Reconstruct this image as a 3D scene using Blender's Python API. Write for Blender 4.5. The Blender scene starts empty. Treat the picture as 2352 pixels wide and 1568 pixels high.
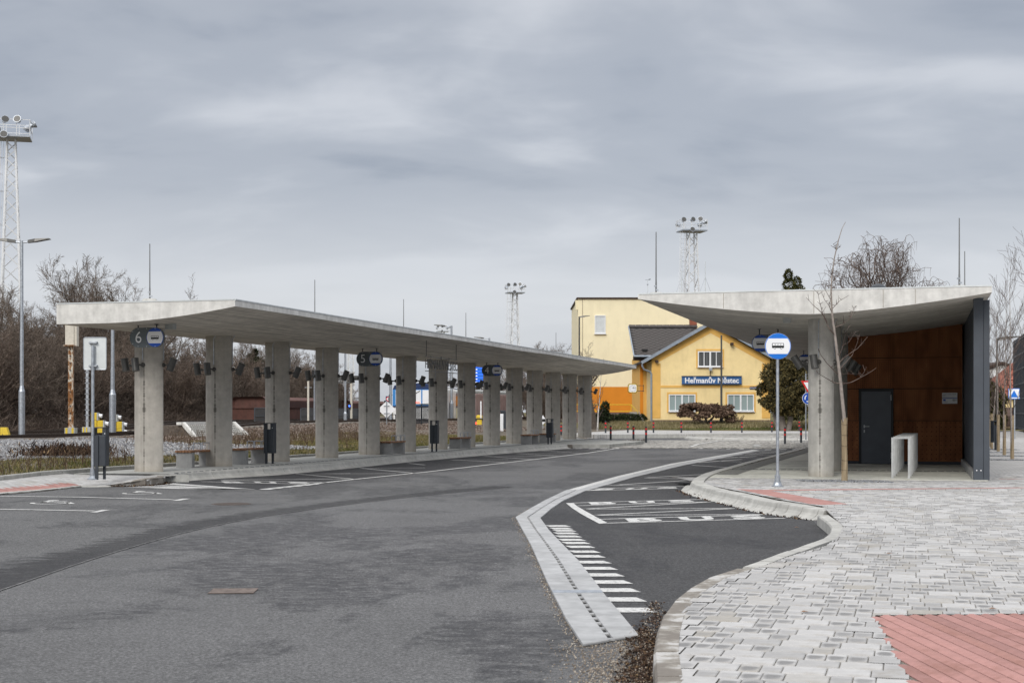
import bpy, bmesh, math, random
import numpy as np
from mathutils import Vector, Matrix
from mathutils.geometry import tessellate_polygon

C = bpy.context.scene.collection
SC = bpy.context.scene
R = math.radians
rnd = random.Random(7)

# ------------------------------------------------------------------ camera
EYE, FOC, HOR = 1.6, 3267.0, 946.0
cam_d = bpy.data.cameras.new('camera')
cam_d.sensor_width = 36.0
cam_d.lens = 50.0
cam_d.shift_y = (HOR - 784.0) / 2352.0
cam_d.clip_start = 0.1
cam_d.clip_end = 6000.0
cam_d.dof.use_dof = True
cam_d.dof.focus_distance = 38.0
cam_d.dof.aperture_fstop = 7.1
cam = bpy.data.objects.new('camera', cam_d)
cam.location = (0, 0, EYE)
cam.rotation_euler = (R(90), 0, 0)
C.objects.link(cam)
SC.camera = cam

# ------------------------------------------------------------------ sky and light
world = bpy.data.worlds.new("World")
SC.world = world
world.use_nodes = True
nt = world.node_tree
nt.nodes.clear()
def wn(t, **k):
    n = nt.nodes.new(t)
    for a, b in k.items():
        setattr(n, a, b)
    return n
SUN_EL, SUN_AZ = R(33), R(200)          # azimuth measured clockwise from +Y
out = wn('ShaderNodeOutputWorld')
sky = wn('ShaderNodeTexSky', sky_type='NISHITA', sun_disc=False, sun_elevation=SUN_EL, sun_rotation=SUN_AZ)
bg1 = wn('ShaderNodeBackground'); bg1.inputs['Strength'].default_value = 0.08
nt.links.new(sky.outputs[0], bg1.inputs['Color'])
tc = wn('ShaderNodeTexCoord')
sep = wn('ShaderNodeSeparateXYZ'); nt.links.new(tc.outputs['Generated'], sep.inputs[0])
def wm(op, a, b=None, c=None, clamp=False):
    n = wn('ShaderNodeMath', operation=op); n.use_clamp = clamp
    for i, v in enumerate((a, b, c)):
        if v is None: continue
        if isinstance(v, (int, float)): n.inputs[i].default_value = v
        else: nt.links.new(v, n.inputs[i])
    return n.outputs[0]
zc = wm('MAXIMUM', sep.outputs['Z'], 0.0)
den = wm('ADD', zc, 0.30)
px = wm('DIVIDE', sep.outputs['X'], den)
py = wm('DIVIDE', sep.outputs['Y'], den)
cmb = wn('ShaderNodeCombineXYZ')
nt.links.new(px, cmb.inputs[0]); nt.links.new(py, cmb.inputs[1])
def wnoise(scale, detail, rough, dist, off, sx=1.0, sy=1.0):
    mp = wn('ShaderNodeMapping'); mp.inputs['Location'].default_value = off
    mp.inputs['Scale'].default_value = (sx, sy, 1)
    mp.inputs['Rotation'].default_value = (0, 0, R(-14))
    nt.links.new(cmb.outputs[0], mp.inputs[0])
    n = wn('ShaderNodeTexNoise'); n.inputs['Scale'].default_value = scale
    n.inputs['Detail'].default_value = detail; n.inputs['Roughness'].default_value = rough
    n.inputs['Distortion'].default_value = dist
    nt.links.new(mp.outputs[0], n.inputs['Vector'])
    return n.outputs['Fac']
n1 = wnoise(1.75, 5, 0.48, 0.5, (3.1, 2.4, 0), 0.80, 1.25)
n2 = wnoise(4.8, 6, 0.52, 0.5, (7.7, 1.2, 0), 0.75, 1.3)
mixn = wm('ADD', wm('MULTIPLY', n1, 0.80), wm('MULTIPLY', n2, 0.20))
ramp = wn('ShaderNodeValToRGB')
ramp.color_ramp.interpolation = 'EASE'
e = ramp.color_ramp.elements
e[0].position = 0.37; e[0].color = (0.232, 0.262, 0.318, 1)
e[1].position = 0.64; e[1].color = (0.475, 0.495, 0.535, 1)
m = e.new(0.49); m.color = (0.330, 0.356, 0.405, 1)
nt.links.new(mixn, ramp.inputs[0])
# the pale gap under the cloud deck near the horizon
lowr = wn('ShaderNodeValToRGB')
le = lowr.color_ramp.elements
le[0].position = 0.0; le[0].color = (0.40, 0.40, 0.40, 1)
le[1].position = 0.20; le[1].color = (0.0, 0.0, 0.0, 1)
q = le.new(0.085); q.color = (0.85, 0.85, 0.85, 1)
q = le.new(0.128); q.color = (0.34, 0.34, 0.34, 1)
q = le.new(0.155); q.color = (0.08, 0.08, 0.08, 1)
nt.links.new(wm('ADD', zc, wm('MULTIPLY', wm('SUBTRACT', n1, 0.5), 0.13)), lowr.inputs[0])
mx = wn('ShaderNodeMix', data_type='RGBA')
nt.links.new(lowr.outputs[0], mx.inputs[0])
nt.links.new(ramp.outputs[0], mx.inputs[6])
mx.inputs[7].default_value = (0.545, 0.558, 0.585, 1)
# overcast deck: brighter towards the zenith, as overcast skies are
zs_ = wm('DIVIDE', wm('SUBTRACT', zc, 0.24), 0.70, clamp=True)
zb = wm('ADD', 1.0, wm('MULTIPLY', wm('MULTIPLY', zs_, zs_), wm('MULTIPLY', wm('SUBTRACT', 3.0, wm('MULTIPLY', zs_, 2.0)), 2.5)))
bg2 = wn('ShaderNodeBackground')
mz = wn('ShaderNodeMix', data_type='RGBA')          # overhead the deck is a more neutral white
nt.links.new(wm('MULTIPLY', zs_, 0.9, clamp=True), mz.inputs[0])
nt.links.new(mx.outputs[2], mz.inputs[6]); mz.inputs[7].default_value = (0.375, 0.368, 0.360, 1)
nt.links.new(mz.outputs[2], bg2.inputs['Color'])
nt.links.new(zb, bg2.inputs['Strength'])
ms = wn('ShaderNodeMixShader'); ms.inputs[0].default_value = 0.93
nt.links.new(bg1.outputs[0], ms.inputs[1]); nt.links.new(bg2.outputs[0], ms.inputs[2])
nt.links.new(ms.outputs[0], out.inputs['Surface'])

sun_d = bpy.data.lights.new('sun', 'SUN')
sun_d.energy = 1.5
sun_d.angle = R(28)
sun_d.color = (1.0, 0.955, 0.89)
sun = bpy.data.objects.new('sun', sun_d)
sv = Vector((math.sin(SUN_AZ) * math.cos(SUN_EL), math.cos(SUN_AZ) * math.cos(SUN_EL), math.sin(SUN_EL)))
sun.rotation_euler = sv.to_track_quat('Z', 'Y').to_euler()
C.objects.link(sun)

SC.view_settings.view_transform = 'Standard'
SC.view_settings.look = 'None'
SC.view_settings.exposure = 0.42
SC.view_settings.gamma = 1.0
SC.view_settings.use_curve_mapping = False
SC.render.engine = 'CYCLES'
SC.cycles.use_denoising = True
SC.cycles.max_bounces = 6
SC.cycles.diffuse_bounces = 3
SC.cycles.glossy_bounces = 2
SC.cycles.transmission_bounces = 3
SC.render.film_transparent = False

# ------------------------------------------------------------------ frames: survey of the place in metres
def P(x, y, z=0.0):
    """ground survey: sight line (x, y) met with the level z"""
    d = FOC * (EYE - z) / (y - HOR)
    return Vector(((x - 1176.0) * d / FOC, d, z))
def AT(x, y, d):
    return Vector(((x - 1176.0) * d / FOC, d, EYE + (HOR - y) * d / FOC))
TH = R(16.0)                       # the terminal's long axis, clockwise from +Y
U = Vector((math.sin(TH), math.cos(TH), 0))
V = Vector((math.cos(TH), -math.sin(TH), 0))
OL = Vector((-9.282, 32.09, 0))     # long canopy: column line at its near end
OR = Vector((6.41, 30.30, 0))      # right canopy
def L(s, t, z=0.0): return OL + U * s + V * t + Vector((0, 0, z))
def RR(s, t, z=0.0): return OR + U * s + V * t + Vector((0, 0, z))
def sight(x, o, t):
    """distance s along the line (o, t) where the sight line x crosses it"""
    k = (x - 1176.0) / FOC
    b = o + V * t
    return (k * b.y - b.x) / (U.x - k * U.y)
ORD = ['first', 'second', 'third', 'fourth', 'fifth', 'sixth', 'seventh', 'eighth', 'ninth', 'tenth', 'eleventh', 'twelfth', 'thirteenth', 'fourteenth', 'fifteenth']

# ------------------------------------------------------------------ mesh helpers
class MB:
    def __init__(self):
        self.v = []; self.f = []; self.uv = None
    def add(self, vs, fs):
        o = len(self.v)
        self.v.extend([tuple(x) for x in vs])
        self.f.extend([tuple(i + o for i in f) for f in fs])
        return self
    def box(self, c, s, rz=0.0, mat=None):
        hx, hy, hz = s[0] / 2, s[1] / 2, s[2] / 2
        vs = [Vector((x, y, z)) for z in (-hz, hz) for x, y in ((-hx, -hy), (hx, -hy), (hx, hy), (-hx, hy))]
        m = Matrix.Rotation(rz, 3, 'Z') if mat is None else mat
        c = Vector(c)
        return self.add([c + m @ v for v in vs], [(3, 2, 1, 0), (4, 5, 6, 7), (0, 1, 5, 4), (1, 2, 6, 5), (2, 3, 7, 6), (3, 0, 4, 7)])
    def cbox(self, c, s, ch=0.01, rz=0.0):
        """box with chamfered upright and top edges"""
        hx, hy, hz = s[0] / 2, s[1] / 2, s[2] / 2
        def ring(k, z):
            a, b = hx - k, hy - k
            c2 = ch
            return [(-a + c2, -b, z), (a - c2, -b, z), (a, -b + c2, z), (a, b - c2, z), (a - c2, b, z), (-a + c2, b, z), (-a, b - c2, z), (-a, -b + c2, z)]
        m = Matrix.Rotation(rz, 3, 'Z'); c = Vector(c)
        rings = [ring(0, -hz), ring(0, hz - ch), ring(ch, hz)]
        vs = [c + m @ Vector(p) for r in rings for p in r]
        fs = [tuple(range(7, -1, -1)), tuple(range(16, 24))]
        for k in range(2):
            for i in range(8):
                j = (i + 1) % 8
                fs.append((k * 8 + i, k * 8 + j, k * 8 + 8 + j, k * 8 + 8 + i))
        return self.add(vs, fs)
    def tube(self, p0, p1, r0, r1=None, n=8, caps=True):
        r1 = r0 if r1 is None else r1
        p0 = Vector(p0); p1 = Vector(p1)
        d = (p1 - p0)
        if d.length < 1e-6: return self
        d.normalize()
        a = d.orthogonal().normalized(); b = d.cross(a)
        vs = []
        for p, r in ((p0, r0), (p1, r1)):
            for i in range(n):
                w = 2 * math.pi * i / n
                vs.append(p + (a * math.cos(w) + b * math.sin(w)) * r)
        fs = [(i, (i + 1) % n, n + (i + 1) % n, n + i) for i in range(n)]
        if caps: fs += [tuple(range(n - 1, -1, -1)), tuple(range(n, 2 * n))]
        return self.add(vs, fs)
    def path(self, pts, r, n=6):
        for a, b in zip(pts[:-1], pts[1:]): self.tube(a, b, r, r, n)
        return self
    def lathe(self, prof, c=(0, 0, 0), n=16, m=None):
        c = Vector(c); vs = []; fs = []
        for r, z in prof:
            for i in range(n):
                w = 2 * math.pi * i / n
                p = Vector((r * math.cos(w), r * math.sin(w), z))
                vs.append(c + (m @ p if m is not None else p))
        for k in range(len(prof) - 1):
            for i in range(n):
                j = (i + 1) % n
                fs.append((k * n + i, k * n + j, k * n + n + j, k * n + n + i))
        fs.append(tuple(range(n - 1, -1, -1)))
        fs.append(tuple(range((len(prof) - 1) * n, len(prof) * n)))
        return self.add(vs, fs)
    def prism(self, poly, z0, z1, cap=True):
        """upright prism on a (possibly concave) outline of (x, y)"""
        n = len(poly)
        vs = [(p[0], p[1], z0) for p in poly] + [(p[0], p[1], z1) for p in poly]
        fs = [(i, (i + 1) % n, n + (i + 1) % n, n + i) for i in range(n)]
        tri = tessellate_polygon([[Vector((p[0], p[1], 0)) for p in poly]])
        fs += [tuple(i + n for i in t) for t in tri]
        if cap: fs += [tuple(reversed(t)) for t in tri]
        return self.add(vs, fs)
    def plate(self, poly, m, th):
        """outline (x, z) extruded th along local -y, placed by matrix m"""
        n = len(poly)
        vs = [m @ Vector((p[0], 0, p[1])) for p in poly] + [m @ Vector((p[0], -th, p[1])) for p in poly]
        fs = [(i, (i + 1) % n, n + (i + 1) % n, n + i) for i in range(n)]
        tri = tessellate_polygon([[Vector((p[0], p[1], 0)) for p in poly]])
        fs += [tuple(i + n for i in t) for t in tri] + [tuple(reversed(t)) for t in tri]
        return self.add(vs, fs)
    def sheet(self, pts):
        tri = tessellate_polygon([[Vector((p[0], p[1], 0)) for p in pts]])
        fs = []
        for t in tri:
            a, b, c = (Vector(pts[i]) for i in t)
            fs.append(t if (b - a).cross(c - a).z > 0 else tuple(reversed(t)))
        return self.add(pts, fs)
    def mesh(self, name):
        me = bpy.data.meshes.new(name)
        me.from_pydata(self.v, [], self.f)
        me.update()
        return me

def np_mesh(name, V_, F_):
    me = bpy.data.meshes.new(name)
    V_ = np.asarray(V_, dtype=np.float32); F_ = np.asarray(F_, dtype=np.int32)
    k = F_.shape[1]
    me.vertices.add(len(V_)); me.vertices.foreach_set('co', V_.ravel())
    me.loops.add(F_.size); me.loops.foreach_set('vertex_index', F_.ravel())
    me.polygons.add(len(F_))
    me.polygons.foreach_set('loop_start', np.arange(0, F_.size, k, dtype=np.int32))
    me.polygons.foreach_set('loop_total', np.full(len(F_), k, dtype=np.int32))
    me.update(calc_edges=True)
    return me

def link(name, me, material=None, parent=None, loc=None, rz=0.0):
    o = bpy.data.objects.new(name, me)
    C.objects.link(o)
    if material is not None and me is not None and len(me.materials) == 0: me.materials.append(material)
    if parent is not None: o.parent = parent
    if loc is not None: o.location = loc
    if rz: o.rotation_euler = (0, 0, rz)
    return o
def obj(name, mb, material, parent=None, loc=None, rz=0.0, smooth=False, world=False):
    me = mb.mesh(name) if isinstance(mb, MB) else mb
    if smooth: me.polygons.foreach_set('use_smooth', [True] * len(me.polygons)); me.update()
    o = link(name, me, material, parent, loc, rz)
    if world and parent is not None:
        p = parent
        mw = Matrix.Identity(4)
        while p is not None:
            mw = (Matrix.Translation(p.location) @ Matrix.Rotation(p.rotation_euler.z, 4, 'Z')) @ mw
            p = p.parent
        o.matrix_parent_inverse = mw.inverted()
    return o
def tag(o, label=None, cat=None, group=None, kind=None):
    if label: o['label'] = label
    if cat: o['category'] = cat
    if group: o['group'] = group
    if kind: o['kind'] = kind
    return o
def thing(name, label, cat, loc=(0, 0, 0), rz=0.0, group=None, kind=None):
    o = bpy.data.objects.new(name, None)
    o.empty_display_size = 0.2
    C.objects.link(o); o.location = loc; o.rotation_euler = (0, 0, rz)
    return tag(o, label, cat, group, kind)
def struct(name, mb, material, parent=None, smooth=False):
    o = obj(name, mb, material, parent, smooth=smooth)
    o['kind'] = 'structure'
    return o
KIDS = {}
def kids(o):
    return [c for c in C.objects if c.parent == o]
def dup(root, loc, rz=0.0, label=None, group=None, scale=None):
    def cp(o, par):
        c = o.copy(); C.objects.link(c)
        if par is not None: c.parent = par
        for ch in o.children: cp(ch, c)
        return c
    r = cp(root, None)
    r.location = loc; r.rotation_euler = (0, 0, rz)
    if scale is not None: r.scale = scale if hasattr(scale, '__len__') else (scale,) * 3
    if label: r['label'] = label
    if group: r['group'] = group
    return r

# ------------------------------------------------------------------ materials
def lin(c):
    return tuple(((x / 255.0) / 12.92 if x / 255.0 <= 0.04045 else (((x / 255.0) + 0.055) / 1.055) ** 2.4) for x in c)
class NT:
    def __init__(self, name):
        self.m = bpy.data.materials.new(name); self.m.use_nodes = True
        self.t = self.m.node_tree; self.t.nodes.clear()
        self.out = self.n('ShaderNodeOutputMaterial')
        self.b = self.n('ShaderNodeBsdfPrincipled')
        self.t.links.new(self.b.outputs[0], self.out.inputs['Surface'])
        self.tc = self.n('ShaderNodeTexCoord')
    def n(self, t, **k):
        x = self.t.nodes.new(t)
        for a, b in k.items(): setattr(x, a, b)
        return x
    def l(self, a, b): self.t.links.new(a, b)
    def math(self, op, a, b=None, clamp=False):
        n = self.n('ShaderNodeMath', operation=op); n.use_clamp = clamp
        for i, v in enumerate((a, b)):
            if v is None: continue
            if isinstance(v, (int, float)): n.inputs[i].default_value = v
            else: self.l(v, n.inputs[i])
        return n.outputs[0]
    def coords(self, scale=(1, 1, 1), rot=0.0, src='Object'):
        o = self.tc.outputs[src]
        if rot:
            m = self.n('ShaderNodeMapping'); m.inputs['Rotation'].default_value = (0, 0, rot)
            self.l(o, m.inputs[0]); o = m.outputs[0]
        if tuple(scale) != (1, 1, 1):
            m = self.n('ShaderNodeMapping'); m.inputs['Scale'].default_value = scale
            self.l(o, m.inputs[0]); o = m.outputs[0]
        return o
    def noise(self, scale, detail=3, rough=0.55, co=None, dist=0.0):
        n = self.n('ShaderNodeTexNoise')
        n.inputs['Scale'].default_value = scale; n.inputs['Detail'].default_value = detail
        n.inputs['Roughness'].default_value = rough; n.inputs['Distortion'].default_value = dist
        self.l(co if co is not None else self.coords(), n.inputs['Vector'])
        return n.outputs['Fac']
    def vor(self, scale, co=None, feature='F1', outp='Distance'):
        n = self.n('ShaderNodeTexVoronoi', feature=feature)
        n.inputs['Scale'].default_value = scale
        self.l(co if co is not None else self.coords(), n.inputs['Vector'])
        return n.outputs[outp]
    def ramp(self, fac, stops, interp='LINEAR'):
        n = self.n('ShaderNodeValToRGB'); n.color_ramp.interpolation = interp
        el = n.color_ramp.elements
        while len(el) < len(stops): el.new(0.5)
        for x, (p, c) in zip(el, stops):
            x.position = p
            x.color = (c, c, c, 1) if isinstance(c, (int, float)) else (*c, 1)
        self.l(fac, n.inputs[0])
        return n.outputs['Color']
    def mix(self, fac, a, b, mode='MIX'):
        n = self.n('ShaderNodeMix', data_type='RGBA', blend_type=mode)
        for i, v in ((0, fac), (6, a), (7, b)):
            if isinstance(v, (int, float)): n.inputs[i].default_value = v if i == 0 else (v, v, v, 1)
            elif isinstance(v, tuple): n.inputs[i].default_value = (*v, 1) if len(v) == 3 else v
            else: self.l(v, n.inputs[i])
        return n.outputs[2]
    def bump(self, h, strength=0.3, dist=0.01):
        n = self.n('ShaderNodeBump'); n.inputs['Strength'].default_value = strength
        n.inputs['Distance'].default_value = dist
        self.l(h, n.inputs['Height']); self.l(n.outputs[0], self.b.inputs['Normal'])
    def done(self, col=None, rough=0.6, metal=0.0, spec=0.4):
        if col is not None:
            if isinstance(col, tuple): self.b.inputs['Base Color'].default_value = (*col, 1)
            else: self.l(col, self.b.inputs['Base Color'])
        if isinstance(rough, (int, float)): self.b.inputs['Roughness'].default_value = rough
        else: self.l(rough, self.b.inputs['Roughness'])
        self.b.inputs['Metallic'].default_value = metal
        self.b.inputs['Specular IOR Level'].default_value = spec
        return self.m
    def island(self):
        g = self.n('ShaderNodeNewGeometry')
        oi = self.n('ShaderNodeObjectInfo')
        return self.math('FRACT', self.math('ADD', g.outputs['Random Per Island'], oi.outputs['Random']))

def plain(name, col, rough=0.5, metal=0.0, var=0.12, scale=4.0, bump=0.0, bscale=60.0, spec=0.4, dirt=0.0):
    t = NT(name)
    n = t.noise(scale, 4, 0.6)
    lo = tuple(c * (1 - var) for c in col); hi = tuple(min(1, c * (1 + var)) for c in col)
    c = t.ramp(n, [(0.3, lo), (0.7, hi)])
    if dirt:
        d = t.ramp(t.noise(scale * 0.6, 6, 0.7, t.coords((3, 3, 0.6))), [(0.48, 0.0), (0.72, dirt)])
        c = t.mix(d, c, (0.05, 0.042, 0.035))
    if bump: t.bump(t.noise(bscale, 3), bump, 0.01)
    return t.done(c, rough, metal, spec)
def glow(name, col, strength):
    t = NT(name)
    t.b.inputs['Emission Color'].default_value = (*col, 1)
    t.b.inputs['Emission Strength'].default_value = strength
    return t.done(tuple(c * 0.5 for c in col), 0.3)

def concrete(name, base=(0.44, 0.43, 0.405), streak=None, rot=0.0, dark=0.25, pits=True, stain=False):
    t = NT(name)
    co = t.coords(rot=rot)
    big = t.noise(0.9, 5, 0.6, co)
    mid = t.noise(6, 5, 0.65, co)
    col = t.ramp(big, [(0.28, tuple(c * (1 - dark) for c in base)), (0.55, base), (0.8, tuple(min(1, c * 1.12) for c in base))])
    col = t.mix(0.55, col, t.ramp(mid, [(0.3, 0.72), (0.7, 1.18)]), 'MULTIPLY')
    if streak:
        st = t.noise(1.0, 5, 0.62, t.coords(streak, rot))
        col = t.mix(0.85, col, t.ramp(st, [(0.33, 0.60), (0.5, 0.97), (0.72, 1.25)]), 'MULTIPLY')
    vs = t.noise(1.0, 3, 0.6, t.coords((5, 5, 0.35), rot))
    col = t.mix(0.5, col, t.ramp(vs, [(0.35, 0.78), (0.65, 1.1)]), 'MULTIPLY')
    if pits:
        p = t.vor(26, co)
        pm = t.ramp(p, [(0.05, 1.0), (0.13, 0.0)])
        gate = t.ramp(t.noise(9, 2, 0.5, co), [(0.52, 0.0), (0.6, 1.0)])
        col = t.mix(t.math('MULTIPLY', pm, t.math('MULTIPLY', gate, 0.55)), col, (0.10, 0.095, 0.085))
    if stain:
        sp = t.n('ShaderNodeSeparateXYZ'); t.l(t.tc.outputs['Object'], sp.inputs[0])
        ax = t.math('ABSOLUTE', sp.outputs[0])
        wv = t.noise(1.0, 5, 0.7, t.coords((0.001, 0.001, 2.3)))
        oi = t.n('ShaderNodeObjectInfo')
        half = t.math('MULTIPLY', t.ramp(wv, [(0.40, 0.004), (0.50, 0.016), (0.62, 0.075)]), 1.0)
        edge = t.math('SUBTRACT', 1.0, t.math('DIVIDE', ax, half), clamp=True)
        front = t.math('LESS_THAN', sp.outputs[1], 0.0)
        low = t.math('LESS_THAN', sp.outputs[2], 2.5)
        fac = t.math('MULTIPLY', t.math('MULTIPLY', t.math('MULTIPLY', t.math('MULTIPLY', edge, 1.6), front), low), 0.75, clamp=True)
        col = t.mix(fac, col, (0.085, 0.08, 0.07))
        zf = t.ramp(t.math('ADD', sp.outputs[2], t.math('MULTIPLY', t.noise(3, 4), 0.35)), [(0.12, 0.5), (0.42, 0.0)])
        col = t.mix(zf, col, (0.33, 0.285, 0.215))
    t.bump(t.noise(45, 4, 0.6, co), 0.25, 0.006)
    return t.done(col, 0.85, spec=0.25)

def asphalt(name, base, dark, amount=0.5, off=(0, 0, 0), speck=0.58):
    t = NT(name)
    mp = t.n('ShaderNodeMapping'); mp.inputs['Location'].default_value = off
    mp.inputs['Scale'].default_value = (0.34, 0.20, 1); mp.inputs['Rotation'].default_value = (0, 0, R(10))
    t.l(t.tc.outputs['Object'], mp.inputs[0])
    big = t.noise(1.0, 7, 0.68, mp.outputs[0], 0.4)
    pm = t.ramp(big, [(0.555 - amount * 0.09, 0.0), (0.60 - amount * 0.08, 1.0)])
    grain = t.noise(1.0, 5, 0.8, t.coords((4.5, 8, 1)))
    pm = t.math('MULTIPLY', pm, t.ramp(grain, [(0.42, 0.0), (0.54, 0.9)]))
    col = t.mix(pm, base, dark)
    tone = t.noise(0.55, 4, 0.6)
    col = t.mix(0.6, col, t.ramp(tone, [(0.3, 0.82), (0.7, 1.15)]), 'MULTIPLY')
    sp = t.noise(38, 5, 0.9)
    col = t.mix(speck, col, t.ramp(sp, [(0.40, 0.15), (0.5, 0.95), (0.60, 2.4)]), 'MULTIPLY')
    sp2 = t.noise(9, 5, 0.8)
    col = t.mix(0.6, col, t.ramp(sp2, [(0.35, 0.7), (0.65, 1.35)]), 'MULTIPLY')
    lp = t.ramp(t.vor(16), [(0.035, 1.0), (0.06, 0.0)])
    lg = t.ramp(t.noise(1.6, 3), [(0.54, 0.0), (0.62, 0.7)])
    col = t.mix(t.math('MULTIPLY', lp, lg), col, (0.40, 0.38, 0.35))
    t.bump(t.noise(130, 2, 0.6), 0.5, 0.006)
    rg = t.ramp(pm, [(0.0, 0.9), (1.0, 0.72)])
    return t.done(col, rg, spec=0.3)

def paver_mat(name, base, oval, red=False):
    t = NT(name)
    isl = t.island()
    uv = t.n('ShaderNodeUVMap'); uv.uv_map = 'UVMap'
    sp = t.n('ShaderNodeSeparateXYZ'); t.l(uv.outputs[0], sp.inputs[0])
    wob = t.noise(9, 3, 0.6)
    dx = t.math('SUBTRACT', sp.outputs[0], 0.5); dy = t.math('SUBTRACT', sp.outputs[1], 0.42)
    d2 = t.math('ADD', t.math('POWER', t.math('MULTIPLY', t.math('ABSOLUTE', dx), 1.05), 3.0), t.math('POWER', t.math('MULTIPLY', t.math('ABSOLUTE', dy), 1.25), 3.0))
    d2 = t.math('ADD', d2, t.math('MULTIPLY', t.math('SUBTRACT', wob, 0.5), 0.16))
    ov = t.ramp(d2, [(0.010, 1.0), (0.105, 0.0)])
    i2 = t.math('FRACT', t.math('MULTIPLY', isl, 7.31))
    gate = t.ramp(i2, [(0.15, 0.25), (0.55, 0.95)])
    c0 = t.ramp(isl, [(0.0, tuple(c * 0.82 for c in base)), (0.5, base), (0.86, tuple(min(1, c * 1.10) for c in base)), (1.0, (base[0] * 0.80, base[1] * 0.77, base[2] * 0.71))])
    c0 = t.mix(0.55, c0, t.ramp(t.noise(14, 4, 0.65), [(0.3, 0.80), (0.7, 1.15)]), 'MULTIPLY')
    c0 = t.mix(0.7, c0, t.ramp(t.noise(0.45, 4, 0.6), [(0.32, 0.84), (0.66, 1.10)]), 'MULTIPLY')
    gr = t.ramp(t.noise(2.3, 6, 0.7), [(0.52, 0.0), (0.66, 0.55)])
    c0 = t.mix(gr, c0, (base[0] * 0.60, base[1] * 0.55, base[2] * 0.47))
    c1 = t.mix(0.5, oval, t.ramp(t.noise(120, 2, 0.7), [(0.35, 0.6), (0.65, 1.4)]), 'MULTIPLY')
    col = t.mix(t.math('MULTIPLY', ov, gate), c0, c1)
    t.bump(t.noise(90, 3), 0.25, 0.004)
    return t.done(col, 0.85, spec=0.25)

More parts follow.
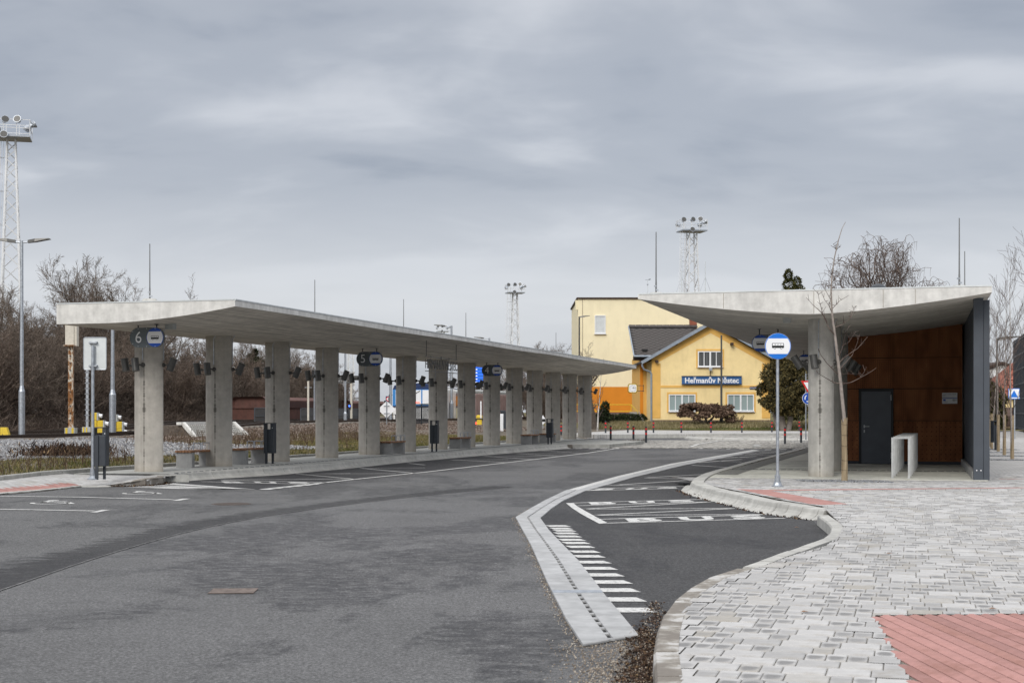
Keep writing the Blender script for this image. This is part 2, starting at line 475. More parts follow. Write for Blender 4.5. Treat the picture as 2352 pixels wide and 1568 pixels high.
M = {}
def make_materials():
    M['asphalt'] = asphalt('asphalt', (0.108, 0.108, 0.110), (0.038, 0.038, 0.041), 0.75)
    M['asphalt_old'] = asphalt('asphalt_old', (0.104, 0.104, 0.105), (0.040, 0.040, 0.042), 0.6, (9, 4, 0))
    M['asphalt_bay'] = asphalt('asphalt_bay', (0.052, 0.052, 0.054), (0.020, 0.020, 0.023), 0.85, (3, 12, 0), 0.65)
    M['asphalt_far'] = asphalt('asphalt_far', (0.14, 0.142, 0.148), (0.08, 0.08, 0.085), 0.4, (3, 2, 0), 0.3)
    t = NT('road_paint'); n = t.noise(22, 5, 0.75)
    c = t.ramp(n, [(0.36, (0.13, 0.13, 0.128)), (0.44, (0.50, 0.50, 0.49)), (0.7, (0.66, 0.655, 0.64))])
    t.bump(t.noise(80, 2), 0.3, 0.003)
    M['paint'] = t.done(c, 0.7, spec=0.3)
    M['paver'] = paver_mat('paver', (0.445, 0.440, 0.435), (0.200, 0.198, 0.198))
    M['red_paver'] = paver_mat('red_paver', (0.385, 0.208, 0.188), (0.34, 0.18, 0.16))
    M['mortar'] = plain('joint_sand', (0.19, 0.175, 0.152), 0.95, 0, 0.4, 5, 0.4, 80)
    # distant paving where stones can no longer be told apart
    t = NT('far_paving')
    b = t.n('ShaderNodeTexBrick'); b.inputs['Scale'].default_value = 4.2
    b.inputs['Mortar Size'].default_value = 0.03; b.inputs['Brick Width'].default_value = 0.9; b.inputs['Row Height'].default_value = 0.5
    b.inputs['Color1'].default_value = (0.49, 0.48, 0.47, 1); b.inputs['Color2'].default_value = (0.40, 0.395, 0.39, 1); b.inputs['Mortar'].default_value = (0.22, 0.21, 0.19, 1)
    t.l(t.coords(rot=TH), b.inputs['Vector'])
    c = t.mix(0.6, b.outputs[0], t.ramp(t.noise(0.8, 5, 0.65), [(0.3, 0.75), (0.7, 1.1)]), 'MULTIPLY')
    M['far_paving'] = t.done(c, 0.85, spec=0.25)
    M['kerb'] = concrete('kerb_concrete', (0.46, 0.455, 0.43), dark=0.22)
    t = NT('wet_kerb'); n = t.noise(3.2, 5, 0.62, t.coords((1, 1.0, 1)))
    c = t.ramp(n, [(0.46, (0.19, 0.17, 0.148)), (0.54, (0.28, 0.26, 0.23)), (0.60, (0.46, 0.45, 0.435))])
    c = t.mix(0.5, c, t.ramp(t.noise(30, 3), [(0.3, 0.8), (0.7, 1.15)]), 'MULTIPLY')
    t.bump(t.noise(70, 3), 0.2, 0.004)
    M['wet_kerb'] = t.done(c, 0.75, spec=0.3)
    M['channel'] = concrete('drain_concrete', (0.40, 0.405, 0.41), dark=0.2)
    M['slot'] = plain('drain_slot', (0.02, 0.02, 0.02), 0.9)
    M['galv'] = plain('galvanised_steel', (0.42, 0.45, 0.49), 0.42, 0.75, 0.22, 14)
    M['white_steel'] = plain('white_painted_steel', (0.72, 0.73, 0.74), 0.45, 0.2, 0.1, 8)
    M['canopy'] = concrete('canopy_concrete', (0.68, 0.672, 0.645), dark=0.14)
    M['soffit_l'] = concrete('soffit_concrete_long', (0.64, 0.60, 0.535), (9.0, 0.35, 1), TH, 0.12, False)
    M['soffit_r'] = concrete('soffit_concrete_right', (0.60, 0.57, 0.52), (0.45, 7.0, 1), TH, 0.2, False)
    M['column'] = concrete('column_concrete', (0.45, 0.425, 0.385), dark=0.2, stain=True)
    M['column_r'] = concrete('column_concrete_right', (0.52, 0.505, 0.47), dark=0.2, stain=True)
    M['slab'] = concrete('slab_concrete', (0.44, 0.44, 0.415), (0.4, 5, 1), TH, 0.2, False)
    M['slab_r'] = concrete('slab_concrete_right', (0.60, 0.595, 0.53), (0.4, 6, 1), TH, 0.25, False)
    M['bench_conc'] = concrete('bench_concrete', (0.36, 0.36, 0.355), dark=0.15)
    M['wood'] = plain('oiled_wood', (0.26, 0.13, 0.065), 0.6, 0, 0.35, 12)
    M['anthracite'] = plain('anthracite_steel', (0.045, 0.052, 0.062), 0.45, 0.2, 0.12, 6)
    M['steel_wall'] = plain('slate_steel', (0.064, 0.074, 0.090), 0.48, 0.15, 0.10, 3)
    M['lamp'] = plain('lamp_housing', (0.095, 0.094, 0.090), 0.38, 0.35, 0.15, 10)
    M['lens'] = plain('lamp_lens', (0.02, 0.02, 0.022), 0.1)
    M['sign_grey'] = plain('sign_grey', (0.105, 0.125, 0.14), 0.4, 0, 0.05, 3)
    M['sign_white'] = plain('sign_white', (0.80, 0.81, 0.83), 0.4, 0, 0.04, 3)
    M['sign_blue'] = plain('sign_blue', (0.012, 0.075, 0.42), 0.4, 0, 0.05, 3)
    M['stop_blue'] = plain('stop_blue', (0.012, 0.16, 0.62), 0.35, 0, 0.05, 3)
    M['door'] = plain('slate_door', (0.115, 0.128, 0.150), 0.5, 0.1, 0.08, 3)
    M['rod'] = plain('grey_rod', (0.17, 0.175, 0.18), 0.6, 0.2)
    M['rack'] = plain('galvanised_rack', (0.42, 0.43, 0.43), 0.5, 0.3, 0.12, 8)
    M['black'] = plain('black_print', (0.012, 0.012, 0.013), 0.5, 0, 0.1)
    M['sign_back'] = plain('bare_aluminium', (0.60, 0.63, 0.64), 0.5, 0.35, 0.08, 3)
    # weathering steel with a drilled grid
    def corten(name, pitch, hole):
        t = NT(name)
        n = t.noise(2.2, 6, 0.68, t.coords((1.4, 1.4, 0.6)))
        c = t.ramp(n, [(0.30, (0.17, 0.062, 0.028)), (0.5, (0.275, 0.108, 0.047)), (0.70, (0.38, 0.158, 0.068))])
        c = t.mix(0.5, c, t.ramp(t.noise(50, 3, 0.6), [(0.3, 0.7), (0.7, 1.25)]), 'MULTIPLY')
        sp = t.n('ShaderNodeSeparateXYZ'); t.l(t.coords(rot=TH), sp.inputs[0])
        fx = t.math('SUBTRACT', t.math('FRACT', t.math('DIVIDE', sp.outputs[0], pitch)), 0.5)
        fz = t.math('SUBTRACT', t.math('FRACT', t.math('DIVIDE', sp.outputs[2], pitch)), 0.5)
        d = t.math('SQRT', t.math('ADD', t.math('MULTIPLY', fx, fx), t.math('MULTIPLY', fz, fz)))
        h = t.math('LESS_THAN', d, hole)
        c = t.mix(t.math('MULTIPLY', h, 0.85), c, (0.012, 0.007, 0.005))
        return t.done(c, 0.8, spec=0.2)
    M['corten'] = corten('corten_fine', 0.058, 0.2)
    M['corten_low'] = corten('corten_sparse', 0.125, 0.11)
    M['yellow_wall'] = plain('pale_yellow_render', (0.86, 0.68, 0.35), 0.9, 0, 0.06, 1.5, 0.2, 40, dirt=0.10)
    M['cream_wall'] = plain('cream_render', (0.85, 0.765, 0.53), 0.9, 0, 0.04, 0.8, 0.2, 30, dirt=0.07)
    M['orange_trim'] = plain('ochre_render', (0.74, 0.44, 0.12), 0.9, 0, 0.07, 1.5, 0.2, 40)
    M['orange_wall'] = plain('orange_render', (0.66, 0.24, 0.022), 0.9, 0, 0.07, 1.0, 0.2, 40)
    M['plinth'] = plain('brown_plinth', (0.15, 0.105, 0.09), 0.9, 0, 0.2, 2)
    M['roof'] = plain('dark_shingle', (0.060, 0.053, 0.050), 0.75, 0, 0.2, 3)
    M['roof2'] = plain('shingle_bed', (0.03, 0.03, 0.031), 0.9)
    M['zinc'] = plain('zinc_sheet', (0.27, 0.31, 0.36), 0.5, 0.4, 0.15, 3)
    M['brown_wood'] = plain('dark_timber', (0.05, 0.03, 0.022), 0.8)
    M['pvc'] = plain('white_window_frame', (0.78, 0.79, 0.80), 0.4, 0, 0.04)
    t = NT('window_glass'); M['glass'] = t.done((0.30, 0.37, 0.37), 0.12, spec=0.6)
    t = NT('dark_glass'); M['dark_glass'] = t.done((0.035, 0.04, 0.042), 0.08, spec=0.7)
    t = NT('curtain'); n = t.noise(1.0, 3, 0.5, t.coords((22, 22, 0.4)))
    M['curtain'] = t.done(t.ramp(n, [(0.35, (0.03, 0.032, 0.034)), (0.7, (0.16, 0.165, 0.165))]), 0.3, spec=0.5)
    M['rail'] = plain('rail_steel', (0.075, 0.055, 0.045), 0.55, 0.5, 0.3, 8)
    M['rail_top'] = plain('worn_rail_head', (0.20, 0.19, 0.185), 0.35, 0.7, 0.2, 8)
    M['sleeper'] = plain('sleeper_concrete', (0.20, 0.18, 0.16), 0.9, 0, 0.3, 5)
    def isl(name, stops, rough=0.9, noise_s=0.0, spec=0.2):
        t = NT(name); c = t.ramp(t.island(), stops)
        if noise_s: c = t.mix(0.6, c, t.ramp(t.noise(noise_s, 4, 0.6), [(0.3, 0.6), (0.7, 1.3)]), 'MULTIPLY')
        return t.done(c, rough, spec=spec)
    M['ballast'] = isl('ballast_stone', [(0.0, (0.10, 0.10, 0.105)), (0.4, (0.22, 0.22, 0.23)), (0.8, (0.34, 0.345, 0.355)), (0.93, (0.44, 0.44, 0.44)), (1.0, (0.22, 0.17, 0.12))], 0.9, 0.9)
    M['ballast_old'] = isl('rusty_ballast', [(0.0, (0.09, 0.075, 0.065)), (0.6, (0.19, 0.16, 0.14)), (1.0, (0.34, 0.32, 0.30))], 0.9)
    M['mulch'] = isl('bark_mulch', [(0.0, (0.055, 0.036, 0.026)), (0.6, (0.155, 0.115, 0.092)), (1.0, (0.29, 0.25, 0.22))], 0.95)
    M['leaves'] = isl('dead_leaves', [(0.0, (0.016, 0.011, 0.009)), (0.6, (0.055, 0.035, 0.025)), (0.92, (0.11, 0.065, 0.04)), (1.0, (0.26, 0.18, 0.10))], 0.9)
    M['grit'] = isl('grit', [(0.0, (0.16, 0.13, 0.10)), (0.7, (0.33, 0.28, 0.23)), (1.0, (0.5, 0.46, 0.4))], 0.95)
    M['grass'] = isl('winter_grass', [(0.0, (0.055, 0.070, 0.020)), (0.35, (0.115, 0.105, 0.037)), (0.7, (0.20, 0.165, 0.068)), (1.0, (0.29, 0.235, 0.115))], 0.9, 0.6)
    M['straw'] = isl('dry_straw', [(0.0, (0.12, 0.105, 0.045)), (0.5, (0.22, 0.185, 0.095)), (1.0, (0.36, 0.31, 0.19))], 0.9, 0.6)
    M['green_grass'] = isl('green_grass', [(0.0, (0.035, 0.065, 0.013)), (0.5, (0.072, 0.105, 0.022)), (1.0, (0.20, 0.18, 0.07))], 0.9, 0.6)
    M['dry_stem'] = isl('dry_stems', [(0.0, (0.050, 0.030, 0.021)), (0.6, (0.105, 0.068, 0.045)), (1.0, (0.20, 0.155, 0.10))], 0.9)
    M['twig'] = isl('bare_twigs', [(0.0, (0.06, 0.047, 0.038)), (0.5, (0.14, 0.11, 0.088)), (1.0, (0.27, 0.22, 0.18))], 0.9)
    M['twig_red'] = isl('reddish_twigs', [(0.0, (0.070, 0.052, 0.042)), (0.5, (0.165, 0.124, 0.100)), (1.0, (0.30, 0.24, 0.195))], 0.9)
    M['birch_twig'] = isl('birch_twigs', [(0.0, (0.075, 0.055, 0.047)), (0.7, (0.16, 0.122, 0.105)), (1.0, (0.30, 0.25, 0.22))], 0.9)
    M['young_twig'] = isl('young_bark', [(0.0, (0.06, 0.042, 0.037)), (0.6, (0.11, 0.080, 0.068)), (1.0, (0.18, 0.145, 0.125))], 0.8)
    M['bark'] = plain('dark_bark', (0.085, 0.068, 0.055), 0.95, 0, 0.45, 9, 0.6, 20)
    M['pale_bark'] = plain('pale_bark', (0.27, 0.235, 0.21), 0.9, 0, 0.3, 14, 0.4, 25)
    M['birch_bark'] = plain('birch_bark', (0.50, 0.48, 0.46), 0.9, 0, 0.3, 6, 0, 20, dirt=0.8)
    t = NT('reed_mat'); n = t.noise(1.0, 3, 0.6, t.coords((60, 60, 1.5)))
    M['reed'] = t.done(t.ramp(n, [(0.3, (0.13, 0.095, 0.055)), (0.55, (0.33, 0.26, 0.17)), (0.75, (0.46, 0.37, 0.25))]), 0.9, spec=0.2)
    M['yew'] = isl('yew_needles', [(0.0, (0.022, 0.021, 0.010)), (0.5, (0.068, 0.058, 0.023)), (1.0, (0.17, 0.13, 0.05))], 0.9)
    M['thuja'] = isl('thuja_scales', [(0.0, (0.018, 0.024, 0.008)), (0.6, (0.055, 0.058, 0.016)), (1.0, (0.12, 0.105, 0.030))], 0.9)
    M['juniper'] = isl('brown_juniper', [(0.0, (0.040, 0.025, 0.018)), (0.6, (0.13, 0.082, 0.058)), (1.0, (0.26, 0.18, 0.13))], 0.9)
    M['darkgreen'] = isl('dark_evergreen', [(0.0, (0.010, 0.016, 0.008)), (0.6, (0.028, 0.040, 0.017)), (1.0, (0.055, 0.07, 0.03))], 0.9)
    M['soil'] = plain('soil', (0.10, 0.082, 0.060), 0.95, 0, 0.35, 0.9, 0.5, 12)
    t = NT('meadow'); n = t.noise(0.7, 6, 0.7)
    M['meadow'] = t.done(t.ramp(n, [(0.3, (0.065, 0.062, 0.024)), (0.5, (0.115, 0.100, 0.042)), (0.7, (0.165, 0.135, 0.065))]), 0.95, spec=0.15)
    M['yellow'] = plain('yellow_paint', (0.70, 0.50, 0.035), 0.55, 0, 0.12, 6, dirt=0.25)
    M['red'] = plain('red_reflector', (0.62, 0.025, 0.02), 0.4, 0, 0.06)
    M['rust_white'] = plain('rusty_white_paint', (0.62, 0.58, 0.50), 0.7, 0, 0.1, 9)
    t = NT('rusty_post'); n = t.noise(3.0, 6, 0.7, t.coords((3, 3, 1)))
    M['rusty'] = t.done(t.ramp(n, [(0.42, (0.60, 0.57, 0.50)), (0.5, (0.30, 0.15, 0.06)), (0.6, (0.18, 0.075, 0.03))]), 0.85, spec=0.2)
    M['grey_box'] = plain('grey_box', (0.40, 0.42, 0.42), 0.6, 0, 0.15, 8)
    M['wagon'] = plain('wagon_brown', (0.105, 0.046, 0.036), 0.75, 0, 0.25, 3, dirt=0.35)
    M['wagon_dark'] = plain('wagon_dark', (0.050, 0.018, 0.015), 0.7, 0, 0.2, 3)
    M['train_blue'] = plain('train_blue', (0.05, 0.23, 0.55), 0.35, 0, 0.06)
    M['train_navy'] = plain('train_navy', (0.012, 0.03, 0.10), 0.4, 0, 0.08)
    M['train_white'] = plain('train_white', (0.74, 0.74, 0.73), 0.4, 0, 0.05, dirt=0.12)
    M['old_coach'] = plain('coach_paint', (0.30, 0.21, 0.20), 0.6, 0, 0.2, 2)
    M['red_tile'] = plain('red_tile', (0.30, 0.105, 0.07), 0.8, 0, 0.2, 3)
    M['brick'] = plain('brick', (0.26, 0.085, 0.05), 0.85, 0, 0.25, 6)
    M['led_red'] = glow('red_signal', (1.0, 0.06, 0.03), 3.0)
    M['led_blue'] = glow('blue_signal', (0.05, 0.15, 1.0), 3.0)
    M['led_board'] = glow('blue_display', (0.03, 0.14, 0.75), 0.8)
    M['led_text'] = glow('display_text', (0.75, 0.82, 1.0), 1.0)
    M['ground'] = M['meadow']
make_materials()

# ------------------------------------------------------------------ ground helpers
K = 2352.0 / 4096.0
def plate(x0, y0, s):
    return lambda x, y, z=0.0: P((x0 + x / s) * K, (y0 + y / s) * K, z)
G6 = plate(2000, 1750, 1.5986)
G8 = plate(2050, 1880, 2.045)
G7 = plate(2600, 1850, 1.572)
GL = plate(0, 1850, 2.138)
GM = plate(600, 1800, 2.94)
G5 = plate(2200, 1650, 2.24)
GV = plate(0, 1640, 4.2)
def pts(g, z, *xy):
    return [g(x, y, z) for x, y in xy]
def resample(poly, step):
    out = [Vector(poly[0])]; acc = 0.0
    for a, b in zip(poly[:-1], poly[1:]):
        a = Vector(a); b = Vector(b); d = (b - a).length
        if d < 1e-6: continue
        t = step - acc
        while t <= d:
            out.append(a + (b - a) * (t / d)); t += step
        acc = (acc + d) % step if True else 0
        acc = d - (t - step)
    if (out[-1] - Vector(poly[-1])).length > step * 0.35: out.append(Vector(poly[-1]))
    return out
def smooth_poly(poly, n=3):
    """Chaikin corner cutting, ends kept"""
    p = [Vector(q) for q in poly]
    for _ in range(n):
        o = [p[0]]
        for a, b in zip(p[:-1], p[1:]):
            o += [a * 0.75 + b * 0.25, a * 0.25 + b * 0.75]
        o.append(p[-1]); p = o
    return p
def normals(line):
    out = []
    for i in range(len(line)):
        a = line[max(0, i - 1)]; b = line[min(len(line) - 1, i + 1)]
        d = (b - a); d.z = 0
        if d.length < 1e-6: d = Vector((0, 1, 0))
        d.normalize()
        out.append(Vector((d.y, -d.x, 0)))        # to the right of travel
    return out
def offset(line, d):
    return [p + n * d for p, n in zip(line, normals(line))]
def strip_mb(line, w, z, mb=None):
    mb = mb or MB()
    a = offset(line, -w / 2); b = offset(line, w / 2)
    vs = []
    for p, q in zip(a, b):
        vs += [(p.x, p.y, z), (q.x, q.y, z)]
    mb.add(vs, [(2 * i, 2 * i + 1, 2 * i + 3, 2 * i + 2) for i in range(len(line) - 1)])
    return mb
def stones(parent, line, section, side, step, material, name='kerb_stone', gap=0.009, zs=None):
    """kerb stones one by one along a line; section = [(out, z)...] closed, out towards the road"""
    pts_ = resample(line, step); nn = normals(pts_)
    for i in range(len(pts_) - 1):
        a, b = pts_[i], pts_[i + 1]
        d = (b - a); L_ = d.length
        if L_ < 0.05: continue
        d.normalize()
        n = len(section); vs = []
        wob = rnd.uniform(-0.004, 0.004)
        for (p, nr, g) in ((a, nn[i], gap), (b, nn[i + 1], -gap)):
            for o, z in section:
                q = p + nr * (o * side) + d * g
                zz = z * (1.0 if zs is None else zs(p))
                vs.append((q.x, q.y, zz + (wob if z > 0.02 else 0)))
        fs = [(k, (k + 1) % n, n + (k + 1) % n, n + k) for k in range(n)] + [tuple(range(n - 1, -1, -1)), tuple(range(n, 2 * n))]
        obj(name, MB().add(vs, fs), material, parent)
KASSEL = [(0.30, 0.0), (0.285, 0.012), (0.20, 0.025), (0.145, 0.055), (0.11, 0.10), (0.095, 0.150), (0.085, 0.170), (0.070, 0.176), (-0.16, 0.176), (-0.16, 0.0)]
LOWK = [(0.008, 0.0), (0.0, 0.125), (-0.018, 0.146), (-0.15, 0.150), (-0.15, 0.0)]
def sect(h, w=0.15):
    return [(0.006, 0.0), (0.0, h - 0.02), (-0.015, h), (-w, h), (-w, 0.0)]

# ------------------------------------------------------------------ ground sheet and terrain
struct('ground', MB().sheet([(-3000, -400, -0.12), (3000, -400, -0.12), (3000, 4500, -0.12), (-3000, 4500, -0.12)]), M['meadow'])
struct('road', MB().sheet([(-14.0, -6, 0), (46, -6, 0), (46, 122, 0), (-4, 122, 0), (-4, 40, 0), (-14, 30, 0)]), M['asphalt'])
road = C.objects['road']

def sm(a, b, x):
    t = min(1, max(0, (x - a) / (b - a))); return t * t * (3 - 2 * t)
def terr(s, t):
    h = 0.20 + 0.10 * sm(-1.2, -5, t) + 0.20 * sm(-6.0, -13.0, t)
    h += sm(30, 44, s) * 0.40 * sm(-8.5, -16.5, t)
    h += 0.02 * math.sin(s * 1.3 + t) * sm(-2, -4, t)
    return h
def grid(name, s0, s1, t0, t1, ds, dt, fn, mat_, frame=L):
    ns = int((s1 - s0) / ds) + 1; nn = int((t1 - t0) / dt) + 1
    vs = []; fs = []
    for i in range(ns):
        for j in range(nn):
            s = s0 + (s1 - s0) * i / (ns - 1); t = t0 + (t1 - t0) * j / (nn - 1)
            p = frame(s, t); vs.append((p.x, p.y, fn(s, t)))
    for i in range(ns - 1):
        for j in range(nn - 1):
            a = i * nn + j
            fs.append((a, a + 1, a + nn + 1, a + nn))
    return struct(name, MB().add(vs, fs), mat_)
# the verge kerb: from the near left corner round to the back of the long platform
back = [P(-260, 1120, 0.25), P(-80, 1099, 0.25)] + [GV(x, y, 0.25) for x, y in ((0, 1105), (400, 1060), (800, 1015), (1300, 985), (1820, 945))]
back = smooth_poly(back, 2) + [L(s, -1.15) for s in (8, 20, 32, 44, 50)]
back = [Vector((p.x, p.y, 0)) for p in back]
verge_kerb = struct('verge_kerb', MB().sheet([(p.x, p.y, 0.002) for p in back] + [(p.x - 0.1, p.y, 0.002) for p in reversed(back)]), M['mortar'])
stones(verge_kerb, back, [(0.0, 0.0), (0.0, 0.235), (-0.012, 0.25), (-0.10, 0.25), (-0.10, 0.0)], 1, 1.0, M['kerb'])
# terrain of the verge: follow the kerb on its near edge
def verge_mesh():
    line = resample(back, 0.8); nn = normals(line)
    cols = [0.10, 0.5, 1, 1.8, 2.6, 3.5, 4.5, 5.5, 6.5, 7.5, 8.5, 10, 11.5, 13, 14.5, 16, 18, 20, 23, 27, 33, 42, 60, 90]
    vs = []; fs = []
    for p, n in zip(line, nn):
        b = OL + V * -1.15
        for c in cols:
            q = p - V * c if p.y > 34.5 else p + (Vector((-0.985, 0.17, 0)) * (1 - sm(28, 34.5, p.y)) + (-V) * sm(28, 34.5, p.y)) * c
            r = q - OL
            s, t = r.dot(U), r.dot(V)
            vs.append((q.x, q.y, terr(s, t)))
    k = len(cols)
    for i in range(len(line) - 1):
        for j in range(k - 1):
            a = i * k + j
            fs.append((a, a + k, a + k + 1, a + 1))
    return MB().add(vs, fs)
struct('verge', verge_mesh(), M['soil'])
grid('railway_ground', 44, 190, -90, -1.0, 4, 2.5, lambda s, t: terr(s, t) + (0 if t < -1.5 else -0.25), M['soil'])

# ------------------------------------------------------------------ road surface pieces
seam_l = [P(x, y) for x, y in ((-200, 1425), (0, 1357), (230, 1277), (490, 1204), (760, 1162), (1000, 1135), (1180, 1118))]
old = [(p.x, p.y, 0.004) for p in smooth_poly(seam_l, 2)]
struct('old_road_surface', MB().sheet(old + [(*P(900, 1104)[:2], 0.004), (*P(600, 1126)[:2], 0.004), (*P(380, 1110)[:2], 0.004), (*P(262, 1117)[:2], 0.004), (*P(178, 1120)[:2], 0.004), (*P(0, 1139)[:2], 0.004), (*P(-240, 1165)[:2], 0.004)]), M['asphalt_old'], road)
crack = strip_mb(smooth_poly(seam_l, 2), 0.016, 0.008)
struct('seam', crack, plain('seam_filler', (0.20, 0.20, 0.20), 0.9, 0, 0.5, 6), road)
# damp, dirt-dark band beside the seam: a worn film that breaks up at its edges
t = NT('dark_band'); uvn = t.n('ShaderNodeUVMap'); uvn.uv_map = 'UVMap'
sp_ = t.n('ShaderNodeSeparateXYZ'); t.l(uvn.outputs[0], sp_.inputs[0])
f_ = t.math('ADD', t.math('MULTIPLY', t.noise(1.0, 6, 0.75, t.coords((2.2, 6, 1))), 1.1), t.math('MULTIPLY', sp_.outputs[0], 0.75))
msk = t.ramp(f_, [(0.88, 0.0), (1.12, 0.50)])
t.l(msk, t.b.inputs['Alpha'])
M['dark_band'] = t.done(t.mix(0.6, (0.048, 0.048, 0.051), t.ramp(t.noise(38, 5, 0.9), [(0.4, 0.4), (0.6, 2.0)]), 'MULTIPLY'), 0.85, spec=0.3)
sl_ = smooth_poly(seam_l, 2); il_ = offset(sl_, -1.15)
vs, uvs_ = [], []
for p, q in zip(sl_, il_):
    vs += [(p.x, p.y, 0.0065), (q.x, q.y, 0.0065)]; uvs_ += [(1, 0), (0, 0)]
me = MB().add(vs, [(2 * i + 1, 2 * i, 2 * i + 2, 2 * i + 3) for i in range(len(sl_) - 1)]).mesh('dark_band')
l_ = me.uv_layers.new(name='UVMap')
for lp_ in me.loops: l_.data[lp_.index].uv = uvs_[lp_.vertex_index]
link('dark_band', me, M['dark_band'], road)['kind'] = 'structure'
# the long platform's stopping lane, and the stopping lane on the right
edge_l = [P(x, y) for x, y in ((600, 1124.5), (816, 1101), (976, 1084.5), (1263, 1051), (1353, 1040), (1442, 1025.5))]
kerb_l = [P(x, y) for x, y in ((382, 1108), (520, 1098), (637, 1091), (804, 1075.5), (919, 1063), (1033, 1052.5), (1176, 1040), (1314, 1029.6))]
def zed(l, z): return [(p[0], p[1], z) for p in l]
struct('stopping_lane', MB().sheet(zed(edge_l, 0.004) + zed(list(reversed(kerb_l)), 0.004)), M['asphalt_bay'], road)
ch_l = pts(G6, 0, (1620, 78), (1100, 165), (760, 245), (430, 338), (300, 400), (210, 450), (100, 515), (140, 590), (200, 700), (244, 800), (300, 930), (350, 1030), (420, 1170), (530, 1340))
ch_r = pts(G6, 0, (1660, 85), (1180, 178), (860, 255), (548, 343), (400, 410), (325, 462), (258, 520), (310, 595), (400, 690), (505, 800), (606, 930), (680, 1030), (780, 1150), (885, 1278))
kerb_r_foot = pts(G6, 0, (1155, 338), (1200, 365), (1300, 395), (1400, 420), (1500, 445), (1600, 472), (1730, 495), (1850, 512), (2000, 530))
kerb_top_out = pts(G6, 0.15, (2030, 492), (2132, 570), (2090, 628), (2060, 645), (1900, 700), (1700, 770), (1550, 825), (1390, 862), (1250, 935), (1150, 1000), (1080, 1070), (1030, 1150), (1000, 1250), (980, 1350), (985, 1450), (995, 1568))
far_kerb_r = pts(G6, 0.0, (1155, 338), (1178, 312), (1210, 292), (1262, 268), (1400, 228), (1600, 172), (1800, 118), (1985, 66))
bay = zed(ch_r, 0.006) + zed([kerb_top_out[i] for i in (15, 13, 11, 9, 7, 5, 3, 2, 1, 0)], 0.006) + zed(list(reversed(kerb_r_foot)), 0.006) + zed(far_kerb_r[1:], 0.006)
struct('bus_bay_surface', MB().sheet(bay), M['asphalt_bay'], road)

# drain channel: two rows of concrete blocks with a slot between
drain = struct('drain_channel', MB().sheet(zed(ch_l[3:], 0.008) + zed(list(reversed(ch_r[3:])), 0.008)), M['slot'])
def rows(a, b, step):
    ra, rb = resample(a, 0.25), resample(b, 0.25)
    n = min(len(ra), len(rb))
    fa = [Vector(a[0])]; 
    def at(l, f):
        d = [(l[i + 1] - l[i]).length for i in range(len(l) - 1)]; tot = sum(d); x = f * tot
        for i, q in enumerate(d):
            if x <= q or i == len(d) - 1: return l[i] + (l[i + 1] - l[i]) * min(1, x / max(q, 1e-6))
            x -= q
    tot = sum((b[i + 1] - b[i]).length for i in range(len(b) - 1))
    return at, tot
def blocks(parent, la, lb, f0, f1, step, h):
    """blocks filling fractions f0..f1 of the width between two matched lines"""
    for i in range(len(la) - 1):
        ln = ((la[i + 1] - la[i]).length + (lb[i + 1] - lb[i]).length) / 2
        n = max(1, round(ln / step))
        for k in range(n):
            q0, q1 = k / n + 0.006 / ln, (k + 1) / n - 0.006 / ln
            c = []
            for q in (q0, q1):
                a = la[i] + (la[i + 1] - la[i]) * q; b = lb[i] + (lb[i + 1] - lb[i]) * q
                c.append((a + (b - a) * f0, a + (b - a) * f1))
            lo = [c[0][0], c[0][1], c[1][1], c[1][0]]
            if (lo[1] - lo[0]).cross(lo[2] - lo[0]).z < 0: lo.reverse()
            cen = sum(lo, Vector()) / 4
            hh = h + rnd.uniform(-0.002, 0.002)
            top = [p + (cen - p).normalized() * 0.008 for p in lo]
            vs = [(p.x, p.y, 0.004) for p in lo] + [(p.x, p.y, hh - 0.006) for p in lo] + [(p.x, p.y, hh) for p in top]
            fs = [(j, (j + 1) % 4, 4 + (j + 1) % 4, 4 + j) for j in range(4)] + [(4 + j, 4 + (j + 1) % 4, 8 + (j + 1) % 4, 8 + j) for j in range(4)] + [(8, 9, 10, 11)]
            obj('channel_block', MB().add(vs, fs), M['channel'], parent)
blocks(drain, ch_l[3:], ch_r[3:], 0.0, 0.46, 1.0, 0.024)
blocks(drain, ch_l[3:], ch_r[3:], 0.54, 1.0, 1.0, 0.024)
blocks(drain, ch_l[:4], ch_r[:4], 0.45, 1.0, 1.0, 0.018)
# small bridges across the slot
at_, tot_ = rows(ch_l[3:], ch_r[3:], 1)
cr = [(a + (b - a) * 0.5) for a, b in zip(ch_l[3:], ch_r[3:])]
for p, n in list(zip(resample(cr, 0.25), normals(resample(cr, 0.25)))):
    b = MB().box((p.x, p.y, 0.013), (0.055, 0.06, 0.014), math.atan2(n.y, n.x))
    obj('slot_bridge', b, M['channel'], drain)
a_, b_ = G6(337, 1000), G6(652, 1000)
d_ = (b_ - a_); w_ = d_.length
obj('cover_plate', MB().box(((a_.x + b_.x) / 2, (a_.y + b_.y) / 2, 0.022), (w_, 0.16, 0.012), math.atan2(d_.y, d_.x)), M['galv'], drain)

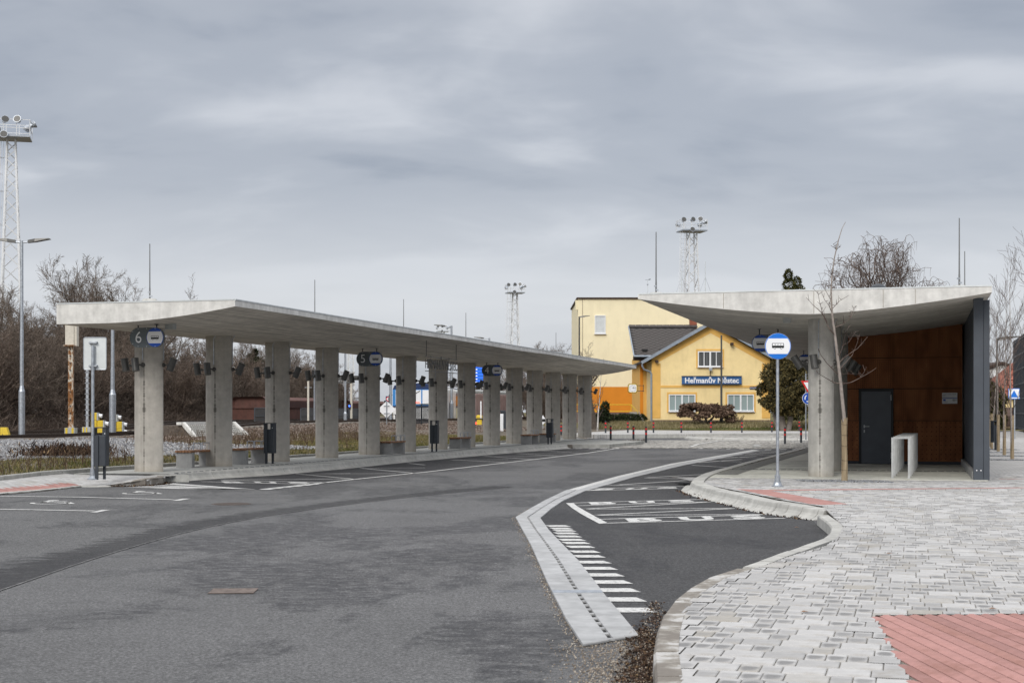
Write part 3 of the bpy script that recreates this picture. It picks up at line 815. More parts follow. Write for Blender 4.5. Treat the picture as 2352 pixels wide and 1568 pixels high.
# ------------------------------------------------------------------ road markings (children of the road, each line its own sheet)
def mark(line, w, name='marking_line', z=0.011):
    struct(name, strip_mb(line, w, z), M['paint'], road)
def quad(corners, name='marking_bar', z=0.0112):
    struct(name, MB().sheet(zed(corners, z)), M['paint'], road)
mark(edge_l[0:], 0.13)
mark([a + (b - a) * 0.2 for a, b in zip(ch_l[:4], ch_r[:4])], 0.20)
for (a, b, y) in ((300, 430, 568), (325, 445, 584), (345, 465, 598), (350, 480, 615), (360, 500, 635), (380, 525, 657), (405, 553, 677), (430, 583, 702), (450, 615, 733), (475, 645, 763), (497, 680, 800), (525, 720, 840), (555, 760, 882), (590, 810, 928), (632, 858, 980), (672, 895, 1040), (712, 966, 1108)):
    p, q = G6(a + 4, y), G6(b, y)
    h = 0.135
    quad([p + Vector((0.03, -h, 0)), q + Vector((0.05, -h, 0)), q + Vector((-0.02, h, 0)), p + Vector((-0.03, h, 0))])
quad(pts(G8, 0, (438, 272), (497, 272), (532, 300), (600, 340), (690, 390), (780, 437), (710, 442), (630, 400), (555, 358), (485, 312)))
for a, b in (((497, 271.5), (1585, 240.5)), ((535, 294), (1655, 261)), ((570, 322), (1655, 261)), ((575, 321.5), (1840, 315.5)), ((655, 372), (1840, 315.5)), ((660, 372), (2130, 365)), ((712, 405), (2130, 365)), ((770, 437), (2228, 396))):
    p, q = G8(*a), G8(*b)
    mark([p, q], 0.085)
# further bays beyond: pairs of oblique lines
for a, b in (((540, 171), (1350, 151)), ((620, 152), (1330, 140)), ((765, 124), (1405, 137)), ((868, 122), (1415, 87)), ((1080, 66), (1480, 76)), ((1100, 63), (1665, 31))):
    mark([G8(*a), G8(*b)], 0.10)
for a, b in (((1270, 472), (1600, 493)), ((1325, 450), (1720, 420)), ((1400, 430), (1720, 443)), ((1480, 415), (1850, 392)), ((1560, 398), (1900, 408)), ((1640, 385), (2020, 360)), ((1700, 378), (2030, 385)), ((1750, 365), (2100, 348)), ((1820, 348), (2190, 341))):
    mark([G5(*a), G5(*b)], 0.11)
# lines in the long platform's lane
def lane(a, b, w=0.10): mark([GM(*a), GM(*b)], w)
for a, b in (((600, 373), (1900, 405)), ((830, 352), (2352, 342)), ((850, 355), (2100, 385)), ((1735, 281), (2352, 338)), ((1760, 282), (2352, 277))):
    lane(a, b)
g2 = plate(900, 1200, 2.091)
g3 = plate(1600, 1250, 2.614)
for a, b in (((600, 1455), (1080, 1500)), ((620, 1455), (1430, 1452)), ((1130, 1407), (1590, 1450)), ((1140, 1407), (1673, 1404)), ((1530, 1366), (1673, 1380))):
    mark([g2(*a), g2(*b)], 0.10)
for a, b in (((530, 1540), (1100, 1567)), ((540, 1540), (1130, 1538)), ((880, 1503), (1380, 1535)), ((890, 1503), (1480, 1500)), ((1220, 1474), (1650, 1500)), ((1240, 1473), (1750, 1472)), ((1480, 1447), (1900, 1470)), ((1490, 1447), (1980, 1446)), ((1700, 1425), (2091, 1440))):
    mark([g3(*a), g3(*b)], 0.10)
# arrow fan and dashes at the near end of the lane
for a, b, c, d in (((1045, 211), (1160, 211), (2180, 231), (1500, 226)), ((1270, 196), (1400, 196), (2185, 231), (1900, 229)), ((1400, 187), (1480, 178), (2190, 231), (2100, 229)), ((1120, 204), (1260, 204), (2170, 231), (1700, 226))):
    quad(pts(GL, 0, a, b, c, d))
for (x, y, w) in ((1300, 463, 120), (1400, 449, 130), (1515, 436, 130), (1640, 426, 120), (1745, 414, 130), (1850, 402, 110)):
    quad([GM(x, y + 5), GM(x + w, y + 5), GM(x + w + 50, y - 4), GM(x + 50, y - 4)])
# parking lines and faded wheelchair marks on the left
for line, hook in ((((-400, 283), (700, 298), (1480, 319)), ((1465, 328), (1530, 328), (1628, 311), (1560, 311))), (((-400, 396), (300, 406), (800, 416)), ((765, 429), (830, 429), (942, 408), (870, 408)))):
    mark([GL(*q) for q in line], 0.115)
    quad(pts(GL, 0, *hook))
def wheelchair(cx, cy, w):
    mb = MB()
    c = GL(cx, cy)
    def T(x, y): return (c.x + x * 0.95, c.y + y * 0.95, 0.0115)
    def arc(r0, r1, a0, a1, x0, y0):
        n = 14
        vs = []
        for i in range(n + 1):
            a = a0 + (a1 - a0) * i / n
            vs += [T(x0 + r0 * math.cos(a), y0 + r0 * math.sin(a)), T(x0 + r1 * math.cos(a), y0 + r1 * math.sin(a))]
        mb.add(vs, [(2 * i, 2 * i + 1, 2 * i + 3, 2 * i + 2) for i in range(n)])
    arc(0.27, 0.36, R(170), R(395), 0.05, -0.1)
    arc(0.0, 0.11, 0, R(360), -0.12, 0.62)
    for q in (((-0.2, 0.1), (-0.1, 0.1), (-0.06, 0.5), (-0.18, 0.5)), ((-0.2, 0.1), (0.3, 0.1), (0.3, 0.2), (-0.2, 0.2)), ((0.24, 0.1), (0.48, -0.36), (0.58, -0.32), (0.34, 0.16)), ((-0.1, 0.32), (0.2, 0.32), (0.2, 0.4), (-0.1, 0.4))):
        mb.sheet([T(*p) for p in q])
    struct('wheelchair_marking', mb, M['paint'], road)
wheelchair(1185, 262, 0); wheelchair(420, 345, 0)

# painted letters
def text_mesh(body, size=1.0, extrude=0.0, align='CENTER', bold=0.0, spacing=1.0):
    cu = bpy.data.curves.new('lettering', 'FONT')
    cu.body = body; cu.size = size; cu.extrude = extrude; cu.align_x = align; cu.align_y = 'CENTER'
    cu.offset = bold; cu.space_character = spacing; cu.resolution_u = 3
    o = bpy.data.objects.new('lettering', cu); C.objects.link(o)
    bpy.context.view_layer.update()
    me = bpy.data.meshes.new_from_object(o.evaluated_get(bpy.context.evaluated_depsgraph_get()))
    bpy.data.objects.remove(o); bpy.data.curves.remove(cu)
    me.materials.clear()
    return me
def road_letters(box, word='BUS'):
    """letters spread over the ground quad box = (near left, near right, far right, far left)"""
    a, b, c, d = box
    for i, chx in enumerate(word):
        me = text_mesh(chx, 1.0, 0, bold=0.045)
        xs = [v.co.x for v in me.vertices]; ys = [v.co.y for v in me.vertices]
        x0, x1, y0, y1 = min(xs), max(xs), min(ys), max(ys)
        n = len(word)
        for v in me.vertices:
            fx = (i + 0.08 + 0.64 * (v.co.x - x0) / (x1 - x0)) / (n - 0.28); fy = (v.co.y - y0) / (y1 - y0)
            lo = a + (b - a) * fx; hi = d + (c - d) * fx
            p = lo + (hi - lo) * fy
            v.co = (p.x, p.y, 0.0118)
        struct('marking_letter', me, M['paint'], road)
road_letters((G8(920, 429), G8(2088, 399), G8(2030, 371), G8(880, 400)))
road_letters((G8(620, 287), G8(1500, 262), G8(1460, 246), G8(590, 266)))
road_letters((G8(600, 168), G8(1350, 152), G8(1350, 141), G8(700, 155)))
road_letters((GM(850, 391), GM(1900, 398), GM(1850, 380), GM(800, 369)))
# manhole covers and the pale gully plate
def manhole(c, r, nm='manhole_cover'):
    struct(nm, MB().lathe([(r, 0.004), (r, 0.0075), (r * 0.92, 0.0085), (r * 0.9, 0.007)], (c.x, c.y, 0), 20), M['rail'], road)
manhole(GL(1980, 354), 0.34)
a = P(487, 1353); b = P(590, 1360)
struct('gully_plate', MB().box(((a.x + b.x) / 2, a.y - 0.15, 0.007), (0.40, 0.34, 0.004), 0.05), plain('worn_iron', (0.145, 0.115, 0.10), 0.8, 0.1, 0.4, 14), road)

# ------------------------------------------------------------------ pavement on the right, with its kerbs
SWZ = 0.150
k_in = pts(G6, 0.15, (1265, 283), (1330, 300), (1500, 335), (1700, 375), (1900, 415), (2060, 437), (2195, 565), (2170, 625), (2085, 690), (1880, 747), (1700, 812), (1530, 865), (1400, 912), (1290, 970), (1200, 1050), (1150, 1150), (1130, 1235), (1130, 1330), (1145, 1440), (1165, 1568))
near_ext = [P(1572, 1720, 0.15), P(1620, 2100, 0.15)]
outline = k_in + near_ext + [Vector((6.5, 2.2, 0)), Vector((60, 2.2, 0)), Vector((75, 118, 0)), Vector((44, 118, 0)), RR(62, 3.68), RR(1.2, 3.68), RR(0.9, -3.2)]
pavement = struct('pavement', MB().sheet(zed(outline, 0.138)), M['mortar'])
# paved area in the distance on the right (stones too small to tell apart)
struct('plaza', MB().sheet(zed([RR(1.0, 3.56), RR(62, 3.56), Vector((44, 118, 0)), Vector((75, 118, 0)), Vector((60, 26, 0)), RR(-1.5, 14)], 0.147)), M['far_paving'])
fk = smooth_poly(kerb_top_out, 1) + [P(1496, 1720, 0.15), P(1510, 2100, 0.15)]
kerb_near = struct('pavement_kerb', strip_mb(offset(fk, -0.07), 0.06, 0.003), M['mortar'])
fk2 = [Vector((p.x, p.y, 0)) for p in fk]
nsplit = 14
stones(kerb_near, fk2[:nsplit], sect(0.152, 0.15), 1, 0.55, M['kerb'])
stones(kerb_near, fk2[nsplit - 1:], sect(0.152, 0.15), 1, 0.8, M['wet_kerb'])
kr = [Vector((p.x, p.y, 0)) for p in kerb_r_foot]
bus_kerb = struct('bus_kerb', strip_mb(offset(kr, -0.25), 0.1, 0.003), M['mortar'])
K2 = [(o - 0.30, z) for o, z in KASSEL]
def ease(p):
    return 1.0 - 0.16 * sm(0, 1.2, 1.2 - (p - kr[-1]).length)
stones(bus_kerb, smooth_poly(kr, 1), K2, 1, 0.42, M['kerb'], zs=ease)
fkr = smooth_poly([Vector((p.x, p.y, 0)) for p in far_kerb_r], 2)
stones(bus_kerb, fkr, K2, -1, 0.8, M['kerb'])

def inside(p, poly):
    x, y = p[0], p[1]; c = False; n = len(poly); j = n - 1
    for i in range(n):
        xi, yi = poly[i][0], poly[i][1]; xj, yj = poly[j][0], poly[j][1]
        if (yi > y) != (yj > y) and x < (xj - xi) * (y - yi) / (yj - yi) + xi: c = not c
        j = i
    return c
def onscreen(p, z=0.15, mx=60):
    if p[1] < 3: return False
    x = 1176 + FOC * p[0] / p[1]; y = HOR + FOC * (EYE - z) / p[1]
    return -mx < x < 2352 + mx and y < 1568 + mx * 1.5
PTH = R(15.8)
PU = Vector((math.sin(PTH), math.cos(PTH), 0)); PV = Vector((math.cos(PTH), -math.sin(PTH), 0))
# red tactile areas
red_near = [P(2008, 1412, .15), P(2352, 1408, .15), P(3300, 1397, .15), P(3300, 2250, .15), P(2474, 2250, .15)]
red_mid = pts(G7, 0.15, (535, 163), (700, 169), (2700, 151), (2700, 155), (760, 176), (1245, 259), (1085, 264), (1000, 258))
fx0, fx1 = P(1590, 1103, .15), P(2262, 1098.5, .15)
slab_front = [RR(0.72, -4.2), RR(0.72, 4.5)]
avoid = [red_near, red_mid]
stop_line = lambda p: (Vector((p[0], p[1], 0)) - OR).dot(U)
def paver_mesh(w, d, h=0.030, name='paver'):
    ch = 0.006; g = 0.0034
    x0, x1, y0, y1 = g - w / 2, w / 2 - g, g - d / 2, d / 2 - g
    r0 = [(x0, y0), (x1, y0), (x1, y1), (x0, y1)]
    r1 = [(x0 + ch, y0 + ch), (x1 - ch, y0 + ch), (x1 - ch, y1 - ch), (x0 + ch, y1 - ch)]
    vs = [(x, y, 0.0) for x, y in r0] + [(x, y, h - 0.005) for x, y in r0] + [(x, y, h) for x, y in r1]
    fs = [(j, (j + 1) % 4, 4 + (j + 1) % 4, 4 + j) for j in range(4)] + [(4 + j, 4 + (j + 1) % 4, 8 + (j + 1) % 4, 8 + j) for j in range(4)] + [(8, 9, 10, 11)]
    return vs, fs, [((v[0] + w / 2) / w, (v[1] + d / 2) / d) if w < 0.2 else (0.02, 0.02) for v in vs]
def uv_layer(me, uvs):
    l = me.uv_layers.new(name='UVMap')
    idx = np.empty(len(me.loops), dtype=np.int32); me.loops.foreach_get('vertex_index', idx)
    l.data.foreach_set('uv', np.asarray(uvs, dtype=np.float32)[idx].ravel())
UW, UD = 0.122, 0.235
cells = []; cut = []
org = Vector((2.5, 8.0, 0))
for r in range(-40, 118):
    c = -80.0 + rnd.choice((0.0, 0.25, 0.5, 0.75))
    while c < 150:
        w = 2 if rnd.random() < 0.30 else 1
        ctr = org + PV * ((c + w / 2) * UW) + PU * (r * UD)
        c += w
        if ctr.y > 33.5 or not onscreen(ctr, mx=800): continue
        hw = w * UW / 2 - 0.004; hd = UD / 2 - 0.004
        cs = [ctr + PV * a + PU * b for a, b in ((-hw, -hd), (hw, -hd), (hw, hd), (-hw, hd))]
        if stop_line(ctr) > 0.62 and stop_line(ctr) < 60 and (ctr - OR).dot(V) < 3.64: continue
        ok = [inside(q, outline) and not any(inside(q, a) for a in avoid) for q in cs]
        if all(ok) and not any(inside(ctr, a) for a in avoid): cells.append((ctr, w))
        elif any(ok): cut.append((ctr, w))
cells.sort(key=lambda c: c[0].y)
vis = [c for c in cells if onscreen(c[0], mx=0)]
near = set(id(c) for c in vis[:298])
pm = {}
for w in (1, 2):
    vs, fs, uvs = paver_mesh(w * UW, UD)
    me = MB().add(vs, fs).mesh('paver'); me.materials.append(M['paver']); uv_layer(me, uvs)
    pm[w] = (me, vs, fs, uvs)
bv, bf, bu = [], [], []
for c in cells:
    ctr, w = c
    me, vs, fs, uvs = pm[w]
    dz = rnd.uniform(-0.0022, 0.0022); tx = rnd.uniform(-0.006, 0.006); ty = rnd.uniform(-0.006, 0.006)
    if id(c) in near:
        o = bpy.data.objects.new('paver', me); C.objects.link(o); o.parent = pavement
        o.location = (ctr.x, ctr.y, SWZ - 0.030 + dz); o.rotation_euler = (tx, ty, -PTH)
    else:
        b = len(bv)
        for v in vs:
            q = ctr + PV * v[0] + PU * v[1]
            bv.append((q.x, q.y, SWZ - 0.030 + dz + v[2] + tx * v[1] - ty * v[0]))
        bf.extend([tuple(i + b for i in f) for f in fs]); bu.extend(uvs)
# stones cut to fit along the kerbs and round the red fields
for ctr, w in cut:
    nx, ny = 6 * w, 10; dz = rnd.uniform(-0.002, 0.002); idx = {}
    ww, dd_ = w * UW - 0.006, UD - 0.006
    def vert(i, j):
        if (i, j) not in idx:
            q = ctr + PV * (ww * (i / nx - 0.5)) + PU * (dd_ * (j / ny - 0.5))
            idx[i, j] = len(bv); bv.append((q.x, q.y, SWZ + dz)); bu.append((i / nx, j / ny) if w == 1 else (0.02, 0.02))
        return idx[i, j]
    for i in range(nx):
        for j in range(ny):
            q = ctr + PV * (ww * ((i + .5) / nx - 0.5)) + PU * (dd_ * ((j + .5) / ny - 0.5))
            if inside(q, outline) and not any(inside(q, a) for a in avoid):
                bf.append((vert(i, j), vert(i + 1, j), vert(i + 1, j + 1), vert(i, j + 1)))
me = np_mesh('pavers', bv, bf); me.materials.append(M['paver']); uv_layer(me, bu)
o = link('pavers', me, None, pavement); o['kind'] = 'stuff'
# red tactile rows: strips with a ridge each
def red_rows(poly, d, pitch, z=SWZ, name='tactile_strip', step=0.2):
    """cut the area into strips along direction d; each strip is a row of ridged red pavers"""
    d = d.normalized(); n = Vector((-d.y, d.x, 0))
    if n.x < 0: n = -n
    vals = [Vector((p[0], p[1], 0)).dot(n) for p in poly]
    w = min(vals) + 0.002
    k = 0
    while w < max(vals) and k < 160:
        a = n * (w + pitch / 2)
        lo, hi = None, None
        best = []
        for i in range(len(poly)):
            p, q = poly[i], poly[(i + 1) % len(poly)]
            fp, fq = Vector((p[0], p[1], 0)).dot(n) - (w + pitch / 2), Vector((q[0], q[1], 0)).dot(n) - (w + pitch / 2)
            if (fp > 0) != (fq > 0):
                t = fp / (fp - fq); best.append((Vector((p[0], p[1], 0)) * (1 - t) + Vector((q[0], q[1], 0)) * t).dot(d))
        best.sort()
        for b0, b1 in zip(best[::2], best[1::2]):
            if b1 - b0 < 0.05: continue
            b0, b1 = b0 + 0.004, b1 - 0.004
            prof = [(0.004, 0), (0.004, 0.024), (pitch * 0.2, 0.027), (pitch * 0.36, 0.033), (pitch * 0.64, 0.033), (pitch * 0.8, 0.027), (pitch - 0.004, 0.024), (pitch - 0.004, 0)]
            vs = []
            for bb in (b0, b1):
                for x, h in prof:
                    q = d * bb + n * (w + x); vs.append((q.x, q.y, z - 0.030 + h))
            m_ = len(prof)
            fs = [(i, i + 1, m_ + i + 1, m_ + i) for i in range(m_ - 1)] + [tuple(range(m_)), tuple(range(2 * m_ - 1, m_ - 1, -1))]
            o = obj(name, MB().add(vs, fs), M['red_paver'], pavement)
        w += pitch; k += 1
red_rows(red_near, Vector((0.045, -1, 0)), 0.105)
struct('red_paving', MB().sheet(zed(red_mid, 0.1495)), M['red_paver'], pavement)
struct('red_paving', MB().sheet(zed([RR(1.62, 3.85), RR(1.62, 10.5), RR(1.88, 10.5), RR(1.88, 3.85)], 0.1515)), M['red_paver'], pavement)

# ------------------------------------------------------------------ left pavement and the long platform
PZ = 0.180
lk = [P(-300, 1170, 0), GL(-150, 281), GL(0, 275), GL(400, 243), GL(700, 208), GL(750, 205), GL(950, 207)]
lk = [Vector((p.x, p.y, 0)) for p in lk]
raise_k = [Vector((p.x, p.y, 0)) for p in (GL(950, 207), GL(1110, 205), GL(1260, 200), GL(1412, 184), GM(175, 385))]
kl = [Vector((p.x, p.y, 0)) for p in kerb_l]
lp_out = [(p.x, p.y, 0.125) for p in lk + raise_k] + [(*L(1.1, 1.55)[:2], 0.125), (*L(0.55, -1.05)[:2], 0.125)] + [(p.x + 0.0, p.y, 0.125) for p in reversed([q for q in back if q.y < 33.5])]
left_pavement = struct('left_pavement', MB().sheet(zed(lp_out, 0.014)), M['mortar'])
ltop = [(p[0], p[1], 0.158) for p in lp_out]
red_left = [GL(-200, 262, .02), GL(0, 243, .02), GL(300, 215, .02), GL(560, 190, .02), GL(700, 194, .02), GL(400, 229, .02), GL(0, 262, .02), GL(-200, 280, .02)]
def dist_line(p, line):
    best = 9.0
    for a, b in zip(line[:-1], line[1:]):
        d = Vector((b.x - a.x, b.y - a.y)); v = Vector((p[0] - a.x, p[1] - a.y))
        f = min(1, max(0, v.dot(d) / max(d.dot(d), 1e-9))); best = min(best, (v - d * f).length)
    return best
def left_z(p): return 0.030 + 0.125 * sm(0.15, 1.5, dist_line(p, lk[:-1]))
# stones of the left pavement, each with its own joint (joined: a few pixels each)
sets = {0: ([], [], []), 1: ([], [], [])}
for r in range(-44, 32):
    for c_ in range(-44, 44):
        ctr = OL + V * ((c_ + 0.5 * (r % 2)) * UW * 2) + U * (r * 0.122)
        if ctr.y < 20 or ctr.y > 36: continue
        cs = [ctr + V * a + U * b for a, b in ((-.118, -.06), (.118, -.06), (.118, .06), (-.118, .06))]
        ok = [inside(q, lp_out) for q in cs]
        if not any(ok): continue
        bv, bf, bu = sets[1 if inside(ctr, red_left) else 0]
        dzp = rnd.uniform(-0.0015, 0.0015); z0 = left_z(ctr) + dzp
        if all(ok):
            vs, fs, uvs = paver_mesh(0.244, 0.122)
            b = len(bv)
            for v in vs:
                q = ctr + V * v[0] + U * v[1]; bv.append((q.x, q.y, left_z(q) + dzp - 0.03 + v[2]))
            bf.extend([tuple(i + b for i in f) for f in fs]); bu.extend(uvs)
        else:
            idx = {}
            for i in range(8):
                for j in range(4):
                    q = ctr + V * (0.235 * ((i + .5) / 8 - .5)) + U * (0.122 * ((j + .5) / 4 - .5))
                    if not inside(q, lp_out): continue
                    f = []
                    for di, dj in ((0, 0), (1, 0), (1, 1), (0, 1)):
                        k_ = (i + di, j + dj)
                        if k_ not in idx:
                            q = ctr + V * (0.235 * (k_[0] / 8 - .5)) + U * (0.122 * (k_[1] / 4 - .5))
                            idx[k_] = len(bv); bv.append((q.x, q.y, left_z(q) + dzp)); bu.append((0.02, 0.02))
                        f.append(idx[k_])
                    bf.append(tuple(f))
for k_, (bv, bf, bu) in sets.items():
    if not bf: continue
    me = np_mesh('pavers', bv, bf); me.materials.append(M['red_paver' if k_ else 'paver']); uv_layer(me, bu)
    o = link('red_pavers' if k_ else 'pavers', me, None, left_pavement); o['kind'] = 'stuff'
lkerb = struct('left_kerb', strip_mb(lk, 0.05, 0.012), M['mortar'])
stones(lkerb, lk, sect(0.150, 0.15), 1, 0.9, M['kerb'], zs=lambda p: 0.22)
stones(lkerb, raise_k, sect(0.168, 0.16), 1, 0.75, M['wet_kerb'], zs=lambda p: 0.22 + 0.78 * sm(raise_k[0].x - 0.05, raise_k[0].x + 0.55, p.x))
plat = [(*L(0.55, -1.05)[:2], 0.178), (*L(0.85, 1.75)[:2], 0.178)] + [(p.x, p.y, 0.178) for p in offset(kl, -0.35)] + [(*P(1400, 1020, .18)[:2], 0.178), (*P(1480, 1012.5, .18)[:2], 0.178), (*P(1350, 1009, .18)[:2], 0.178), (*L(50, -1.05)[:2], 0.178)]
platform = struct('long_platform', MB().prism([(p[0], p[1]) for p in plat], 0.0, 0.178), M['slab'])
lane_kerb = struct('platform_kerb', strip_mb(offset(kl, -0.25), 0.2, 0.01), M['mortar'])
stones(lane_kerb, smooth_poly(kl, 1), K2, 1, 1.0, M['kerb'])
end_k = [Vector((p.x, p.y, 0)) for p in (P(1314, 1029.6), P(1345, 1025), P(1400, 1022), P(1486, 1014))]
stones(lane_kerb, end_k, sect(0.17, 0.2), 1, 1.0, M['wet_kerb'])
def tactile(parent, f, s0, s1, t, z):
    mb = MB(); n = int((s1 - s0) / 0.3)
    for i in range(n):
        mb.box(f(s0 + i * 0.3 + 0.15, t, z + 0.004), (0.09, 0.22, 0.008), -TH + 0.5)
    o = obj('tactile_studs', mb, M['anthracite'], parent); o['kind'] = 'stuff'
tactile(platform, L, 1.2, 48, 1.15, 0.178)
struct('tactile_line', strip_mb([L(0.72, -0.9), L(0.98, 1.7)], 0.10, 0.182), M['anthracite'], platform)

# right shelter floor
slab = [RR(0.72, -3.9), RR(0.72, 3.86), RR(47, 3.86), RR(47, -2.2)] 
fl = [p for p in offset(fkr, 0.36) if p.y > 31.2]
slab = [RR(0.72, 3.58), RR(47, 3.58)] + [Vector((p.x, p.y, 0)) for p in reversed(fl)] + [RR(0.72, (Vector((fl[0].x, fl[0].y, 0)) - OR).dot(V))]
floor_r = struct('shelter_floor', MB().prism([(p[0], p[1]) for p in slab], 0.0, 0.156), M['slab_r'])
def tact_line(p0, p1, parent, z):
    mb = MB(); d = p1 - p0; n = int(d.length / 0.17); a = math.atan2(d.y, d.x)
    for i in range(n):
        c = p0 + d * ((i + 0.5) / n)
        mb.box((c.x, c.y, z + 0.005), (0.14, 0.07, 0.010), a + 0.7)
    o = obj('tactile_studs', mb, M['anthracite'], parent); o['kind'] = 'stuff'
tact_line(RR(5.3, -2.4), RR(5.3, 3.3), floor_r, 0.156)
tact_line(RR(23, -2.4), RR(23, 0), floor_r, 0.156)
struct('dark_tactile_strip', strip_mb([p for p in offset(fkr, 0.75) if p.y > 32.5], 0.5, 0.161), plain('grey_tactile', (0.17, 0.168, 0.155), 0.9, 0, 0.2, 12), floor_r)

# ------------------------------------------------------------------ far crossing: setts, second road, island, far pavement
def cobble_field(name, poly, z, size, mat_, ang):
    """setts with their own tops and joints; joined since each is a pixel or two"""
    base = struct(name, MB().sheet(zed(poly, z - 0.02)), M['mortar'])
    xs = [p[0] for p in poly]; ys = [p[1] for p in poly]
    vs, fs = [], []
    y = min(ys); r = 0
    ca, sa = math.cos(ang), math.sin(ang)
    cx, cy = sum(xs) / len(xs), sum(ys) / len(ys)
    ext = max(max(xs) - min(xs), max(ys) - min(ys)) * 0.75
    a = -ext
    while a < ext:
        b = -ext + (r % 2) * size / 2
        while b < ext:
            x_, y_ = cx + ca * b - sa * a, cy + sa * b + ca * a
            b += size * rnd.uniform(0.95, 1.06)
            if not inside((x_, y_), poly): continue
            h = size * 0.44; k = len(vs); dz = rnd.uniform(-0.006, 0.006)
            for sc, zz in ((1.0, z - 0.02), (1.0, z - 0.006), (0.72, z + 0.004)):
                for ux, uy in ((-h, -h * 0.95), (h, -h * 0.95), (h, h * 0.95), (-h, h * 0.95)):
                    vs.append((x_ + sc * (ca * ux - sa * uy), y_ + sc * (sa * ux + ca * uy), zz + dz))
            for q in range(2):
                for j in range(4):
                    fs.append((k + q * 4 + j, k + q * 4 + (j + 1) % 4, k + q * 4 + 4 + (j + 1) % 4, k + q * 4 + 4 + j))
            fs.append((k + 8, k + 9, k + 10, k + 11))
        a += size; r += 1
    o = link('setts', np_mesh('setts', vs, fs), mat_, base); o['kind'] = 'stuff'
t = NT('granite_sett'); c = t.ramp(t.island(), [(0.0, (0.17, 0.165, 0.155)), (0.6, (0.31, 0.30, 0.28)), (1.0, (0.44, 0.42, 0.39))])
M['sett'] = t.done(c, 0.85)
cob = [(p.x, p.y) for p in pts(G5, 0, (210, 318), (290, 300), (500, 292), (690, 280), (860, 252), (1672, 250), (2290, 262), (2420, 285), (2240, 322))]
cobble_field('cobbled_strip', cob, 0.03, 0.17, M['sett'], -0.35)
isl_ = [(p.x, p.y) for p in pts(G5, 0.1, (1240, 218), (1300, 205), (1450, 193), (1800, 185), (2300, 188), (2500, 200), (2500, 236), (1900, 234), (1400, 229))]
cobble_field('traffic_island', isl_, 0.10, 0.22, M['sett'], 0.1)
ik = struct('island_kerb', strip_mb([Vector((x, y, 0)) for x, y in isl_], 0.06, 0.01), M['mortar'])
stones(ik, [Vector((x, y, 0)) for x, y in isl_ + isl_[:1]], [(0.25, 0), (0.2, 0.09), (0.15, 0.11), (-0.12, 0.13), (-0.12, 0)], -1, 1.4, M['kerb'])
mark([G5(1255, 318, 0), G5(1330, 290, 0), G5(1500, 262, 0), G5(1680, 252, 0)], 0.16, z=0.05)
mark([G5(690, 300), G5(760, 288)], 0.5, z=0.05)
for x, y in ((1345, 322), (1478, 324), (1596, 325), (1715, 326)):
    quad([G5(x - 20, y + 2), G5(x + 18, y + 2), G5(x + 26, y - 2), G5(x - 10, y - 2)])
for x, y in ((1850, 298), (1850, 312)):
    quad([G5(x - 40, y + 4), G5(x + 20, y + 4), G5(x + 50, y - 4), G5(x - 10, y - 4)], z=0.052)
for x, y in ((260, 322), (380, 323), (480, 323), (590, 323), (1955, 333), (2090, 331), (2200, 330)):
    quad([G5(x - 35, y + 2), G5(x + 25, y + 2), G5(x + 35, y - 2), G5(x - 25, y - 2)])
far_pv = pts(G5, 0.25, (-250, 190), (420, 196), (1300, 190), (2300, 182), (3000, 178), (3000, 164), (2290, 164), (1300, 160), (430, 152), (-250, 150))
struct('far_pavement', MB().prism([(p.x, p.y) for p in far_pv], 0.0, 0.25), M['far_paving'])
fpk = struct('far_kerb', strip_mb([Vector((p.x, p.y, 0)) for p in far_pv[:5]], 0.05, 0.01), M['mortar'])
stones(fpk, [Vector((p.x, p.y, 0)) for p in far_pv[:5]], sect(0.262, 0.25), 1, 2.0, M['kerb'])
# raised lawn in front of the station house
lawn_front = [Vector((p.x, p.y, 0)) for p in reversed(far_pv[5:])]
vs = []; fs = []
NR = 26
lf = resample(lawn_front, 1.0)
for p in lf:
    for j in range(NR):
        f = j / (NR - 1)
        y = p.y + (160 - p.y) * f ** 1.6
        vs.append((p.x * (1 + 0.2 * f), y, 0.25 + 0.43 * sm(p.y, 114, y) + 0.02 * math.sin(p.x * 1.1 + j)))
for i in range(len(lf) - 1):
    for j in range(NR - 1):
        a = i * NR + j; fs.append((a, a + NR, a + NR + 1, a + 1))
struct('lawn', MB().add(vs, fs), M['meadow'])
def lawn_z(x, y):
    y0 = 107.0
    for a, b in zip(lf[:-1], lf[1:]):
        if min(a.x, b.x) <= x <= max(a.x, b.x): y0 = (a.y + b.y) / 2
    return 0.25 + 0.43 * sm(y0, 114, y)

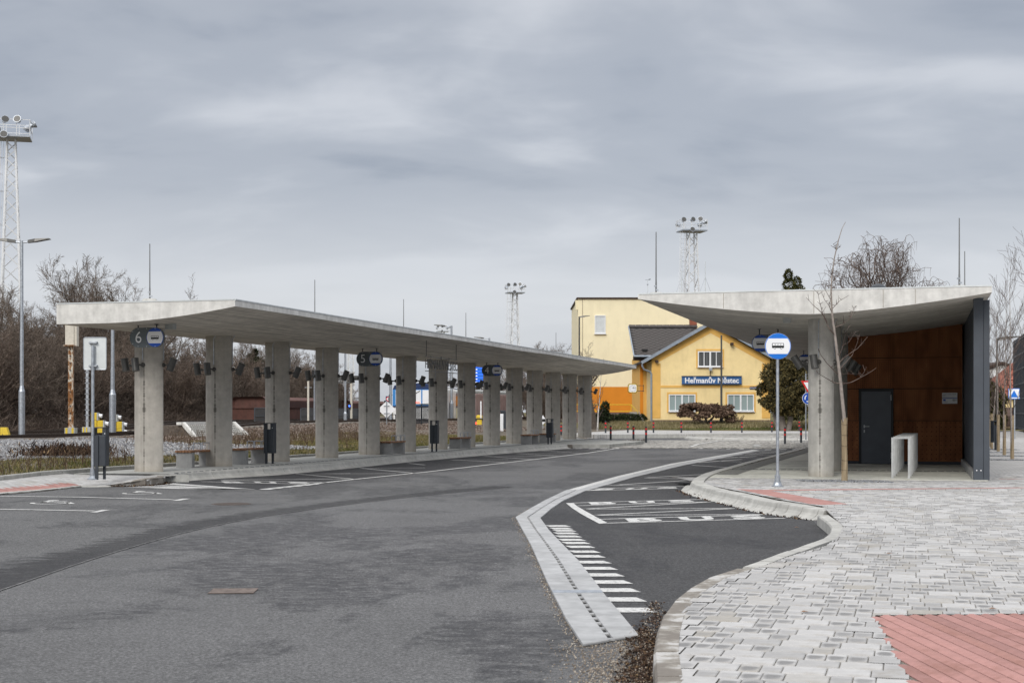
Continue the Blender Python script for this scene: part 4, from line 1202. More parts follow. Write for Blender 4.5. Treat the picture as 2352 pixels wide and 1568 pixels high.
# ------------------------------------------------------------------ canopies
def roof_piece(parent, frame, s0, s1f, t0, t1, zt, under, name='roof_slab', nt_=20, ns_=16, mats=(None, None), cut=None):
    """slab with a curved soffit between s0(t) and s1(t)"""
    mb = MB(); top, bot = {}, {}
    vs = []
    for i in range(ns_ + 1):
        for j in range(nt_ + 1):
            t = t0 + (t1 - t0) * j / nt_
            a, b = (s0(t) if callable(s0) else s0), (s1f(t) if callable(s1f) else s1f)
            s = a + (b - a) * i / ns_
            p = frame(s, t)
            top[i, j] = len(vs); vs.append((p.x, p.y, zt))
            bot[i, j] = len(vs); vs.append((p.x, p.y, under(s, t)))
    fs = []; mi = []
    for i in range(ns_):
        for j in range(nt_):
            fs.append((top[i, j], top[i, j + 1], top[i + 1, j + 1], top[i + 1, j])); mi.append(0)
            fs.append((bot[i, j], bot[i + 1, j], bot[i + 1, j + 1], bot[i, j + 1])); mi.append(1)
    for j in range(nt_):
        fs.append((top[0, j], bot[0, j], bot[0, j + 1], top[0, j + 1])); mi.append(0)
        fs.append((top[ns_, j], top[ns_, j + 1], bot[ns_, j + 1], bot[ns_, j])); mi.append(0)
    for i in range(ns_):
        fs.append((top[i, 0], top[i + 1, 0], bot[i + 1, 0], bot[i, 0])); mi.append(0)
        fs.append((top[i, nt_], bot[i, nt_], bot[i + 1, nt_], top[i + 1, nt_])); mi.append(0)
    me = mb.add(vs, fs).mesh(name)
    me.materials.append(mats[0]); me.materials.append(mats[1])
    me.polygons.foreach_set('material_index', mi)
    o = link(name, me, None, parent)
    return o
LZ = 4.05
def under_l(s, t):
    x = max(0.0, t - 0.0) / 3.34
    z = 3.60 + 0.315 * x ** 1.8
    return z + 0.012 * math.sin(s * 0.5) * (x ** 2)
RZ = 4.185
def under_r(s, t): return 3.685 + 0.405 * (abs(t) / 3.78) ** 1.5
long_c = thing('bus_shelter', 'long concrete canopy on a row of columns over the far side stops', 'bus shelter', (0, 0, 0))
endf = lambda t: 45.9 + (3.34 - t) * 0.90
TLs = -1.14
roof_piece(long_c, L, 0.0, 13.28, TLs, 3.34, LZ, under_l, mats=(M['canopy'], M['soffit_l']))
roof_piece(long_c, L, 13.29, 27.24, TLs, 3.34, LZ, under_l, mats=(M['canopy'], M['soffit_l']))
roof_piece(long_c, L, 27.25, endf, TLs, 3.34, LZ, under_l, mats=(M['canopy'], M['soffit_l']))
# thin metal coping along the top edge
cop = MB()
def coping(mb, frame, s0, s1, t0, t1, z):
    ring = [frame(s0, t0), frame(s0, t1), frame(s1 if not callable(s1) else s1(t1), t1), frame(s1 if not callable(s1) else s1(t0), t0)]
    for a, b in zip(ring, ring[1:] + ring[:1]):
        d = b - a; c = (a + b) / 2
        mb.box((c.x, c.y, z + 0.014), (d.length + 0.03, 0.10, 0.026), math.atan2(d.y, d.x))
coping(cop, L, 0.04, lambda t: endf(t) - 0.04, TLs + 0.04, 3.30, LZ + 0.002)
obj('coping', cop, M['sign_back'], long_c)

def column_mesh(a, b, zb, zt, zg, ex=1.45, n=32):
    """column of rounded lozenge plan with a pour joint at zg; local y runs along the canopy"""
    ring = []
    for i in range(n):
        w = 2 * math.pi * i / n
        c, s = math.cos(w), math.sin(w)
        ring.append((math.copysign(abs(c) ** (2 / ex), c) * a, math.copysign(abs(s) ** (2 / ex), s) * b))
    mb = MB(); vs = []
    lev = [(1, zb), (1, zg - 0.012), (0.985, zg - 0.005), (0.985, zg + 0.005), (0.997, zg + 0.012), (0.997, zt)]
    for k, z in lev:
        vs += [(x * k, y * k, z) for x, y in ring]
    fs = []
    for q in range(len(lev) - 1):
        fs += [(q * n + i, q * n + (i + 1) % n, q * n + n + (i + 1) % n, q * n + n + i) for i in range(n)]
    fs.append(tuple(range((len(lev) - 1) * n, len(lev) * n)))
    return mb.add(vs, fs).mesh('column'), ring
NCOL = 14
cm, cring = column_mesh(0.385, 0.225, 0.0, 3.44, 2.60)
cm.materials.append(M['column'])
# conduit from the soffit down to each lamp
def conduit_mesh(a, b, z0, z1):
    out = []
    for x, y in ((-0.03, -b - 0.012), (a + 0.012, 0.0)):
        mb = MB().path([(x, y, z0), (x, y, z1 - 0.09), (x + 0.05, y + 0.02, z1)], 0.010, 6)
        mb.tube((x, y, z0 + 0.38), (x, y, z0 + 0.41), 0.016, n=6)
        me = mb.mesh('conduit'); me.materials.append(M['galv']); out.append(me)
    return out
cond = conduit_mesh(0.385, 0.225, 2.66, 3.43)
lcols = []
for i in range(NCOL):
    p = L(2.09 + 3.549 * i, 0.0, 0.178)
    o = link('column', cm, None, long_c, (p.x, p.y, p.z), -TH); lcols.append(p)
    for me in cond: link('conduit', me, None, o)

# spotlights: cylinder on a swivel arm
def lamp_parts(root, tilt, side, back=False):
    """mount at the local origin, arm out along +x, body tilted"""
    if side == 'front':
        mb = MB().lathe([(0.055, 0), (0.055, 0.03), (0.03, 0.05)], (0, 0, 0), 12, Matrix.Rotation(R(90), 3, 'X'))
        obj('mount', mb, M['lamp'], root)
        obj('swivel_arm', MB().tube((0, -0.04, 0), (-0.05, -0.15, 0), 0.02, n=8), M['lamp'], root)
        c = Vector((-0.09, -0.2, 0.0)); ax = Vector((-0.16, 0.10, 1)).normalized()
    else:
        s = 1 if side == 'right' else -1
        mb = MB().lathe([(0.055, 0), (0.055, 0.03), (0.03, 0.05)], (0, 0, 0), 12, Matrix.Rotation(R(90 * s), 3, 'Y'))
        obj('mount', mb, M['lamp'], root)
        obj('swivel_arm', MB().tube((0.04 * s, 0, 0), (0.15 * s, -0.02, -0.01), 0.02, n=8).lathe([(0.03, -0.03), (0.03, 0.03)], (0.13 * s, -0.01, -0.01), 10, Matrix.Rotation(R(90), 3, 'X')), M['lamp'], root)
        ax = Vector((tilt * s, 0.0, 1)).normalized()
        c = Vector((0.15 * s, -0.02, -0.01)) + Vector((0.09 * s, 0, 0.02))
    m = ax.to_track_quat('Z', 'Y').to_matrix()
    obj('housing', MB().lathe([(0.082, -0.155), (0.085, -0.15), (0.085, 0.13), (0.090, 0.132), (0.090, 0.155), (0.078, 0.157)], c, 20, m), M['lamp'], root, smooth=False)
    obj('lens', MB().lathe([(0.074, 0.150), (0.074, 0.1585)], c, 20, m), M['lens'], root)
SIDES = {'left': ((-0.385, 0.0), 0.18), 'front': ((-0.02, -0.225), 0), 'right': ((0.385, 0.0), 0.42)}
_w = {'left': 'leaning off the left edge of', 'front': 'on the front face of', 'right': 'leaning off the right edge of'}
protos = {}
for i, p in enumerate(lcols):
    for sd in ('left', 'front', 'right'):
        (lx, ly), tl = SIDES[sd]
        w = p + V * lx + U * ly + Vector((0, 0, 2.545))
        lab = f"black {sd} spotlight on the {ORD[i]} long canopy column, counting from the 6 sign"
        if sd not in protos:
            t = thing('spotlight', lab, 'spotlight', w, -TH, 'spotlights on the long canopy columns')
            lamp_parts(t, tl if sd == 'right' else 0.18 * -1 * -1, sd)
            protos[sd] = t
        else:
            dup(protos[sd], w, -TH, lab)

# hanging stop signs
def disc(r, n=40, c=(0, 0), a0=0.0, a1=2 * math.pi):
    return [(c[0] + r * math.cos(a0 + (a1 - a0) * i / n), c[1] + r * math.sin(a0 + (a1 - a0) * i / n)) for i in range(n if a1 - a0 > 6.28 else n + 1)]
def band(r, y0, y1, c=(0, 0), n=12):
    a, b = math.asin(y0 / r), math.asin(y1 / r)
    right = [(c[0] + r * math.cos(a + (b - a) * i / n), c[1] + r * math.sin(a + (b - a) * i / n)) for i in range(n + 1)]
    left = [(2 * c[0] - x, y) for x, y in reversed(right)]
    return right + left
def pill(h, w, n=18):
    r = h / 2
    return [(w / 2 - r + r * math.cos(a), r * math.sin(a)) for a in [(-math.pi / 2 + math.pi * i / n) for i in range(n + 1)]] + [(-w / 2 + r + r * math.cos(a), r * math.sin(a)) for a in [(math.pi / 2 + math.pi * i / n) for i in range(n + 1)]]
ID4 = Matrix.Identity(4)
def bus_symbol(parent, cx, cz, w, y, full=False):
    """side view of a bus: black body, pale windows, wheels; front at the right"""
    h = w * 0.42
    def T(d): return Matrix.Translation((cx, y + d, cz))
    body = [(-w / 2, -h * 0.35), (w / 2 - 0.02 * w, -h * 0.35), (w / 2, -h * 0.2), (w / 2 - 0.02 * w, h * 0.6), (-w / 2 + 0.02 * w, h * 0.6), (-w / 2, h * 0.5)]
    mb = MB().plate(body, T(0), 0.0016)
    for k in (-0.27, 0.27):
        mb.plate(disc(h * 0.19, 14, (k * w, -h * 0.42)), T(-0.0016), 0.0012)
    obj('bus_symbol', mb, M['black'], parent)
    wd = MB(); n = 4
    for i in range(n):
        a = -w * 0.455 + i * w * 0.231
        wd.plate([(a, h * 0.12), (a + w * 0.205, h * 0.12), (a + w * 0.205, h * 0.5), (a, h * 0.5)], T(-0.0020), 0.0008)
    for k in (-0.27, 0.27):
        wd.plate([(k * w + (h * 0.13) * math.cos(q * 0.6283), -h * 0.42 + h * 0.13 * math.sin(q * 0.6283)) for q in range(10)], T(-0.0032), 0.0008)
    obj('symbol_window', wd, M['sign_white'], parent)
def hang_sign(name, label, loc, digit, flip=False, rods=(-0.24, 0.24), zroof=3.62):
    t = thing(name, label, 'sign', loc, -TH, 'stop signs hanging under the canopies')
    obj('panel', MB().plate(pill(0.46, 0.885), Matrix.Translation((0, 0.03, 0)), 0.06), M['sign_grey'], t)
    s = -1 if flip else 1
    cx = 0.213 * s
    obj('blue_disc', MB().plate(disc(0.218, 40, (cx, 0)), Matrix.Translation((0, -0.0302, 0)), 0.003), M['sign_blue'], t)
    obj('white_band', MB().plate(band(0.206, -0.135, 0.135, (cx, 0)), Matrix.Translation((0, -0.0335, 0)), 0.002), M['sign_white'], t)
    bus_symbol(t, cx, -0.01, 0.20, -0.0358)
    me = text_mesh(digit, 0.38, 0.0015, bold=-0.002)
    link('numeral', me, M['sign_white'], t, (-0.215 * s, -0.0325, -0.005)).rotation_euler = (R(90), 0, 0)
    stud = MB()
    for k in range(10):
        x, z = [(-0.22, 0.205), (0.0, 0.205), (0.22, 0.205), (-0.22, -0.205), (0, -0.205), (0.22, -0.205), (-0.36, 0.14), (-0.36, -0.14), (0.37, 0.14), (0.37, -0.14)][k]
        stud.plate(disc(0.008, 8, (x, z)), Matrix.Translation((0, -0.0365, 0)), 0.003)
    obj('rivet', stud, M['sign_white'], t)
    top = zroof - loc[2]
    for x in rods:
        obj('hanger', MB().tube((x, 0, 0.2), (x, 0, top), 0.016, n=8).lathe([(0.05, top - 0.012), (0.05, top)], (x, 0, 0), 10), M['anthracite'], t)
    return t
for dg, px_, py_, d, nm in (('6', 338.5, 775, 32.85, 'six beside a bus symbol'), ('5', 849, 824, 45.2, 'five beside a bus symbol'), ('4', 1130.5, 850.5, 58.3, 'four beside a bus symbol')):
    q = AT(px_, py_, d)
    hang_sign('stop_sign', f'grey hanging sign under the long canopy showing a white {nm}', q, dg)
q = AT(1765.6, 788, 37.4)
hang_sign('stop_sign', 'hanging bus stop sign half hidden behind the round bus sign, right canopy', q, '1', True, zroof=under_r(0, -1.2) + 0.03)
q = AT(1862, 828, 50.5)
hang_sign('stop_sign', 'small hanging bus stop sign peeping out behind the front right canopy column', q, '2', True, zroof=under_r(0, -1.2) + 0.03)

# cut-out place name hanging under the long canopy
s0 = sight(977, OL, 2.9); s1 = sight(1050, OL, 2.9)
mid = (s0 + s1) / 2
p = L(mid, 2.9, 3.1)
nm = thing('name_sign', 'open metal lettering HEŘMANŮV MĚSTEC hanging under the long canopy', 'sign', p, math.atan2(U.y, U.x))
ln = s1 - s0
me = text_mesh('HEŘMANŮV MĚSTEC', 0.42, 0.006, spacing=0.9)
xs = [v.co.x for v in me.vertices]; sc = ln / (max(xs) - min(xs))
for v in me.vertices: v.co = (v.co.x * sc, v.co.z, v.co.y * 1.0)
link('letters', me, M['rust_white'] if False else plain('cut_steel', (0.10, 0.095, 0.09), 0.6, 0.3), nm)
obj('lower_rail', MB().box((0, 0, -0.21), (ln, 0.02, 0.022)), M['lamp'], nm)
obj('upper_rail', MB().box((0, 0, 0.24), (ln, 0.02, 0.022)), M['lamp'], nm)
zz = under_l(0, 2.9) - 3.1
obj('hanger', MB().tube((-ln / 2 + .1, 0, 0.24), (-ln / 2 + .1, 0, zz), 0.012, n=6), M['lamp'], nm)
obj('hanger', MB().tube((ln / 2 - .1, 0, 0.24), (ln / 2 - .1, 0, zz), 0.012, n=6), M['lamp'], nm)

# lightning rods with their concrete feet
def rod(loc, h, label, foot=0.2):
    t = thing('lightning_rod', label, 'lightning rod', loc, 0, 'lightning rods on the canopy roofs')
    obj('foot', MB().lathe([(foot, 0), (foot, 0.05), (foot * 0.7, 0.11)], (0, 0, 0), 14), M['kerb'], t)
    obj('mast', MB().tube((0, 0, 0.1), (0, 0, 0.35), 0.02, n=6).tube((0, 0, 0.35), (0, 0, h), 0.017, 0.011, n=6), M['rod'], t)
    obj('clamp', MB().box((0.02, 0, 0.17), (0.06, 0.05, 0.03)).box((-0.02, 0, 0.26), (0.05, 0.05, 0.03)), M['galv'], t)
    return t
for i, (x, wd) in enumerate(((344, 'nearest the 6 sign'), (723, 'above the third and fourth columns'), (927, 'above the sixth column'), (1070, 'above the seventh and eighth columns'), (1277, 'near the far tip'))):
    s = sight(x, OL, 1.0)
    rod(L(s, 1.0, LZ), 1.36, f'thin lightning rod on the long canopy roof, {wd}')
rod(AT(1507, 668, 32.6) * 1.0 - Vector((0, 0, 0.15)), 1.5, 'lightning rod on the left tip of the right canopy')
rod(Vector((*RR(0.9, 3.0)[:2], RZ)), 1.55, 'lightning rod on the right tip of the right canopy')
rod(Vector((*RR(7.5, 3.3)[:2], RZ)), 1.55, 'lightning rod further back on the right side of the right canopy')

# ------------------------------------------------------------------ right shelter
right_c = thing('bus_shelter', 'right concrete canopy with arched front edge and rusty steel cabin', 'bus shelter', (0, 0, 0))
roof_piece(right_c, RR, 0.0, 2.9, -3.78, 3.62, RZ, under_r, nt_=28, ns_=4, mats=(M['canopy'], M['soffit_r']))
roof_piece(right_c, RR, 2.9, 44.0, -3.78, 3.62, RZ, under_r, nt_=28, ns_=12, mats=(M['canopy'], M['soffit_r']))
cop = MB(); coping(cop, RR, 0.04, 43.9, -3.74, 3.58, RZ + 0.002)
obj('coping', cop, M['sign_back'], right_c)
seams = MB()
for t in (-1.9, 0.02, 1.45, 2.1):
    p = RR(0, t); zb = under_r(0, t)
    seams.box((p.x - U.x * 0.0008, p.y - U.y * 0.0008, (RZ + zb) / 2), (0.012, 0.004, RZ - zb - 0.03), -TH)
obj('pour_joint', seams, plain('joint_tan', (0.33, 0.30, 0.26), 0.95), right_c)  # pour joints in one even tan, darker than the canopy concrete
cmr, _ = column_mesh(0.285, 0.385, 0.0, 3.56, 2.60); cmr.materials.append(M['column_r'])
condr = conduit_mesh(0.285, 0.385, 2.66, 3.55)
rcols = []
for i in range(3):
    p = RR(1.85 + 3.05 * i, 0.05, 0.156)
    o = link('column', cmr, None, right_c, (p.x, p.y, p.z), -TH); rcols.append(p)
    for me in condr: link('conduit', me, None, o)
RS = {'left': ((-0.285, 0.0), -0.55), 'front': ((-0.02, -0.385), 0), 'right': ((0.285, 0.0), -0.55)}
for i, p in enumerate(rcols):
    for sd in ('left', 'front', 'right'):
        (lx, ly), tl = RS[sd]
        w = p + V * lx + U * ly + Vector((0, 0, 2.56))
        lab = f"grey {sd} spotlight on the {ORD[i]} right canopy column from the front"
        t = thing('spotlight', lab, 'spotlight', w, -TH, 'spotlights on the right canopy columns')
        if sd == 'front': lamp_parts(t, 0, sd)
        else: lamp_parts(t, (0.65 if sd == 'left' else 0.60), sd)
# cabin of perforated weathering steel, 9.8 m behind the front edge
SW = 10.0
cab = thing('equipment_cabin', 'cabin clad in rusty perforated steel under the right canopy', 'cabin', (0, 0, 0))
def wallq(t0, t1, z0, z1, s, mat_, name, th=0.012, par=cab):
    a, b = RR(s, t0), RR(s, t1); c = (a + b) / 2
    return obj(name, MB().box((c.x, c.y, (z0 + z1) / 2), ((b - a).length, th, z1 - z0), -TH), mat_, par)
TL_, TR_ = -0.15, 3.31
wallq(TL_, TR_, 0.16, 4.05, SW + 0.14, plain('cabin_core', (0.02, 0.016, 0.014), 0.9), 'wall_core', 0.2)
sideL = RR(SW + 12, TL_)
a, b = RR(SW + 0.25, TL_ + 0.05), RR(SW + 24, TL_ + 0.05); c = (a + b) / 2
obj('side_wall', MB().box((c.x, c.y, 2.0), (0.1, (b - a).length, 3.6), -TH), M['corten'], cab)
rowsz = [(0.24, 1.355), (1.373, 2.24), (2.258, 3.095), (3.113, 4.0)]
DT0, DT1 = 0.58, 1.46
for k, (z0, z1) in enumerate(rowsz):
    mm = M['corten_low'] if k == 0 else M['corten']
    if k < 2:
        wallq(TL_, DT0 - 0.03, z0, z1, SW, mm, 'cladding_panel')
        segs = [(DT1 + 0.03, 2.08), (2.09, 2.70), (2.71, TR_)]
    else:
        segs = [(TL_, 0.5), (0.506, DT1 + 0.02), (DT1 + 0.026, 2.08), (2.086, 2.70), (2.706, TR_)]
    if k in (1, 2): segs = segs[:-3] + [(DT1 + 0.026, TR_)]
    for t0, t1 in segs: wallq(t0, t1, z0, z1, SW + rnd.uniform(-0.003, 0.003), mm, 'cladding_panel')
wallq(TL_, TR_, 0.165, 0.235, SW + 0.02, M['anthracite'], 'base_rail', 0.02)
fr = MB()
for t0, t1, z0, z1 in ((DT0 - 0.025, DT0 + 0.035, 0.16, 2.245), (DT1 - 0.035, DT1 + 0.025, 0.16, 2.245), (DT0 + 0.035, DT1 - 0.035, 2.18, 2.245)):
    a, b = RR(SW - 0.01, t0), RR(SW - 0.01, t1); c = (a + b) / 2
    fr.box((c.x, c.y, (z0 + z1) / 2), ((b - a).length, 0.06, z1 - z0), -TH)
door = wallq(DT0 + 0.04, DT1 - 0.04, 0.17, 2.175, SW - 0.012, M['door'], 'door', 0.04)
door.name = 'door'
obj('door_frame', fr, plain('dark_frame', (0.018, 0.02, 0.024), 0.5), cab)
hp = RR(SW - 0.045, DT0 + 0.12)
hd = MB().tube((hp.x, hp.y, 1.20), (hp.x - U.x * 0.05, hp.y - U.y * 0.05, 1.20), 0.012)
e_ = hp - U * 0.05
hd.tube((e_.x, e_.y, 1.20), (e_.x + V.x * 0.14, e_.y + V.y * 0.14, 1.20), 0.011)
hd.box((hp.x, hp.y, 1.20), (0.035, 0.012, 0.08), -TH).box((hp.x, hp.y, 1.07), (0.03, 0.012, 0.08), -TH)
obj('handle', hd, M['sign_back'], door)
for z in (0.4, 2.0):
    h_ = RR(SW - 0.045, DT1 - 0.035); obj('hinge', MB().tube((h_.x, h_.y, z - 0.08), (h_.x, h_.y, z + 0.08), 0.012), M['sign_back'], door)
# notice
ntc = thing('notice_board', 'white notice with a blue stripe and small flag on the rusty cladding', 'notice', RR(SW - 0.012, 2.98, 1.98), -TH)
obj('board', MB().box((0, 0, 0), (0.40, 0.006, 0.30)), M['sign_white'], ntc)
obj('stripe', MB().box((0, -0.004, 0.0), (0.39, 0.002, 0.016)), M['sign_blue'], ntc)
obj('flag', MB().box((-0.14, -0.004, -0.05), (0.065, 0.002, 0.045)), M['sign_blue'], ntc)
for txt, z, s, x in (('AUTOBUSOVÝ TERMINÁL HEŘMANŮV', 0.105, 0.021, -0.185), ('MĚSTEC', 0.075, 0.021, -0.185)):
    l = link('lettering', text_mesh(txt, s, 0.0004, 'LEFT', 0.0006), M['black'], ntc, (x, -0.0042, z)); l.rotation_euler = (R(90), 0, 0)
lg = MB()
for k in range(24):
    a0, a1 = k / 24 * 2 * math.pi, (k + 1) / 24 * 2 * math.pi
    th0 = 0.010 + 0.008 * (math.cos(a0 - 3.4) > 0.2)
    q0 = (0.11 + 0.028 * math.cos(a0), -0.05 + 0.018 * math.sin(a0)); q1 = (0.11 + 0.028 * math.cos(a1), -0.05 + 0.018 * math.sin(a1))
    lg.box(((q0[0] + q1[0]) / 2, -0.004, (q0[1] + q1[1]) / 2), (0.011, 0.002, th0 * 0.7))
obj('logo', lg, M['black'], ntc)
ls = MB()
for z, x0, x1 in ((0.05, -0.185, -0.03), (0.033, -0.185, -0.11), (0.02, -0.185, 0.12), (-0.04, 0.15, 0.19), (-0.05, 0.15, 0.185), (-0.06, 0.15, 0.185), (-0.09, -0.185, -0.06), (-0.10, -0.185, -0.04), (-0.115, -0.185, -0.07)):
    ls.box(((x0 + x1) / 2, -0.0038, z), (x1 - x0, 0.0016, 0.004))
obj('fine_print', ls, M['sign_grey'], ntc)
# slate steel end wall: vertical trapezoid sheets behind a flat post
wall = thing('steel_wall', 'tall slate grey ribbed steel wall at the right end of the right canopy', 'wall', (0, 0, 0))
T0 = 3.37
s_end = 44.0; mb = MB()
prof = []; s = 1.30; k = 0
while s < s_end:
    prof += [(s, T0 + 0.0), (s + 0.10, T0 + 0.0), (s + 0.13, T0 + 0.035), (s + 0.21, T0 + 0.035)]
    s += 0.24
vs = []
for s, t in prof:
    p = RR(s, t); q = under_r(0, T0) + 0.02
    vs += [(p.x, p.y, 0.17), (p.x, p.y, q)]
for s, t in prof:
    p = RR(s, t + 0.045); vs += [(p.x, p.y, 0.17), (p.x, p.y, q)]
n = len(prof)
fs = [(2 * i, 2 * i + 2, 2 * i + 3, 2 * i + 1) for i in range(n - 1)] + [(2 * n + 2 * i, 2 * n + 2 * i + 1, 2 * n + 2 * i + 3, 2 * n + 2 * i + 2) for i in range(n - 1)]
obj('ribbed_sheet', mb.add(vs, fs), M['steel_wall'], wall)
p = RR(1.1, T0 + 0.02); zt = under_r(0, T0) + 0.0
obj('end_post', MB().cbox((p.x, p.y, (0.155 + zt) / 2), (0.20, 0.30, zt - 0.155), 0.006, -TH), M['steel_wall'], wall)
p2 = RR(1.04, T0 + 0.185)
obj('end_post', MB().cbox((p2.x, p2.y, (0.155 + zt) / 2 - 0.02), (0.125, 0.14, zt - 0.2), 0.006, -TH), M['steel_wall'], wall)
for dx in (-0.035, 0.05):
    b_ = p - U * 0.155 + V * dx
    obj('bolt', MB().lathe([(0.014, 0), (0.014, 0.012)], (b_.x, b_.y, 0.36), 8, Matrix.Rotation(-TH, 3, 'Z') @ Matrix.Rotation(R(90), 3, 'X')), M['sign_white'], wall)
a, b = RR(1.25, T0 - 0.06), RR(s_end, T0 - 0.06); c = (a + b) / 2
obj('sill', MB().box((c.x, c.y, 0.24), (0.08, (b - a).length, 0.17), -TH), M['bench_conc'], wall)
cp_ = RR(1.1, T0 + 0.02)
obj('cap_plate', MB().box((cp_.x, cp_.y, zt + 0.012), (0.22, 0.3, 0.02), -TH), M['sign_back'], wall)
# sensor box on the soffit and the round roof light
q = AT(1808, 734, 31.9)
sb = tag(obj('sensor_box', MB().box((0, 0, 0.0), (0.16, 0.16, 0.13)).box((0, -0.085, -0.035), (0.10, 0.01, 0.03)), M['grey_box'], None, (q.x, q.y, under_r(0, (Vector((q.x, q.y, 0)) - OR).dot(V)) - 0.05), -TH), 'small grey box fixed under the right canopy left of the column', 'sensor box')
q = AT(392, 742, 33.0)
tag(obj('sensor_box', MB().box((0, 0, 0.0), (0.2, 0.16, 0.13)), M['grey_box'], None, (q.x, q.y, under_l(0, (Vector((q.x, q.y, 0)) - OL).dot(V)) - 0.055), -TH), 'small grey box under the long canopy just right of the 6 sign', 'sensor box')
q = AT(2017, 700, 31.7)
tag(obj('roof_light', MB().lathe([(0.21, 0.0), (0.21, 0.08), (0.20, 0.14), (0.165, 0.205), (0.10, 0.255), (0.02, 0.275)], (0, 0, 0), 28), M['anthracite'], None, (q.x, q.y, RZ + 0.0), 0, smooth=True), 'dark domed roof light on top of the right canopy', 'roof light')

# ------------------------------------------------------------------ street furniture
def bench(loc, label):
    t = thing('bench', label, 'bench', loc, -TH, 'benches under the long canopy')
    for y in (0.06, 1.26):
        obj('support', MB().cbox((0, y, 0.19), (0.46, 0.14, 0.38), 0.008), M['bench_conc'], t)
    for k in range(5):
        obj('slat', MB().cbox((-0.19 + k * 0.095, 0.66, 0.408), (0.082, 1.46, 0.05), 0.006), M['wood'], t)
    for k in range(3):
        y = 0.15 + k * 0.46
        obj('armrest', MB().path([(0.18, y, 0.43), (0.18, y, 0.62), (0.18, y + 0.38, 0.62), (0.18, y + 0.38, 0.43)], 0.013, 6), M['galv'], t)
    return t
blocks_ = [(423, 1073, 'nearest bench with concrete ends and wooden slats, between the first two columns'), (548, 1066, 'bench between the second and third columns beside the litter bin'), (884, 1043, 'bench between the fifth and sixth columns'), (1045, 1030, 'bench right of the litter bin, between the seventh and eighth columns'), (1208, 1020.5, 'bench between the tenth and eleventh columns'), (1250, 1017, 'bench left of the far litter bin, between the eleventh and twelfth columns')]
b0 = None
for x, y, lab in blocks_:
    p = P(x, y, 0.18)
    b0 = bench(p, lab) if b0 is None else (dup(b0, p, -TH, lab), b0)[1]
def bin_(loc, rz, label, proto=None):
    t = thing('litter_bin', label, 'litter bin', loc, rz, 'anthracite litter bins')
    obj('container', MB().cbox((0, 0, 0.62), (0.29, 0.24, 0.66), 0.02), M['anthracite'], t)
    obj('side_frame', MB().box((-0.128, 0, 1.02), (0.025, 0.2, 0.16)), M['anthracite'], t)
    obj('side_frame', MB().box((0.10, 0, 1.02), (0.08, 0.2, 0.16)), M['anthracite'], t)
    obj('lid', MB().box((0, 0, 1.112), (0.292, 0.235, 0.022)), M['anthracite'], t)
    obj('leg', MB().box((-0.045, -0.135, 0.475), (0.065, 0.026, 0.95)), M['anthracite'], t)
    obj('leg', MB().box((0.05, 0.07, 0.15), (0.05, 0.05, 0.30)), M['anthracite'], t)
    obj('lock', MB().plate(disc(0.011, 8, (0.115, 0.985)), Matrix.Translation((0, -0.1005, 0)), 0.004), M['sign_white'], t)
    return t
k0 = None
for x, y, z, rz, lab in ((232, 1100.5, 0.155, -0.05, 'dark litter bin behind the sign pole on the left pavement'), (620, 1064.5, 0.18, -TH, 'dark litter bin in front of the third column'), (998, 1036.5, 0.18, -TH, 'dark litter bin in front of the seventh column'), (1263, 1019.5, 0.18, -TH, 'far dark litter bin in front of the twelfth column'), (2286, 1033, 0.15, 0.3, 'dark litter bin among the young trees on the right')):
    p = P(x, y, z)
    if k0 is None: k0 = bin_(p, rz, lab)
    else: dup(k0, p, rz, lab)
def pole_base(t):
    mb = MB().lathe([(0.055, 0.05), (0.055, 0.23)], (0, 0, 0), 14)
    for q in range(4):
        a = q * math.pi / 2 + 0.6
        mb.add([(0.05 * math.cos(a), 0.05 * math.sin(a), 0.20), (0.11 * math.cos(a), 0.11 * math.sin(a), 0.012), (0.11 * math.cos(a + .12), 0.11 * math.sin(a + .12), 0.012), (0.05 * math.cos(a + .12), 0.05 * math.sin(a + .12), 0.20)], [(0, 1, 2, 3)])
    mb.lathe([(0.12, 0.0), (0.12, 0.018), (0.085, 0.03), (0.06, 0.085)], (0, 0, 0), 8)
    obj('base_plate', mb, M['galv'], t)
# round bus stop sign
p = P(1786, 1117, 0.15); p.z = 0.15
t = thing('bus_stop_sign', 'round blue and white bus stop sign on a galvanised pole', 'sign', p)
obj('pole', MB().tube((0, 0, 0.02), (0, 0, 2.93), 0.03, n=16), M['galv'], t, smooth=False)
pole_base(t)
zc_ = 2.73
fd = Matrix.Translation((0, -0.036, zc_))
obj('disc', MB().plate(disc(0.25, 56), fd, 0.012), M['stop_blue'], t)
obj('rim', MB().plate(disc(0.253, 56), Matrix.Translation((0, -0.034, zc_)), 0.008), M['sign_white'], t)
obj('white_band', MB().plate(band(0.237, -0.15, 0.15), Matrix.Translation((0, -0.0482, zc_)), 0.002), M['sign_white'], t)
bus_symbol(t, 0, 0.0 + zc_, 0.235, -0.0505)
obj('clamp', MB().box((0, -0.01, zc_ + 0.12), (0.12, 0.08, 0.03)).box((0, -0.01, zc_ - 0.12), (0.12, 0.08, 0.03)), M['galv'], t)
